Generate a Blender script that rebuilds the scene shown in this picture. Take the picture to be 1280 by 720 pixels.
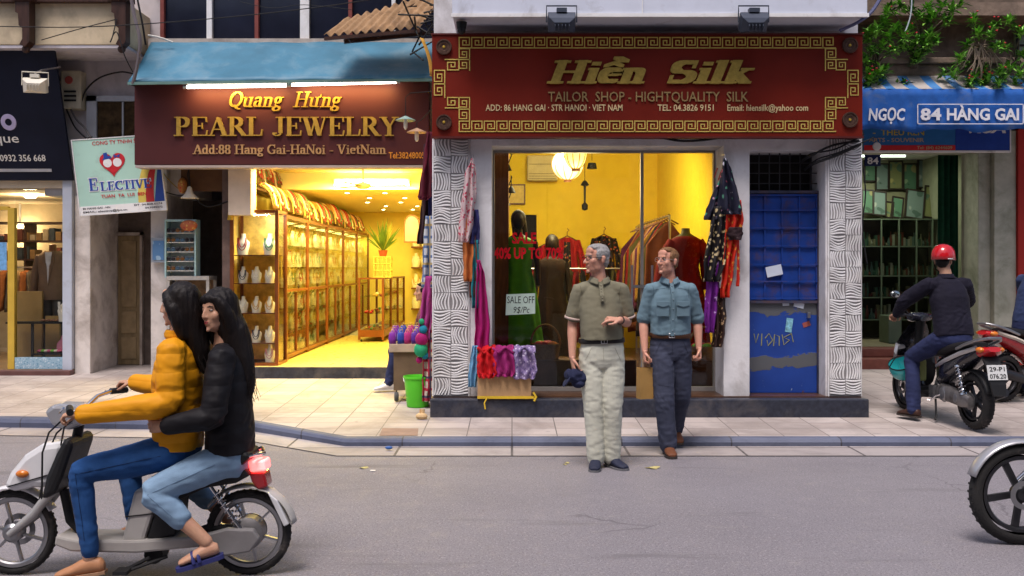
import bpy, bmesh, math, random
from mathutils import Vector as V, Matrix, noise
R = math.radians
PI = math.pi
rnd = random.Random(11)
for o in list(bpy.data.objects): bpy.data.objects.remove(o)
S = bpy.context.scene
COL = S.collection
# ---------------------------------------------------------------- camera
F = 1244.4                                   # focal length in photograph pixels (35 mm on 36 mm)
EYE = 1.63; HOR = 335.0
cd = bpy.data.cameras.new('camera'); cam = bpy.data.objects.new('camera', cd); COL.objects.link(cam)
cam.location = (0, 0, EYE); cam.rotation_euler = (R(90), 0, 0)
cd.lens = 35; cd.sensor_width = 36; cd.shift_y = -25/1280; cd.clip_end = 500; cd.clip_start = .05
S.camera = cam
# ---------------------------------------------------------------- sky, sun, exposure
SUN_EL, SUN_AZ = 66, 200                     # elevation, compass azimuth the light comes from (behind the camera)
w = bpy.data.worlds.new('World'); S.world = w; w.use_nodes = True
nt = w.node_tree; bg = nt.nodes['Background']
sky = nt.nodes.new('ShaderNodeTexSky'); sky.sky_type = 'NISHITA'; sky.sun_disc = False
sky.sun_elevation = R(SUN_EL); sky.sun_rotation = R(SUN_AZ); sky.dust_density = 3.5; sky.air_density = .8; sky.ozone_density = .6
nt.links.new(sky.outputs[0], bg.inputs[0]); bg.inputs[1].default_value = .09
sd = bpy.data.lights.new('sun', 'SUN'); so = bpy.data.objects.new('sun', sd); COL.objects.link(so)
sd.energy = 1.5; sd.angle = R(22); sd.color = (1, .92, .92)
_d = V((math.sin(R(SUN_AZ))*math.cos(R(SUN_EL)), math.cos(R(SUN_AZ))*math.cos(R(SUN_EL)), math.sin(R(SUN_EL))))
so.rotation_euler = _d.to_track_quat('Z', 'Y').to_euler()
S.view_settings.view_transform = 'Standard'; S.view_settings.look = 'None'
S.view_settings.exposure = 0.95; S.view_settings.gamma = 1
S.render.engine = 'CYCLES'; S.cycles.use_denoising = True; S.cycles.max_bounces = 8; S.cycles.transparent_max_bounces = 24
S.cycles.sample_clamp_indirect = 6; S.cycles.caustics_reflective = False; S.cycles.caustics_refractive = False
S.cycles.use_adaptive_sampling = True
# ---------------------------------------------------------------- helpers
def at(u, v, Y): return V(((u-640)/F*Y, Y, EYE-(v-HOR)/F*Y))
class Pl:                                    # a frontal plane at distance Y
    def __init__(s, Y): s.Y = Y
    def x(s, u): return (u-640)/F*s.Y
    def z(s, v): return EYE-(v-HOR)/F*s.Y
def sz(Y): return .07+.025*(Y-9.05)          # pavement height: it rises towards the shops
WM = {}
def link(o): COL.objects.link(o); return o
def tag(o, label=None, cat=None, group=None, kind=None):
    if label: o['label'] = label
    if cat: o['category'] = cat
    if group: o['group'] = group
    if kind: o['kind'] = kind
    return o
def thing(name, label, cat, loc=(0, 0, 0), rz=0, group=None):
    o = link(bpy.data.objects.new(name, None)); o.empty_display_size = .1
    o.location = loc; o.rotation_euler = (0, 0, rz); tag(o, label, cat, group)
    WM[o] = Matrix.Translation(V(loc)) @ Matrix.Rotation(rz, 4, 'Z')
    return o
def kids(o): return [c for c in bpy.data.objects if c.parent == o]
def dup(root, loc=None, rz=None, label=None, group=None, mats=None):
    def cp(o, par):
        c = o.copy(); link(c); c.parent = par
        for k in [x for x in list(TREE.get(o, []))]: TREE.setdefault(c, []).append(cp(k, c))
        return c
    r = cp(root, None)
    if loc is not None: r.location = loc
    if rz is not None: r.rotation_euler = (0, 0, rz)
    if label: r['label'] = label
    if group: r['group'] = group
    WM[r] = Matrix.Translation(r.location) @ Matrix.Rotation(r.rotation_euler.z, 4, 'Z')
    return r
TREE = {}
class MB:
    def __init__(s): s.v = []; s.f = []; s.m = []; s.T = None; s.mi = 0
    def add(s, vs, fs, mi=None):
        b = len(s.v)
        if s.T is not None: vs = [s.T @ V(p) for p in vs]
        s.v += [tuple(p) for p in vs]; s.f += [tuple(i+b for i in f) for f in fs]; s.m += [s.mi if mi is None else mi]*len(fs)
        return s
    def box(s, x0, y0, z0, x1, y1, z1):
        if x0 > x1: x0, x1 = x1, x0
        if y0 > y1: y0, y1 = y1, y0
        if z0 > z1: z0, z1 = z1, z0
        return s.add([(x0,y0,z0),(x1,y0,z0),(x1,y1,z0),(x0,y1,z0),(x0,y0,z1),(x1,y0,z1),(x1,y1,z1),(x0,y1,z1)],
              [(0,3,2,1),(4,5,6,7),(0,1,5,4),(1,2,6,5),(2,3,7,6),(3,0,4,7)])
    def bar(s, p, q, w, h, up=(0, 0, 1)):    # oriented bar, w across, h along up
        p, q = V(p), V(q); d = (q-p).normalized(); a = d.cross(V(up))
        if a.length < 1e-4: a = d.cross(V((0, 1, 0)))
        a.normalize(); b = a.cross(d)
        vs = [e+a*(i*w/2)+b*(j*h/2) for e in (p, q) for i, j in ((-1,-1),(1,-1),(1,1),(-1,1))]
        return s.add(vs, [(3,2,1,0),(4,5,6,7),(0,1,5,4),(1,2,6,5),(2,3,7,6),(3,0,4,7)])
    def tube(s, pts, r, n=8, caps=True, flat=1.0):
        pts = [V(p) for p in pts]; m = len(pts)
        rs = list(r) if hasattr(r, '__len__') else [r]*m
        d0 = (pts[1]-pts[0]).normalized(); a = d0.orthogonal().normalized()
        vs = []; fs = []
        for i in range(m):
            d = (pts[min(i+1, m-1)]-pts[max(i-1, 0)]).normalized()
            a = a-d*a.dot(d)
            a = a.normalized() if a.length > 1e-6 else d.orthogonal().normalized()
            b = d.cross(a)
            for k in range(n):
                t = 2*PI*k/n; vs.append(pts[i]+(a*math.cos(t)+b*math.sin(t)*flat)*rs[i])
        for i in range(m-1):
            for k in range(n):
                k2 = (k+1) % n; fs.append((i*n+k, i*n+k2, (i+1)*n+k2, (i+1)*n+k))
        if caps: fs += [tuple(range(n-1, -1, -1)), tuple(range((m-1)*n, m*n))]
        return s.add(vs, fs)
    def cyl(s, p, q, r, r2=None, n=16): return s.tube([p, q], [r, r if r2 is None else r2], n)
    def lathe(s, prof, c=(0, 0, 0), axis=(0, 0, 1), n=24, a0=0, a1=2*PI):
        ax = V(axis).normalized(); a = ax.orthogonal().normalized(); b = ax.cross(a); c = V(c)
        full = abs(a1-a0-2*PI) < 1e-6; cols = n if full else n+1
        vs = [c+ax*z+(a*math.cos(a0+(a1-a0)*k/n)+b*math.sin(a0+(a1-a0)*k/n))*r for r, z in prof for k in range(cols)]
        fs = []
        for i in range(len(prof)-1):
            for k in range(n):
                k2 = (k+1) % cols; fs.append((i*cols+k, i*cols+k2, (i+1)*cols+k2, (i+1)*cols+k))
        return s.add(vs, fs)
    def sph(s, c, r, nu=12, nv=8, M=None):
        if not hasattr(r, '__len__'): r = (r, r, r)
        c = V(c); vs = []; fs = []
        for j in range(nv+1):
            p = PI*j/nv
            for i in range(nu):
                t = 2*PI*i/nu; q = V((r[0]*math.sin(p)*math.cos(t), r[1]*math.sin(p)*math.sin(t), r[2]*math.cos(p)))
                vs.append(c+(M @ q if M else q))
        for j in range(nv):
            for i in range(nu):
                i2 = (i+1) % nu; fs.append((j*nu+i, (j+1)*nu+i, (j+1)*nu+i2, j*nu+i2))
        return s.add(vs, fs)
    def prism(s, poly, y0, y1):              # polygon in x,z pushed from y0 (front) to y1
        n = len(poly); ar = sum(poly[i][0]*poly[(i+1) % n][1]-poly[(i+1) % n][0]*poly[i][1] for i in range(n))
        if ar < 0: poly = poly[::-1]
        vs = [(x, y0, z) for x, z in poly]+[(x, y1, z) for x, z in poly]
        fs = [tuple(range(n)), tuple(range(2*n-1, n-1, -1))]+[(i+n, (i+1) % n+n, (i+1) % n, i) for i in range(n)]
        return s.add(vs, fs)
    def grid(s, fn, nu, nv, closed=False):
        vs = [fn(i/nu, j/nv) for j in range(nv+1) for i in range(nu+(0 if closed else 1))]
        c = nu if closed else nu+1
        fs = [(j*c+i, j*c+(i+1) % c, (j+1)*c+(i+1) % c, (j+1)*c+i) for j in range(nv) for i in range(nu)]
        return s.add(vs, fs)
    def loft(s, rings, caps=True):           # rings: lists of equal length of points
        n = len(rings[0]); vs = [p for r in rings for p in r]
        fs = [(i*n+k, i*n+(k+1) % n, (i+1)*n+(k+1) % n, (i+1)*n+k) for i in range(len(rings)-1) for k in range(n)]
        if caps: fs += [tuple(range(n-1, -1, -1)), tuple(range((len(rings)-1)*n, len(rings)*n))]
        return s.add(vs, fs)
    def quad(s, a, b, c, d): return s.add([a, b, c, d], [(0, 1, 2, 3)])
    def build(s, name, mats, parent=None, smooth=False, world=True, bevel=0, solid=0, subd=0, sharp=40, tagv=None, kind=None, fix=False):
        me = bpy.data.meshes.new(name)
        vs = [V(p) for p in s.v]
        o = bpy.data.objects.new(name, me); link(o)
        if parent is not None:
            o.parent = parent; TREE.setdefault(parent, []).append(o)
            W = WM.get(parent, Matrix.Identity(4)); WM[o] = W
            if world: I = W.inverted(); vs = [I @ p for p in vs]
        elif world:
            if vs:
                lo = [min(p[i] for p in vs) for i in range(3)]; hi = [max(p[i] for p in vs) for i in range(3)]
                c = V(((lo[0]+hi[0])/2, (lo[1]+hi[1])/2, lo[2]))
                if kind == 'structure': c = V((0, 0, 0))
                o.location = c; vs = [p-c for p in vs]; WM[o] = Matrix.Translation(c)
        me.from_pydata([tuple(p) for p in vs], [], s.f)
        for m in (mats if isinstance(mats, (list, tuple)) else [mats]): me.materials.append(m)
        me.polygons.foreach_set('material_index', s.m)
        if fix:
            bm = bmesh.new(); bm.from_mesh(me); bmesh.ops.recalc_face_normals(bm, faces=bm.faces); bm.to_mesh(me); bm.free()
        me.update()
        if smooth: me.shade_smooth(); me.set_sharp_from_angle(angle=R(sharp))
        if solid: md = o.modifiers.new('solid', 'SOLIDIFY'); md.thickness = solid; md.offset = 0
        if bevel:
            md = o.modifiers.new('bevel', 'BEVEL'); md.width = bevel; md.segments = 2; md.limit_method = 'ANGLE'; md.angle_limit = R(35); md.harden_normals = False
        if subd: md = o.modifiers.new('sub', 'SUBSURF'); md.levels = subd; md.render_levels = subd
        if kind: o['kind'] = kind
        if tagv: tag(o, *tagv)
        return o
# ---------------------------------------------------------------- materials
def lin(h):                                  # '#rrggbb' -> linear
    h = h.lstrip('#'); c = [int(h[i:i+2], 16)/255 for i in (0, 2, 4)]
    return tuple(x/12.92 if x <= .04045 else ((x+.055)/1.055)**2.4 for x in c)
MATS = {}
def _c(c): return lin(c) if isinstance(c, str) else tuple(c)
class NT:                                    # tiny node helper
    def __init__(s, m): s.t = m.node_tree; s.n = s.t.nodes; s.l = s.t.links
    def new(s, typ, **kw):
        n = s.n.new(typ)
        for k, v in kw.items():
            if k.startswith('i_'):
                k = k[2:]; k = int(k) if k.isdigit() else k.replace('_', ' ')
                n.inputs[k].default_value = v
            else: setattr(n, k, v)
        return n
    def link(s, a, b): s.l.new(a, b)
    def mix(s, f, a, b, bl='MIX'):
        n = s.n.new('ShaderNodeMix'); n.data_type = 'RGBA'; n.blend_type = bl
        for i, x in ((0, f), (6, a), (7, b)):
            if hasattr(x, 'is_linked') or hasattr(x, 'links'): s.l.new(x, n.inputs[i])
            elif i == 0: n.inputs[0].default_value = x
            else: n.inputs[i].default_value = (*x[:3], 1)
        return n.outputs[2]
    def ramp(s, x, p0, p1, inv=False):
        n = s.n.new('ShaderNodeMapRange'); n.inputs[1].default_value = p0; n.inputs[2].default_value = p1
        if inv: n.inputs[3].default_value = 1; n.inputs[4].default_value = 0
        s.l.new(x, n.inputs[0]); return n.outputs[0]
    def coord(s, kind='Object', scale=None, rot=None):
        tc = s.n.new('ShaderNodeTexCoord')
        mp = s.n.new('ShaderNodeMapping'); s.l.new(tc.outputs[kind], mp.inputs[0])
        if scale is not None: mp.inputs['Scale'].default_value = scale if hasattr(scale, '__len__') else (scale,)*3
        if rot: mp.inputs['Rotation'].default_value = rot
        return mp.outputs[0]
    def noise(s, co, scale, detail=4, rough=.55, dist=0):
        n = s.n.new('ShaderNodeTexNoise'); s.l.new(co, n.inputs['Vector'])
        n.inputs['Scale'].default_value = scale; n.inputs['Detail'].default_value = detail; n.inputs['Roughness'].default_value = rough; n.inputs['Distortion'].default_value = dist
        return n.outputs[0]
    def bump(s, h, strength, dist=.01):
        n = s.n.new('ShaderNodeBump'); n.inputs['Strength'].default_value = strength; n.inputs['Distance'].default_value = dist
        s.l.new(h, n.inputs['Height']); return n.outputs[0]
def newmat(name):
    m = bpy.data.materials.new(name); m.use_nodes = True
    return m, NT(m), m.node_tree.nodes['Principled BSDF']
def mat(name, col, rough=.6, metal=0, var=.12, vs=6, bump=.0, bs=80, dirt=None, dirt_amt=.5, ds=3, emit=0, ecol=None, spec=.28, coat=0, sheen=0, aniso=None):
    if name in MATS: return MATS[name]
    m, n, b = newmat(name); c = _c(col)
    co = n.coord(scale=aniso) if aniso else n.coord()
    v = n.noise(co, vs, 5)
    v2 = n.ramp(v, .3, .7)
    hi = tuple(min(1, x*(1+var)) for x in c); lo = tuple(x*(1-var) for x in c)
    out = n.mix(v2, lo, hi)
    if dirt:
        d = n.ramp(n.noise(co, ds, 8, .65, .4), .62-.25*dirt_amt, .78)
        out = n.mix(d, out, _c(dirt))
    n.link(out, b.inputs['Base Color'])
    b.inputs['Metallic'].default_value = metal
    b.inputs['Specular IOR Level'].default_value = spec
    rr = n.new('ShaderNodeMapRange', i_3=max(.02, rough-.08), i_4=min(1, rough+.1)); n.link(n.noise(co, vs*3, 4), rr.inputs[0]); n.link(rr.outputs[0], b.inputs['Roughness'])
    if bump: n.link(n.bump(n.noise(co, bs, 4), bump), b.inputs['Normal'])
    if coat: b.inputs['Coat Weight'].default_value = coat; b.inputs['Coat Roughness'].default_value = .08
    if sheen: b.inputs['Sheen Weight'].default_value = sheen; b.inputs['Sheen Roughness'].default_value = .4
    if emit: b.inputs['Emission Color'].default_value = (*_c(ecol or col), 1); b.inputs['Emission Strength'].default_value = emit
    MATS[name] = m; return m
def glass(name, tint=(1, 1, 1), rough=.01, refl=1.0, alpha=1.0):
    if name in MATS: return MATS[name]
    m = bpy.data.materials.new(name); m.use_nodes = True; n = NT(m)
    out = n.n['Material Output']; n.n.remove(n.n['Principled BSDF'])
    tr = n.new('ShaderNodeBsdfTransparent'); tr.inputs[0].default_value = (*tint, 1)
    gl = n.new('ShaderNodeBsdfGlossy'); gl.inputs['Roughness'].default_value = rough
    fr = n.new('ShaderNodeFresnel'); fr.inputs[0].default_value = 1.45
    ml = n.new('ShaderNodeMath', operation='MULTIPLY'); n.link(fr.outputs[0], ml.inputs[0]); ml.inputs[1].default_value = refl
    mx = n.new('ShaderNodeMixShader'); n.link(ml.outputs[0], mx.inputs[0]); n.link(tr.outputs[0], mx.inputs[1]); n.link(gl.outputs[0], mx.inputs[2])
    n.link(mx.outputs[0], out.inputs[0]); MATS[name] = m; return m
def fabric(name, col, var=.2, vs=9, bump=.25, bs=240, rough=.85, sheen=.03):
    return mat(name, col, rough=rough, var=var, vs=vs, bump=bump, bs=bs, sheen=sheen, spec=.12)
def printed(name, base, spots, scale=14, thresh=.28, rough=.5, kind='F1'):
    """cloth with a printed pattern: spots = colours scattered as blotches on the base"""
    if name in MATS: return MATS[name]
    m, n, b = newmat(name); co = n.coord()
    vo = n.new('ShaderNodeTexVoronoi'); vo.inputs['Scale'].default_value = scale
    wob = n.new('ShaderNodeVectorMath', operation='MULTIPLY_ADD')
    nz = n.new('ShaderNodeTexNoise'); nz.inputs['Scale'].default_value = scale*.8; n.link(co, nz.inputs[0])
    n.link(nz.outputs['Color'], wob.inputs[0]); wob.inputs[1].default_value = (1.2/scale,)*3; n.link(co, wob.inputs[2])
    n.link(wob.outputs[0], vo.inputs['Vector'])
    mask = n.ramp(vo.outputs['Distance'], thresh-.03, thresh+.03, inv=True)
    sep = n.new('ShaderNodeSeparateColor'); n.link(vo.outputs['Color'], sep.inputs[0])
    c = _c(spots[0])
    prev = c
    for i, sp in enumerate(spots[1:]):
        f = n.ramp(sep.outputs[0], (i+1)/len(spots)-.01, (i+1)/len(spots)+.01)
        prev = n.mix(f, prev, _c(sp))
    out = n.mix(mask, _c(base), prev)
    n.link(out, b.inputs['Base Color']); b.inputs['Roughness'].default_value = rough; b.inputs['Specular IOR Level'].default_value = .2
    n.link(n.bump(n.noise(co, 160, 2), .2), b.inputs['Normal'])
    MATS[name] = m; return m
def plaid(name, base, c1, c2, scale=30, rough=.8):
    if name in MATS: return MATS[name]
    m, n, b = newmat(name); co = n.coord(); sep = n.new('ShaderNodeSeparateXYZ'); n.link(co, sep.inputs[0])
    def stripes(o, sc, th):
        a = n.new('ShaderNodeMath', operation='MULTIPLY'); n.link(o, a.inputs[0]); a.inputs[1].default_value = sc
        q = n.new('ShaderNodeMath', operation='SINE'); n.link(a.outputs[0], q.inputs[0]); return n.ramp(q.outputs[0], th-.05, th+.05)
    out = n.mix(stripes(sep.outputs[0], scale*1.7, .55), _c(base), _c(c1)); out = n.mix(stripes(sep.outputs[2], scale, .6), out, _c(c1))
    out = n.mix(stripes(sep.outputs[2], scale*.5, .93), out, _c(c2)); out = n.mix(stripes(sep.outputs[0], scale*.9, .93), out, _c(c2))
    n.link(out, b.inputs['Base Color']); b.inputs['Roughness'].default_value = rough
    MATS[name] = m; return m
def emis(name, col, strength):
    if name in MATS: return MATS[name]
    m, n, b = newmat(name); b.inputs['Base Color'].default_value = (.8, .8, .8, 1)
    b.inputs['Emission Color'].default_value = (*_c(col), 1); b.inputs['Emission Strength'].default_value = strength
    MATS[name] = m; return m
def lamp(name, typ, loc, energy, col, parent=None, size=.2, size_y=None, rot=None):
    d = bpy.data.lights.new(name, typ); d.energy = energy; d.color = col
    if typ == 'AREA':
        d.size = size
        if size_y: d.shape = 'RECTANGLE'; d.size_y = size_y
    else: d.shadow_soft_size = size
    o = link(bpy.data.objects.new(name, d)); o.location = loc
    if rot: o.rotation_euler = rot
    if parent is not None:
        o.parent = parent; o.location = WM[parent].inverted() @ V(loc)
    return o
# ---------------------------------------------------------------- lettering
def arc(cx, cy, rx, ry, a0, a1, n=10): return [(cx+rx*math.cos(R(a0+(a1-a0)*i/n)), cy+ry*math.sin(R(a0+(a1-a0)*i/n))) for i in range(n+1)]
X_ = .66
GLY = {   # advance, strokes: b = broad nib, t = thin nib, s = serif (x, y, half width)
 'A': (.86, ['t', [(.12,.03),(.42,.97)]], ['b', [(.44,.94),(.72,.03)]], ['t', [(.22,.34),(.58,.34)]], ['s', .12,.02,.13], ['s', .73,.02,.16]),
 'C': (.80, ['b', arc(.46,.5,.36,.475,60,300,16)], ['t', [(.70,.98),(.70,.70)]], ['t', [(.64,.08),(.72,.22)]]),
 'E': (.74, ['b', [(.17,.02),(.17,.98)]], ['t', [(.06,.975),(.64,.975),(.66,.76)]], ['t', [(.17,.52),(.46,.52)]], ['t', [(.48,.66),(.48,.38)]], ['t', [(.06,.025),(.66,.025),(.69,.26)]]),
 'G': (.88, ['b', arc(.46,.5,.36,.475,55,305,16)], ['t', [(.72,.98),(.72,.70)]], ['b', [(.70,.10),(.70,.40)]], ['s', .70,.42,.16], ['t', arc(.46,.5,.3,.475,285,320,5)]),
 'H': (.92, ['b', [(.18,.02),(.18,.98)]], ['b', [(.72,.02),(.72,.98)]], ['t', [(.18,.51),(.72,.51)]], ['s', .18,.02,.17], ['s', .18,.975,.17], ['s', .72,.02,.17], ['s', .72,.975,.17]),
 'I': (.46, ['b', [(.22,.02),(.22,.98)]], ['s', .22,.02,.18], ['s', .22,.975,.18]),
 'J': (.58, ['b', [(.36,.18),(.36,.98)]], ['t', arc(.20,.16,.17,.15,0,-160,8)], ['b', [(.09,.12),(.10,.14)]], ['s', .36,.975,.18]),
 'L': (.72, ['b', [(.18,.02),(.18,.98)]], ['s', .18,.975,.18], ['t', [(.06,.025),(.62,.025),(.66,.32)]]),
 'N': (.92, ['t', [(.15,.02),(.15,.97)]], ['b', [(.17,.95),(.72,.06)]], ['t', [(.75,.03),(.75,.97)]], ['s', .14,.02,.13], ['s', .12,.975,.12], ['s', .75,.975,.13]),
 'P': (.74, ['b', [(.18,.02),(.18,.98)]], ['b', arc(.36,.73,.22,.245,90,-90,12)], ['t', [(.1,.975),(.38,.975)]], ['t', [(.18,.485),(.38,.485)]], ['s', .18,.02,.18], ['s', .13,.975,.11]),
 'Q': (.90, ['b', arc(.45,.5,.34,.475,0,360,24)], ['b', [(.42,.12),(.62,-.08),(.80,-.14)]]),
 'R': (.84, ['b', [(.18,.02),(.18,.98)]], ['b', arc(.36,.74,.22,.235,90,-90,12)], ['t', [(.1,.975),(.38,.975)]], ['t', [(.18,.505),(.38,.505)]], ['b', [(.40,.50),(.70,.03)]], ['s', .18,.02,.17], ['s', .74,.02,.12], ['s', .13,.975,.11]),
 'S': (.72, ['b', arc(.36,.72,.23,.25,50,250,10)+arc(.36,.27,.25,.25,75,-130,10)], ['t', [(.58,.98),(.58,.72)]], ['t', [(.11,.02),(.11,.30)]]),
 'T': (.76, ['b', [(.37,.02),(.37,.98)]], ['t', [(.06,.72),(.08,.975),(.66,.975),(.68,.72)]], ['s', .37,.02,.18]),
 'V': (.84, ['b', [(.15,.97),(.40,.04)]], ['t', [(.42,.03),(.70,.97)]], ['s', .14,.975,.16], ['s', .70,.975,.12]),
 'W': (1.16, ['b', [(.14,.97),(.36,.04)]], ['t', [(.38,.03),(.58,.9)]], ['b', [(.54,.97),(.76,.04)]], ['t', [(.78,.03),(1.0,.97)]], ['s', .13,.975,.15], ['s', .54,.975,.15], ['s', 1.0,.975,.12]),
 'Y': (.82, ['b', [(.14,.97),(.40,.48)]], ['t', [(.42,.48),(.66,.97)]], ['b', [(.40,.02),(.40,.48)]], ['s', .13,.975,.15], ['s', .67,.975,.13], ['s', .40,.02,.17]),
 'a': (.58, ['b', arc(.26,.49,.15,.15,160,0,8)+[(.42,.06)]], ['b', arc(.25,.21,.15,.18,80,300,10)], ['t', [(.28,.39),(.41,.41)]], ['t', [(.36,.12),(.44,.02),(.54,.06)]]),
 'd': (.64, ['b', arc(.28,.33,.19,.31,40,320,14)], ['b', [(.46,.02),(.46,.98)]], ['s', .40,.975,.08], ['s', .50,.02,.10]),
 'e': (.58, ['b', arc(.30,.34,.20,.30,30,310,14)], ['t', [(.14,.36),(.48,.36)]], ['b', arc(.32,.40,.15,.22,60,0,4)]),
 'g': (.58, ['b', arc(.26,.45,.16,.19,0,360,14)], ['t', [(.38,.58),(.54,.64)]], ['b', arc(.27,-.10,.20,.14,0,360,14)], ['t', [(.16,.27),(.14,.12),(.34,.05)]]),
 'i': (.36, ['b', [(.18,.02),(.18,.62)]], ['b', [(.18,.86),(.18,.90)]], ['s', .14,.63,.08], ['s', .18,.02,.14]),
 'k': (.68, ['b', [(.17,.02),(.17,.98)]], ['t', [(.2,.28),(.50,.62)]], ['b', [(.30,.36),(.54,.03)]], ['s', .12,.975,.08], ['s', .17,.02,.14], ['s', .50,.63,.12], ['s', .57,.02,.10]),
 'l': (.36, ['b', [(.18,.02),(.18,.98)]], ['s', .13,.975,.08], ['s', .18,.02,.14]),
 'm': (1.0, ['b', [(.17,.02),(.17,.62)]], ['b', arc(.32,.48,.16,.15,130,0,8)+[(.49,.02)]], ['b', arc(.65,.48,.16,.15,130,0,8)+[(.82,.02)]], ['s', .12,.63,.08], ['s', .17,.02,.13], ['s', .49,.02,.12], ['s', .83,.02,.13]),
 'n': (.68, ['b', [(.17,.02),(.17,.62)]], ['b', arc(.33,.48,.17,.15,130,0,8)+[(.50,.02)]], ['s', .12,.63,.08], ['s', .17,.02,.14], ['s', .51,.02,.14]),
 'o': (.60, ['b', arc(.29,.33,.20,.31,0,360,20)]),
 't': (.42, ['b', [(.19,.86),(.19,.14),(.26,.04),(.36,.08)]], ['t', [(.04,.63),(.38,.63)]]),
 'u': (.68, ['b', [(.15,.62),(.15,.22)]+arc(.31,.19,.16,.16,180,300,6)], ['b', [(.50,.62),(.50,.02)]], ['s', .10,.63,.10], ['s', .46,.63,.10], ['s', .54,.02,.10]),
 '\u01b0': (.76, ['b', [(.15,.62),(.15,.22)]+arc(.31,.19,.16,.16,180,300,6)], ['b', [(.50,.62),(.50,.02)]], ['s', .10,.63,.10], ['s', .46,.63,.10], ['s', .54,.02,.10], ['t', [(.52,.62),(.66,.68),(.66,.80)]]),
 '\u1ec1': (.58, ['b', arc(.30,.34,.20,.30,30,310,14)], ['t', [(.14,.36),(.48,.36)]], ['b', arc(.32,.40,.15,.22,60,0,4)], ['t', [(.08,.76),(.30,.90),(.52,.76)]], ['t', [(.08,.79),(.30,.94),(.52,.79)]], ['b', [(.34,1.14),(.54,1.00)]]),
 '8': (.60, ['b', arc(.29,.74,.18,.22,0,360,16)], ['b', arc(.29,.26,.20,.24,0,360,16)]),
 ':': (.30, ['b', [(.14,.05),(.14,.09)]], ['b', [(.14,.52),(.14,.56)]]),
 '-': (.42, ['b', [(.10,.32),(.30,.32)]]),
 ' ': (.36,),
}
def hull(pts):
    pts = sorted(set((round(x, 5), round(y, 5)) for x, y in pts))
    def half(ps):
        h = []
        for p in ps:
            while len(h) >= 2 and (h[-1][0]-h[-2][0])*(p[1]-h[-2][1])-(h[-1][1]-h[-2][1])*(p[0]-h[-2][0]) <= 1e-9: h.pop()
            h.append(p)
        return h
    a, b = half(pts), half(pts[::-1]); return a[:-1]+b[:-1]
def serif(mb, text, x0, x1, z0, h, Y, depth=.02, nib=(.17, .055), thin=(.06, .05), slant=0, small=None, fn=None):
    """carved serif letters between x0 and x1 on baseline z0, cap height h, front face at Y-depth; each stroke is a convex prism"""
    polys = []; cx = 0
    for ch in text:
        k = 1.0
        if small and ch.islower(): ch = ch.upper(); k = small
        g = GLY[ch]
        for st in g[1:]:
            if st[0] == 's': seg = [((st[1]-st[3], st[2]), (st[1]+st[3], st[2]))]; nb = thin
            else:
                nb = nib if st[0] == 'b' else thin
                seg = list(zip(st[1][:-1], st[1][1:])) if len(st[1]) > 1 else [(st[1][0], st[1][0])]
            for a, b in seg:
                pt = []
                for p in (a, b):
                    for i in (-1, 1):
                        for j in (-1, 1):
                            x, y = (p[0]+i*nb[0]/2)*k, (p[1]+j*nb[1]/2)*k
                            pt.append((cx+x+slant*y, y))
                polys.append(hull(pt))
        cx += g[0]*k
    lo = min(p[0] for q in polys for p in q); hi = max(p[0] for q in polys for p in q); sx = (x1-x0)/(hi-lo)
    for i, q in enumerate(polys):
        e = .00015*(i % 9)
        mb.prism([(x0+(x-lo)*sx, z0+y*h) for x, y in q], Y-depth-e, Y-e*.1)
        if fn:
            b = len(mb.v)-2*len(q)
            mb.v[b:] = [tuple(fn(*p)) for p in mb.v[b:]]
def sans(mb, text, x0, x1, z0, h, Y, depth=.006, bold=0, slant=0, fn=None):
    cu = bpy.data.curves.new('t', 'FONT'); cu.body = text; cu.size = 1; cu.extrude = .5; cu.offset = bold; cu.resolution_u = 2; cu.shear = slant
    ob = link(bpy.data.objects.new('t', cu)); dg = bpy.context.evaluated_depsgraph_get()
    me = bpy.data.meshes.new_from_object(ob.evaluated_get(dg))
    vs = [p.co.copy() for p in me.vertices]; fs = [tuple(p.vertices) for p in me.polygons]
    bpy.data.objects.remove(ob); bpy.data.curves.remove(cu); bpy.data.meshes.remove(me)
    if not vs: return
    lo = min(p.x for p in vs); hi = max(p.x for p in vs); sx = (x1-x0)/(hi-lo); sy = h/.716
    out = [V((x0+(p.x-lo)*sx, Y-(p.z+.5)*depth, z0+p.y*sy)) for p in vs]
    if fn: out = [fn(*p) for p in out]
    mb.add(out, fs)
# ================================================================ materials used in many places
white_wall = mat('white_wall', (.70, .69, .70), .85, var=.06, bump=.25, bs=25, dirt=(.30, .27, .25), dirt_amt=.55, ds=1.6)
white_stone = mat('white_stone', (.76, .75, .75), .7, var=.06, bump=.15, bs=60, dirt=(.38, .35, .33), dirt_amt=.45, ds=2.5)
groove = mat('groove', (.24, .23, .23), .9, var=.1)
cream_wall = mat('cream_wall', (.56, .46, .31), .9, var=.1, bump=.35, bs=14, dirt=(.22, .18, .13), dirt_amt=.6, ds=1.3)
old_plaster = mat('old_plaster', (.48, .42, .37), .9, var=.14, bump=.4, bs=18, dirt=(.17, .13, .11), dirt_amt=.75, ds=2.2)
dark_wood = mat('dark_wood', (.045, .02, .014), .45, var=.35, vs=5, aniso=(6, 6, 1))
brown_wood = mat('brown_wood', (.16, .065, .025), .4, var=.3, vs=5, aniso=(7, 7, 1))
yellow_wall = mat('yellow_wall', (.86, .60, .035), .75, var=.05, bump=.1, bs=20)
pearl_wall = mat('pearl_wall', (.78, .60, .16), .7, var=.05)
dark_stone = mat('dark_stone', (.030, .034, .050), .35, var=.3, vs=20, bump=.1, bs=90, dirt=(.11, .10, .10), dirt_amt=.5)
black_metal = mat('black_metal', (.015, .015, .017), .45, .3)
steel = mat('steel', (.55, .55, .57), .3, 1.0, var=.08)
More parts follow.
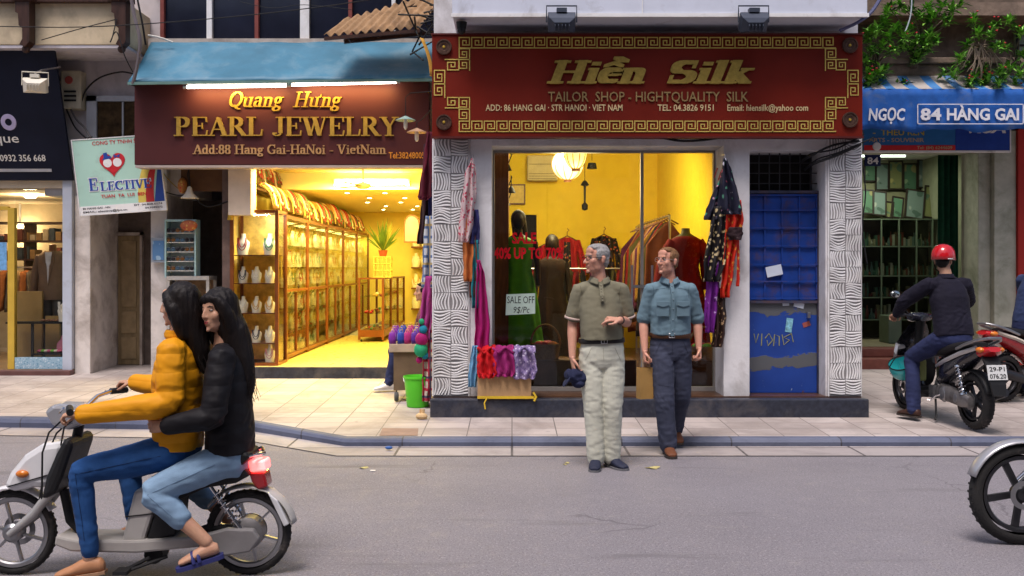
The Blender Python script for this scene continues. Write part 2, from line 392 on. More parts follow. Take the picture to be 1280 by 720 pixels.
gold = mat('gold_letter', (.62, .40, .06), .35, .65, var=.12, vs=20)
gold_pale = mat('gold_pale', (.66, .50, .12), .45, .35, var=.15, vs=18)
dark_glass = mat('dark_glass', (.012, .014, .026), .06, var=.3, vs=2)
clear_glass = glass('clear_glass', (.97, .98, .97), refl=.55)
shop_glass = glass('shop_glass', (.86, .87, .86), refl=1.0)
cable_black = mat('cable_black', (.012, .012, .013), .6)
white_paint = mat('white_paint', (.75, .74, .73), .5, var=.05, dirt=(.4, .37, .34), dirt_amt=.3)
white_plastic = mat('white_plastic', (.72, .70, .64), .4, var=.05)
cardboard = mat('cardboard', (.42, .26, .13), .8, var=.1, bump=.1)
# ---- ground
def road_mat():
    m, n, b = newmat('asphalt'); co = n.coord()
    big = n.noise(co, .6, 5, .6); mid = n.noise(co, 5, 6, .7); fine = n.noise(co, 150, 3, .7); sp = n.noise(co, 420, 2, .6)
    c = n.mix(n.ramp(big, .3, .7), (.172, .158, .176), (.222, .206, .224))
    c = n.mix(n.ramp(mid, .58, .75), c, (.245, .225, .215))
    c = n.mix(n.ramp(fine, .52, .78), c, (.33, .31, .30)); c = n.mix(n.ramp(fine, .48, .30), c, (.095, .088, .098))
    c = n.mix(n.ramp(n.noise(co, 60, 2, .5), .56, .76), c, (.35, .325, .34)); c = n.mix(n.ramp(n.noise(co, 75, 2, .5), .44, .28), c, (.085, .077, .088))
    vo = n.new('ShaderNodeTexVoronoi', feature='DISTANCE_TO_EDGE'); vo.inputs['Scale'].default_value = .55
    dv = n.new('ShaderNodeVectorMath', operation='MULTIPLY_ADD'); nz = n.new('ShaderNodeTexNoise'); nz.inputs['Scale'].default_value = 2.2; nz.inputs['Detail'].default_value = 6; n.link(co, nz.inputs[0]); n.link(nz.outputs['Color'], dv.inputs[0]); dv.inputs[1].default_value = (.7, .7, 0); n.link(co, dv.inputs[2]); n.link(dv.outputs[0], vo.inputs['Vector'])
    cr = n.new('ShaderNodeMath', operation='MULTIPLY'); n.link(n.ramp(vo.outputs[0], .001, .007, True), cr.inputs[0]); n.link(n.ramp(n.noise(co, .45, 3), .54, .60), cr.inputs[1]); c = n.mix(cr.outputs[0], c, (.115, .105, .115))
    oil = n.ramp(n.noise(co, 1.7, 3, .5), .68, .80); c = n.mix(oil, c, (.145, .132, .145))
    c = n.mix(n.ramp(sp, .64, .72), c, (.36, .335, .335))
    st = n.noise(n.coord(scale=(.5, 3.5, 1)), 1.1, 4, .6)
    c = n.mix(n.ramp(st, .60, .75), c, (.130, .120, .128))
    n.link(c, b.inputs['Base Color']); n.link(n.ramp(mid, 0, 2.2, True), b.inputs['Roughness'])
    n.link(n.bump(fine, .45, .006), b.inputs['Normal']); return m
def tile_mat(name, c1, c2, gro, w, h, mort=.006, off=0.0, bumpy=.3):
    m, n, b = newmat(name); co = n.coord()
    br = n.new('ShaderNodeTexBrick', offset=off, squash=1); n.link(co, br.inputs['Vector'])
    br.inputs['Scale'].default_value = 1; br.inputs['Brick Width'].default_value = w; br.inputs['Row Height'].default_value = h
    br.inputs['Mortar Size'].default_value = mort; br.inputs['Mortar Smooth'].default_value = .2; br.inputs['Bias'].default_value = 0
    br.inputs['Color1'].default_value = (*c1, 1); br.inputs['Color2'].default_value = (*c2, 1); br.inputs['Mortar'].default_value = (*gro, 1)
    d = n.noise(co, 1.3, 8, .68, .6); c = n.mix(n.ramp(d, .44, .74), br.outputs[0], tuple(x*.55 for x in c1)); c = n.mix(n.ramp(n.noise(co, 5, 5, .7), .62, .70), c, tuple(x*.6 for x in c2))
    f = n.noise(co, 70, 4, .7); c = n.mix(n.ramp(f, .55, .8), c, tuple(x*.72 for x in c2))
    n.link(c, b.inputs['Base Color']); b.inputs['Roughness'].default_value = .75
    inv = n.new('ShaderNodeMath', operation='MULTIPLY_ADD'); n.link(br.outputs[1], inv.inputs[0]); inv.inputs[1].default_value = -1; n.link(f, inv.inputs[2])
    n.link(n.bump(inv.outputs[0], bumpy, .006), b.inputs['Normal']); return m
asphalt = road_mat()
paving = tile_mat('paving', (.40, .34, .31), (.50, .44, .41), (.15, .13, .12), .42, .30, .006)
gutter_m = tile_mat('gutter_stone', (.34, .30, .29), (.42, .38, .37), (.07, .06, .06), 1.02, 9, .012)
kerb_m = tile_mat('kerb_stone', (.085, .10, .165), (.125, .14, .20), (.05, .05, .06), 1.0, 4, .008)
kp = [(-60, 10.2), (-5.2, 10.14), (-2.62, 9.93), (-1.52, 9.07), (60, 9.05)]     # front of the kerb
def offs(d): return [(x, y+d) for x, y in kp]
def strip(name, a, b, za, zb, m, sub=1, z2=None):
    mb = MB(); vs = [(x, y, za) for x, y in a]+[(x, y, zb) for x, y in b]; n = len(a)
    mb.add(vs, [(i, i+1, n+i+1, n+i) for i in range(n-1)]); return mb.build(name, m, kind='structure')
mb = MB(); mb.quad((-90, -60, 0), (90, -60, 0), (90, 40, 0), (-90, 40, 0)); mb.build('road', asphalt, kind='structure')
strip('gutter', offs(-.44), offs(0.01), .004, .006, gutter_m)
strip('gutter_seam', offs(-.462), offs(-.44), .0035, .0035, mat('seam_black', (.03, .027, .028), .9))
mb = MB(); n = len(kp)                                                    # kerb with a worn round nose
prof = [(0, 0), (-.005, .04), (.012, .062), (.035, .070), (.12, .073), (.12, 0)]
for i in range(len(prof)-1):
    kh = [(sz(y+.12)+.004)/.073 for x, y in kp]
    a = [(x, y+prof[i][0], prof[i][1]*k) for (x, y), k in zip(kp, kh)]; b = [(x, y+prof[i+1][0], prof[i+1][1]*k) for (x, y), k in zip(kp, kh)]
    mb.add(a+b, [(k, k+1, n+k+1, n+k) for k in range(n-1)])
mb.build('kerb', kerb_m, kind='structure', smooth=True, sharp=60)
strip('pavement', offs(.12), [(-60, 24), (-5.2, 24), (-2.62, 24), (-1.52, 24), (60, 24)], .071, .44, paving)
for o in [bpy.data.objects['pavement']]:                                  # tilt follows sz()
    for p in o.data.vertices: p.co.z = sz(p.co.y)
# ================================================================ silk shop in the middle
HY = 10.35; H = Pl(HY)
silk = thing('silk_shop_building', 'white shop building with carved stone pillars and a wide glass front under a red sign', 'building', (1.4, 10.4, 0))
mb = MB(); mb.box(-.84, 10.2, .02, 3.66, HY-.003, .285); mb.build('front_step', dark_stone, silk, bevel=.012)
mb = MB(); mb.box(-.82, HY, .02, 3.63, 17.4, .295); mb.build('floor', mat('shop_floor', (.075, .035, .018), .3, var=.3), silk)
def pier(x0, x1, z0=.292, z1=3.02, y0=HY, y1=HY+.5):
    mb = MB(); mb.box(x0, y0, z0, x1, y1, z1); return mb
w1 = pier(-.83, -.44).build('pillar', white_stone, silk, bevel=.006)
w2 = pier(3.285, 3.64).build('pillar', white_stone, silk, bevel=.006)
pier(-.437, -.21, y0=HY+.02).build('wall', white_wall, silk, bevel=.004)
pier(2.205, 2.475, y0=HY+.02).build('wall', white_wall, silk, bevel=.004)
pier(3.265, 3.2825, y0=HY+.02).build('wall', white_wall, silk)
mb = MB(); mb.box(-.2095, HY+.03, 2.905, 2.2045, HY+.5, 3.02); mb.box(2.4755, HY+.03, 2.86, 3.2645, HY+.5, 3.02); mb.build('lintel', white_wall, silk)
def carve(mb, x0, x1, z0, z1, Y):            # raised wavy ribs in square tiles, alternating direction
    cols = 2; tw = (x1-x0)/cols; rows = round((z1-z0)/tw); th = (z1-z0)/rows
    for c in range(cols):
        for r in range(rows):
            ax, az = x0+c*tw+.004, z0+r*th+.003; W, Hh = tw-.008, th-.006
            k = (c+r+rnd.choice((0, 0, 1))) % 2; ph = rnd.uniform(0, 6.3); amp = rnd.uniform(.16, .34); lines = 6; flip = rnd.choice((-1, 1))
            for i in range(lines):
                pts = []; t0 = (i+.5)/lines
                for j in range(7):
                    s_ = j/6
                    o_ = t0+amp*.6*math.sin(s_*4.2*flip+ph)*(1-abs(2*t0-1)*.9)
                    if k: pts.append((ax+s_*W, az+o_*Hh))
                    else: pts.append((ax+o_*W, az+s_*Hh))
                hw = .0088
                for p, q in zip(pts[:-1], pts[1:]):
                    dx, dz = (0, hw) if k else (hw, 0)
                    mb.add([(p[0]-dx, Y, p[1]-dz), (p[0]+dx, Y, p[1]+dz), (q[0]+dx, Y, q[1]+dz), (q[0]-dx, Y, q[1]-dz),
                            (p[0]-dx*.6, Y-.009, p[1]-dz*.6), (p[0]+dx*.6, Y-.009, p[1]+dz*.6), (q[0]+dx*.6, Y-.009, q[1]+dz*.6), (q[0]-dx*.6, Y-.009, q[1]-dz*.6)],
                           [(4, 5, 6, 7), (0, 1, 5, 4), (2, 3, 7, 6), (1, 2, 6, 5), (3, 0, 4, 7)])
for x0, x1, par in ((-.815, -.455, w1), (3.30, 3.628, w2)):
    mb = MB(); mb.box(x0, HY-.004, .30, x1, HY+.002, 2.98); mb.build('panel_ground', groove, par)
    mb = MB(); carve(mb, x0, x1, .31, 2.97, HY-.004); mb.build('carved_relief', white_stone, par, fix=True)
# shell of the shop room
XL, XR, YB, ZC = -.82, 2.42, 16.6, 3.75
mb = MB(); mb.box(XL, HY+.502, .296, XL+.12, YB, ZC); mb.build('side_wall', yellow_wall, silk)
mb = MB(); mb.box(XR, HY+.502, .296, XR+.12, YB, ZC); mb.build('side_wall', yellow_wall, silk)
mb = MB(); mb.box(XL, YB+.002, .296, 3.63, YB+.15, ZC); mb.build('back_wall', yellow_wall, silk)
mb = MB(); mb.box(XL+.001, HY+.505, ZC+.002, 3.629, YB+.15, ZC+.15); mb.build('ceiling', white_paint, silk)
mb = MB(); mb.box(XL+.121, 11.4, .297, -.04, 15.6, ZC-.1); mb.build('wall_panel', brown_wood, silk)
# upper storey wall and outer sides
mb = MB(); mb.box(-.82, HY+.1, 3.022, 3.63, HY+.5, 9); mb.build('upper_wall', white_wall, silk)
mb = MB(); mb.box(-.835, HY+.505, .02, -.822, YB+.1, 9); mb.box(3.632, HY+.505, .02, 3.645, YB+.1, 9); mb.build('outer_wall', old_plaster, silk)
# canopy
mb = MB(); mb.box(-.59, 9.8, 4.115, 3.50, HY+.098, 5.4); mb.build('canopy_box', mat('canopy_white', (.60, .63, .72), .4, var=.04, dirt=(.35, .34, .36), dirt_amt=.25), silk, bevel=.01)
mb = MB(); mb.box(-.6, 9.785, 4.10, 3.51, 9.81, 4.135); mb.box(1.28, 9.788, 4.14, 1.288, 9.80, 5.4)
mb.build('canopy_trim', white_paint, silk)
# glass front
mb = MB(); mb.box(-.20, 10.82, .345, 1.392, 10.828, 2.90); mb.build('window_pane', shop_glass, silk)
mb = MB(); mb.box(1.43, 10.83, .345, 2.195, 10.838, 2.90); mb.build('glass_door', shop_glass, silk)
gd = [o for o in kids(silk) if o.name.startswith('glass_door')][0]
mb = MB()
for x in (1.30, 1.52):
    mb.cyl((x, 10.79, 1.13), (x, 10.79, 1.66), .014, n=8)
    for z in (1.2, 1.58): mb.cyl((x, 10.79, z), (x, 10.835, z), .009, n=6)
mb.bar((1.30, 10.785, 1.43), (1.52, 10.785, 1.43), .03, .03)
mb.build('door_handle', steel, gd, smooth=True)
fr = MB()
fr.box(-.2085, 10.78, .297, 2.2035, 10.87, .342); fr.box(-.2085, 10.79, 2.88, 2.2035, 10.86, 2.903)
fr.box(1.395, 10.80, .345, 1.428, 10.86, 2.878); fr.box(-.2085, 10.79, .345, -.19, 10.86, 2.878); fr.box(2.185, 10.79, .345, 2.2035, 10.86, 2.878)
fr.build('window_frame', mat('window_frame', (.30, .28, .26), .4, .4), silk)
mb = MB(); mb.box(-.18, 10.9, .298, 1.36, 11.25, .62); mb.build('window_plinth', mat('plinth_wood', (.10, .036, .018), .5, var=.3), silk)
# blue door in its recess
DY = 10.62
door = thing('metal_door', 'rusty blue metal door with barred upper half and peeling paint', 'door', (2.87, DY, .29))
def blue_door_mat():
    m, n, b = newmat('peeling_blue'); co = n.coord(); sep = n.new('ShaderNodeSeparateXYZ'); n.link(co, sep.inputs[0])
    a = n.noise(n.coord(scale=(2.2, 1, 5)), 1.3, 6, .62, .3)
    base = n.mix(n.ramp(n.noise(co, 3, 5), .35, .7), (.008, .042, .25), (.012, .06, .33))
    def band(z, w_):
        s_ = n.new('ShaderNodeMath', operation='SUBTRACT'); n.link(sep.outputs[2], s_.inputs[0]); s_.inputs[1].default_value = z; q = n.new('ShaderNodeMath', operation='ABSOLUTE'); n.link(s_.outputs[0], q.inputs[0]); return n.ramp(q.outputs[0], 0, w_, True)
    m1 = n.new('ShaderNodeMath', operation='MAXIMUM'); n.link(band(.93, .16), m1.inputs[0]); n.link(band(.34, .12), m1.inputs[1])
    m2 = n.new('ShaderNodeMath', operation='MULTIPLY_ADD'); n.link(m1.outputs[0], m2.inputs[0]); m2.inputs[1].default_value = .28; n.link(a, m2.inputs[2]); g = n.ramp(m2.outputs[0], .64, .655); c = n.mix(g, base, (.10, .105, .115))
    r = n.ramp(n.noise(co, 7, 7, .7, .5), .66, .72); c = n.mix(r, c, (.12, .045, .02))
    wh = n.ramp(n.noise(n.coord(scale=(1.6, 1, .7)), 9, 6, .75), .66, .69); c = n.mix(wh, c, (.38, .45, .52))
    n.link(c, b.inputs['Base Color']); b.inputs['Roughness'].default_value = .5; n.link(n.bump(g, .4, .004), b.inputs['Normal']); return m
peel = blue_door_mat(); blue = mat('door_blue', (.010, .05, .28), .5, var=.25, vs=4, dirt=(.10, .05, .04), dirt_amt=.6, ds=5)
mb = MB(); mb.box(2.50, DY, .30, 3.25, DY+.03, 1.27); mb.build('lower_sheet', peel, door)
mb = MB(); mb.box(2.50, DY+.012, 1.285, 3.25, DY+.03, 2.42); mb.build('upper_sheet', blue, door)
mb = MB()
for i in range(5): mb.box(2.505+i*.184, DY-.009, 1.29, 2.519+i*.184, DY+.010, 2.40)
for z in (1.30, 1.48, 1.66, 1.86, 2.05, 2.24, 2.40): mb.box(2.49, DY-.022, z, 3.255, DY-.004, z+.014)
mb.build('bars', blue, door)
mb = MB(); mb.box(2.48, DY-.03, 1.255, 3.26, DY+.0315, 1.283); mb.box(2.477, DY-.03, .297, 2.497, DY+.05, 2.43); mb.box(3.252, DY-.03, .297, 3.264, DY+.05, 2.43); mb.box(2.478, DY-.028, 2.425, 3.263, DY+.045, 2.455)
mb.build('door_frame', mat('door_rust', (.045, .05, .09), .6, var=.4, dirt=(.12, .05, .03), dirt_amt=.6, ds=6), door)
mb = MB(); mb.box(3.14, DY-.05, 1.10, 3.17, DY-.002, 1.16); mb.build('latch', steel, door)
mb = MB()
def tilt(mb, cx, cz, w_, h_, a, Y, t=.003):
    ca, sa = math.cos(R(a)), math.sin(R(a))
    mb.prism([(cx+x*ca-z*sa, cz+x*sa+z*ca) for x, z in ((-w_/2, -h_/2), (w_/2, -h_/2), (w_/2, h_/2), (-w_/2, h_/2))], Y-t, Y)
paper = mat('paper', (.62, .68, .78), .8, var=.06)
tilt(mb, 2.79, 1.60, .17, .11, 12, DY-.024); mb.build('sticker', paper, door)
mb = MB(); tilt(mb, 3.06, 1.235, .11, .055, -14, DY-.002); tilt(mb, 2.92, 1.245, .07, .035, 4, DY-.002); mb.build('sticker', paper, door)
mb = MB(); tilt(mb, 2.955, 1.02, .07, .15, -8, DY-.002); mb.build('sticker', mat('torn_sticker', (.2, .45, .55), .7, var=.5, vs=30), door)
mb = MB(); tilt(mb, 3.14, 1.03, .08, .05, 20, DY-.002); mb.build('sticker', mat('red_sticker', (.35, .09, .07), .7), door)
mb = MB()
for pts in ([(2.58,.93),(2.60,.83),(2.63,.93)], [(2.66,.80),(2.665,.93)], [(2.70,.88),(2.74,.93),(2.78,.86),(2.73,.80),(2.72,.86)], [(2.79,.80),(2.80,.92),(2.85,.90),(2.85,.80)], [(2.88,.92),(2.90,.81),(2.96,.86),(2.90,.89),(2.98,.93),(3.0,.84)]):
    mb.tube([(x, DY-.001, z) for x, z in pts], .006, 5)
mb.build('scrawl', mat('scrawl', (.30, .30, .12), .8), door)
mb = MB()                                       # dark opening above the door with a grille
mb.box(2.477, DY+.22, 2.46, 3.264, DY+.24, 2.86); mb.build('transom_back', mat('opening_shade', (.018, .015, .014), .9), door)  # near-black sheet stands in for the shade inside the opening
mb = MB()
for i in range(7): mb.box(2.53+i*.11, DY+.03, 2.457, 2.54+i*.11, DY+.045, 2.858)
for z in (2.53, 2.64, 2.75): mb.box(2.478, DY+.028, z, 3.263, DY+.043, z+.009)
mb.build('transom_grille', mat('grille', (.05, .05, .055), .6, .5), door)
# ================================================================ pearl shop
PY = 13.3
pearl = thing('jewelry_shop_building', 'brightly lit jewelry shop with a yellow room open to the pavement', 'building', (-2.6, 13.4, .2))
mb = MB(); mb.box(-4.6, 13.15, .02, -.9, 22.2, .325); mb.build('floor_slab', mat('pearl_floor', (.68, .50, .18), .28, var=.08, vs=3), pearl)
mb = MB(); mb.box(-4.6, 13.13, .02, -.9, 13.148, .322); mb.build('front_step', dark_stone, pearl, bevel=.005)
mb = MB(); mb.box(-3.868, 13.4, .328, -3.80, 22, 3.3); mb.build('side_wall', pearl_wall, pearl)
mb = MB(); mb.box(-1.0, 13.2, .328, -.9, 22, 3.3); mb.build('side_wall', pearl_wall, pearl)
mb = MB(); mb.box(-4.04, 22.0, .328, -.9, 22.2, 3.3); mb.build('back_wall', pearl_wall, pearl)
mb = MB(); mb.box(-3.858, 13.2, 3.12, -1.002, 15.6, 3.2); mb.box(-3.858, 15.6, 2.86, -1.002, 21.998, 3.2); mb.build('ceiling', mat('pearl_ceiling', (.82, .70, .36), .7, var=.03), pearl)
mb = MB(); mb.box(-3.74, 13.12, 2.33, -3.44, 13.38, 3.05); mb.build('post', mat('post_cream', (.62, .52, .42), .8, var=.08), pearl)
mb = MB(); mb.box(-4.9, 13.4, 3.3, -.86, 13.6, 4.72); mb.build('upper_wall', old_plaster, pearl)
mb = MB(); mb.box(-4.9, 13.75, 4.72, -.86, 13.9, 8); mb.build('upper_back', mat('dim_room', (.03, .032, .05), .8), pearl)
mb = MB(); mb.box(-4.9, 13.5, 5.62, -.86, 13.748, 8); mb.build('upper_wall', white_wall, pearl)
# upstairs window band
wp = MB(); wp.box(-4.72, 13.5, 4.70, -.9, 13.51, 5.62); wf = wp.build('window', dark_glass, pearl)
P5 = Pl(13.45)
mb = MB()
for u, wd in ((262, .07), (381, .12), (492, .05)): mb.box(P5.x(u)-wd/2, 13.43, 4.66, P5.x(u)+wd/2, 13.498, 5.6)
mb.build('window_frame', white_paint, wf)
mb = MB()
for u, wd in ((203, .05), (321, .05), (438, .05)): mb.box(P5.x(u)-wd/2, 13.43, 4.66, P5.x(u)+wd/2, 13.498, 5.6)
mb.build('window_frame', mat('maroon_frame', (.20, .05, .04), .5, var=.2), wf)
# awning over the pearl sign
aw = thing('awning', 'blue sheet awning over the jewelry sign', 'awning', (-2.95, 13, 4))
mb = MB(); a0, a1 = V((-4.86, 12.6, 3.985)), V((-1.0, 12.6, 4.03)); b0, b1 = V((-4.86, 13.42, 4.68)), V((-1.0, 13.42, 4.68))
def awf(u, v):
    p = (a0.lerp(a1, u)).lerp(b0.lerp(b1, u), v); p.z += .006*math.sin(u*34)*(1-v*.4)-.03*math.sin(v*PI); p.y += .012*noise.noise((u*9, v*3, 0)); return p
mb.grid(awf, 60, 8); aw_m = mat('awning_blue', (.05, .175, .27), .5, var=.18, vs=2, dirt=(.16, .27, .34), dirt_amt=.5, ds=2.2, bump=.15, bs=9)
mb.build('sheet', aw_m, aw, smooth=True, solid=.012)
mb = MB(); mb.bar(a0+V((0, -.004, -.02)), a1+V((0, -.004, -.02)), .03, .035); mb.add([a0+V((0,.01,-.03)), b0+V((0,-.01,-.03)), V((-4.86, 13.41, 4.0))], [(0, 1, 2), (2, 1, 0)]); mb.build('edge_rail', mat('rail_green', (.12, .22, .20), .6), aw)
# ================================================================ sunglasses recess between pearl shop and the alley house
alley = thing('passage_house', 'old plaster house with a dark passage and a wooden door between two shops', 'building', (-5.4, 13.7, .2))
mb = MB(); mb.box(-5.985, 13.62, .02, -5.77, 14.6, 2.62); mb.build('wall', mat('pale_plaster', (.68, .63, .59), .9, var=.1, bump=.35, bs=18, dirt=(.26, .21, .18), dirt_amt=.6, ds=2.2), alley, bevel=.01)
mb = MB(); mb.box(-4.90, 13.5, .02, -4.68, 14.6, 3.3); mb.build('pillar', mat('pillar_paint', (.58, .54, .52), .8, var=.1, dirt=(.2, .17, .15), dirt_amt=.55, ds=2), alley, bevel=.01)
mb = MB(); mb.box(-6.4, 13.64, 2.62, -4.4, 14.6, 8); mb.build('upper_wall', mat('mauve_wall', (.50, .46, .47), .85, var=.08, dirt=(.25, .22, .22), dirt_amt=.5, ds=1.2), alley)
mb = MB(); mb.box(-5.985, 14.602, .02, -4.2, 14.8, 2.62); mb.build('passage_back', mat('passage_shade', (.13, .10, .085), .9, var=.25, dirt=(.05, .04, .03), dirt_amt=.6), alley)  # dark colour stands in for the shade of a deeper opening
mb = MB(); mb.box(-5.76, 14.56, .22, -5.44, 14.60, 2.1); dr = mb.build('door', mat('door_olive', (.26, .19, .10), .6, var=.25, vs=3, aniso=(5, 5, 1)), alley)
mb = MB()
for z0, z1 in ((.3, .62), (.68, 1.0), (1.06, 2.03)): mb.box(-5.71, 14.545, z0, -5.49, 14.558, z1)
mb.build('door_panel', mat('door_olive2', (.30, .22, .12), .6, var=.25), dr, bevel=.006)
mb = MB(); mb.box(-5.80, 14.53, .2, -5.765, 14.599, 2.15); mb.box(-5.435, 14.53, .2, -5.40, 14.599, 2.15); mb.box(-5.80, 14.53, 2.105, -5.40, 14.599, 2.15); mb.build('door_frame', old_plaster, dr)
mb = MB(); mb.box(-5.66, 13.60, 3.30, -4.9, 13.636, 3.90); wn = mb.build('window', mat('amber_pane', (.055, .032, .014), .15, var=.6, vs=9), alley)
mb = MB(); P6 = Pl(13.6); mb.box(-5.80, 13.57, 3.28, -5.665, 13.637, 3.98); mb.box(-5.80, 13.57, 3.905, -4.9, 13.637, 3.98)
for x in (-5.32, -5.1): mb.box(x, 13.575, 3.302, x+.022, 13.598, 3.90)
mb.build('window_frame', mat('window_grey', (.42, .44, .48), .6), wn)
mb = MB(); mb.box(-4.678, 14.9, .2, -3.86, 15.0, 3.3); mb.box(-4.678, 13.7, 2.98, -3.86, 14.9, 3.05); mb.box(-3.875, 13.31, .2, -3.765, 13.398, 2.97); mb.box(-3.875, 13.399, .33, -3.8685, 14.9, 2.97); mb.build('recess_wall', mat('recess_dark', (.13, .09, .08), .9, var=.3), alley)  # dark front strip added to hide the lit end of the yellow wall
mb = MB(); mb.box(-4.44, 13.35, 2.66, -3.78, 13.40, 2.99); mb.build('brown_board', mat('brown_board', (.11, .05, .02), .6, var=.2), alley)
# ================================================================ suit shop far left
left = thing('suit_shop_building', 'suit shop with a cream balcony and grey blue corner pillar at the left edge', 'building', (-7.4, 13.6, .2))
lightblue = mat('pillar_bluegrey', (.46, .50, .58), .6, var=.05, dirt=(.3, .3, .32), dirt_amt=.3)
mb = MB(); mb.box(-6.12, 13.55, .24, -5.99, 14.1, 3.0); mb.build('pillar', lightblue, left, bevel=.005)
mb = MB(); mb.box(-11, 13.42, .02, -5.96, 13.56, .245); mb.build('step', mat('step_maroon', (.12, .055, .05), .5, var=.2), left, bevel=.01)
mb = MB(); mb.box(-11, 13.562, .02, -5.99, 18, .252); mb.build('floor', mat('left_floor', (.30, .20, .11), .35, var=.2), left)
mb = MB(); mb.box(-11, 13.6, 2.72, -6.0, 18, 3.0); mb.build('ceiling', mat('left_ceiling', (.62, .52, .38), .7), left)
mb = MB(); mb.box(-11.2, 13.5, .02, -11.002, 18, 9); mb.build('outer_wall', old_plaster, left)
mb = MB(); mb.box(-11, 17, .253, -6.0, 17.2, 2.719); mb.build('back_wall', mat('left_back', (.48, .40, .28), .8, var=.1), left)
mb = MB(); mb.box(-6.118, 14.11, .253, -6.0, 16.99, 2.719); mb.build('side_wall', mat('mint_wall', (.36, .50, .40), .8), left)
mb = MB(); mb.box(-11, 13.66, 2.7, -6.0, 14.2, 8); mb.build('upper_wall', cream_wall, left)
mb = MB(); mb.box(-11, 12.8, 4.50, -4.95, 13.63, 5.05); mb.build('balcony', cream_wall, left, bevel=.01)
mb = MB(); mb.box(-11, 12.81, 4.46, -4.96, 13.63, 4.498); mb.build('balcony_soffit', mat('soffit_grey', (.50, .47, .50), .85, var=.08, dirt=(.2, .17, .17), dirt_amt=.5), left)
mb = MB(); mb.box(-11, 12.7, 5.03, -4.9, 12.82, 5.15); mb.box(-11, 12.72, 5.6, -4.9, 12.82, 5.7); mb.build('balcony_rail', dark_wood, left)
def bracket(x):
    pr = [(0, .62), (.0, .42), (.04, .40), (.05, .22), (.10, .18), (.10, .02), (.06, -.06), (.13, -.1), (.20, -.02), (.20, .62)]
    mb = MB(); mb.T = Matrix.Translation((x, 12.62, 4.52)) @ Matrix.Rotation(R(0), 4, 'Z')
    mb.prism([(p[0]*.9, p[1]*.85) for p in pr], 0, .16); mb.box(-.05, -.03, .5, .23, .19, .58); mb.sph((.1, .08, -.1), .05); mb.build('bracket', dark_wood, left)
bracket(-6.3); bracket(-5.08)
# glazing of the suit shop
yf = mat('yellow_frame', (.55, .36, .05), .45, var=.1)
mb = MB(); mb.box(-10.9, 13.58, .30, -6.87, 13.588, 2.7); mb.build('glass_door', clear_glass, left)
mb = MB(); mb.box(-6.78, 13.60, .42, -6.125, 13.606, 2.7); mb.build('window_pane', clear_glass, left)
mb = MB(); mb.box(-6.87, 13.56, .253, -6.78, 13.64, 2.45); mb.box(-10.9, 13.562, 2.42, -6.87, 13.632, 2.47); mb.box(-7.9, 13.56, .253, -7.84, 13.64, 2.42); mb.build('door_frame', yf, left)
mb = MB(); mb.box(-6.78, 13.57, .253, -6.125, 13.66, .41); mb.build('window_base', printed('blue_mosaic', (.30, .45, .55), [(.55, .65, .7), (.15, .3, .42)], 40, .4), left)
# ================================================================ picture shop on the right (No. 84)
GY = 14.4
art = thing('picture_shop_building', 'picture shop with a weathered green grey door pillar and brown steps', 'building', (6, 14.5, .2))
stepm = mat('step_brown', (.17, .055, .04), .45, var=.2, vs=10)
mb = MB(); mb.box(4.4, 14.1, .02, 7.0, 14.42, .345); mb.box(4.4, 14.34, .347, 7.0, 14.66, .47); mb.build('front_step', stepm, art, bevel=.012)
mb = MB(); mb.box(3.7, 14.662, .02, 8.2, 18.2, .475); mb.build('floor', mat('art_floor', (.30, .26, .17), .35, var=.15), art)
greenwhite = mat('pillar_lichen', (.46, .47, .39), .85, var=.12, bump=.3, bs=20, dirt=(.17, .19, .12), dirt_amt=.65, ds=2)
mb = MB(); mb.box(6.72, 14.35, .02, 6.9, 14.9, 3.6); mb.box(6.902, 14.25, .02, 7.22, 14.9, 3.6); mb.build('pillar', greenwhite, art, bevel=.012)
mb = MB(); mb.box(3.7, 14.42, 3.32, 6.72, 14.9, 3.6); mb.build('lintel', greenwhite, art)
mb = MB(); mb.box(3.7, 16.8, .476, 7.2, 16.95, 3.9); mb.build('back_wall', mat('art_back', (.24, .24, .14), .8), art)
mb = MB(); mb.box(6.9, 14.92, .476, 7.05, 16.79, 3.9); mb.build('side_wall', mat('art_side', (.22, .23, .15), .8), art)
mb = MB(); mb.box(3.7, 14.91, 3.45, 6.9, 16.79, 3.6); mb.build('ceiling', white_paint, art)
mb = MB(); mb.box(3.7, 14.3, 3.62, 12, 14.9, 8); mb.build('upper_wall', mat('upper_brown', (.16, .12, .09), .9, var=.3, dirt=(.05, .04, .03), dirt_amt=.6), art)
ledge = mat('ledge_stone', (.22, .16, .12), .9, var=.3, bump=.4, bs=20, dirt=(.06, .05, .04), dirt_amt=.7, ds=3)
mb = MB(); mb.box(3.75, 13.2, 3.93, 12, 14.28, 4.02); mb.box(3.75, 13.12, 4.022, 12, 13.4, 4.09); mb.box(3.75, 13.25, 4.092, 12, 13.36, 4.34); mb.box(3.75, 13.18, 4.342, 12, 13.42, 4.42); mb.build('balcony', ledge, art, bevel=.012)
mb = MB(); mb.box(3.75, 13.75, 5.12, 12, 14.28, 5.3); mb.build('balcony_roof', ledge, art)
mb = MB(); mb.box(7.2, 14.22, 4.5, 8.1, 14.295, 5.0); wn = mb.build('window', mat('pale_window', (.22, .27, .20), .4, var=.3), art)
mb = MB()
for i in range(6): mb.box(7.2+i*.17, 14.19, 4.5, 7.225+i*.17, 14.218, 5.0)
for z in (4.62, 4.8): mb.box(7.2, 14.192, z, 8.1, 14.216, z+.02)
mb.build('window_bars', black_metal, wn)
red = thing('red_house', 'house front painted plain red at the right edge', 'building', (8, 14.3, .2))
mb = MB(); mb.box(7.222, 14.2, .02, 12, 14.6, 3.61); mb.build('wall', mat('red_wall', (.40, .028, .022), .7, var=.1, vs=2), red)
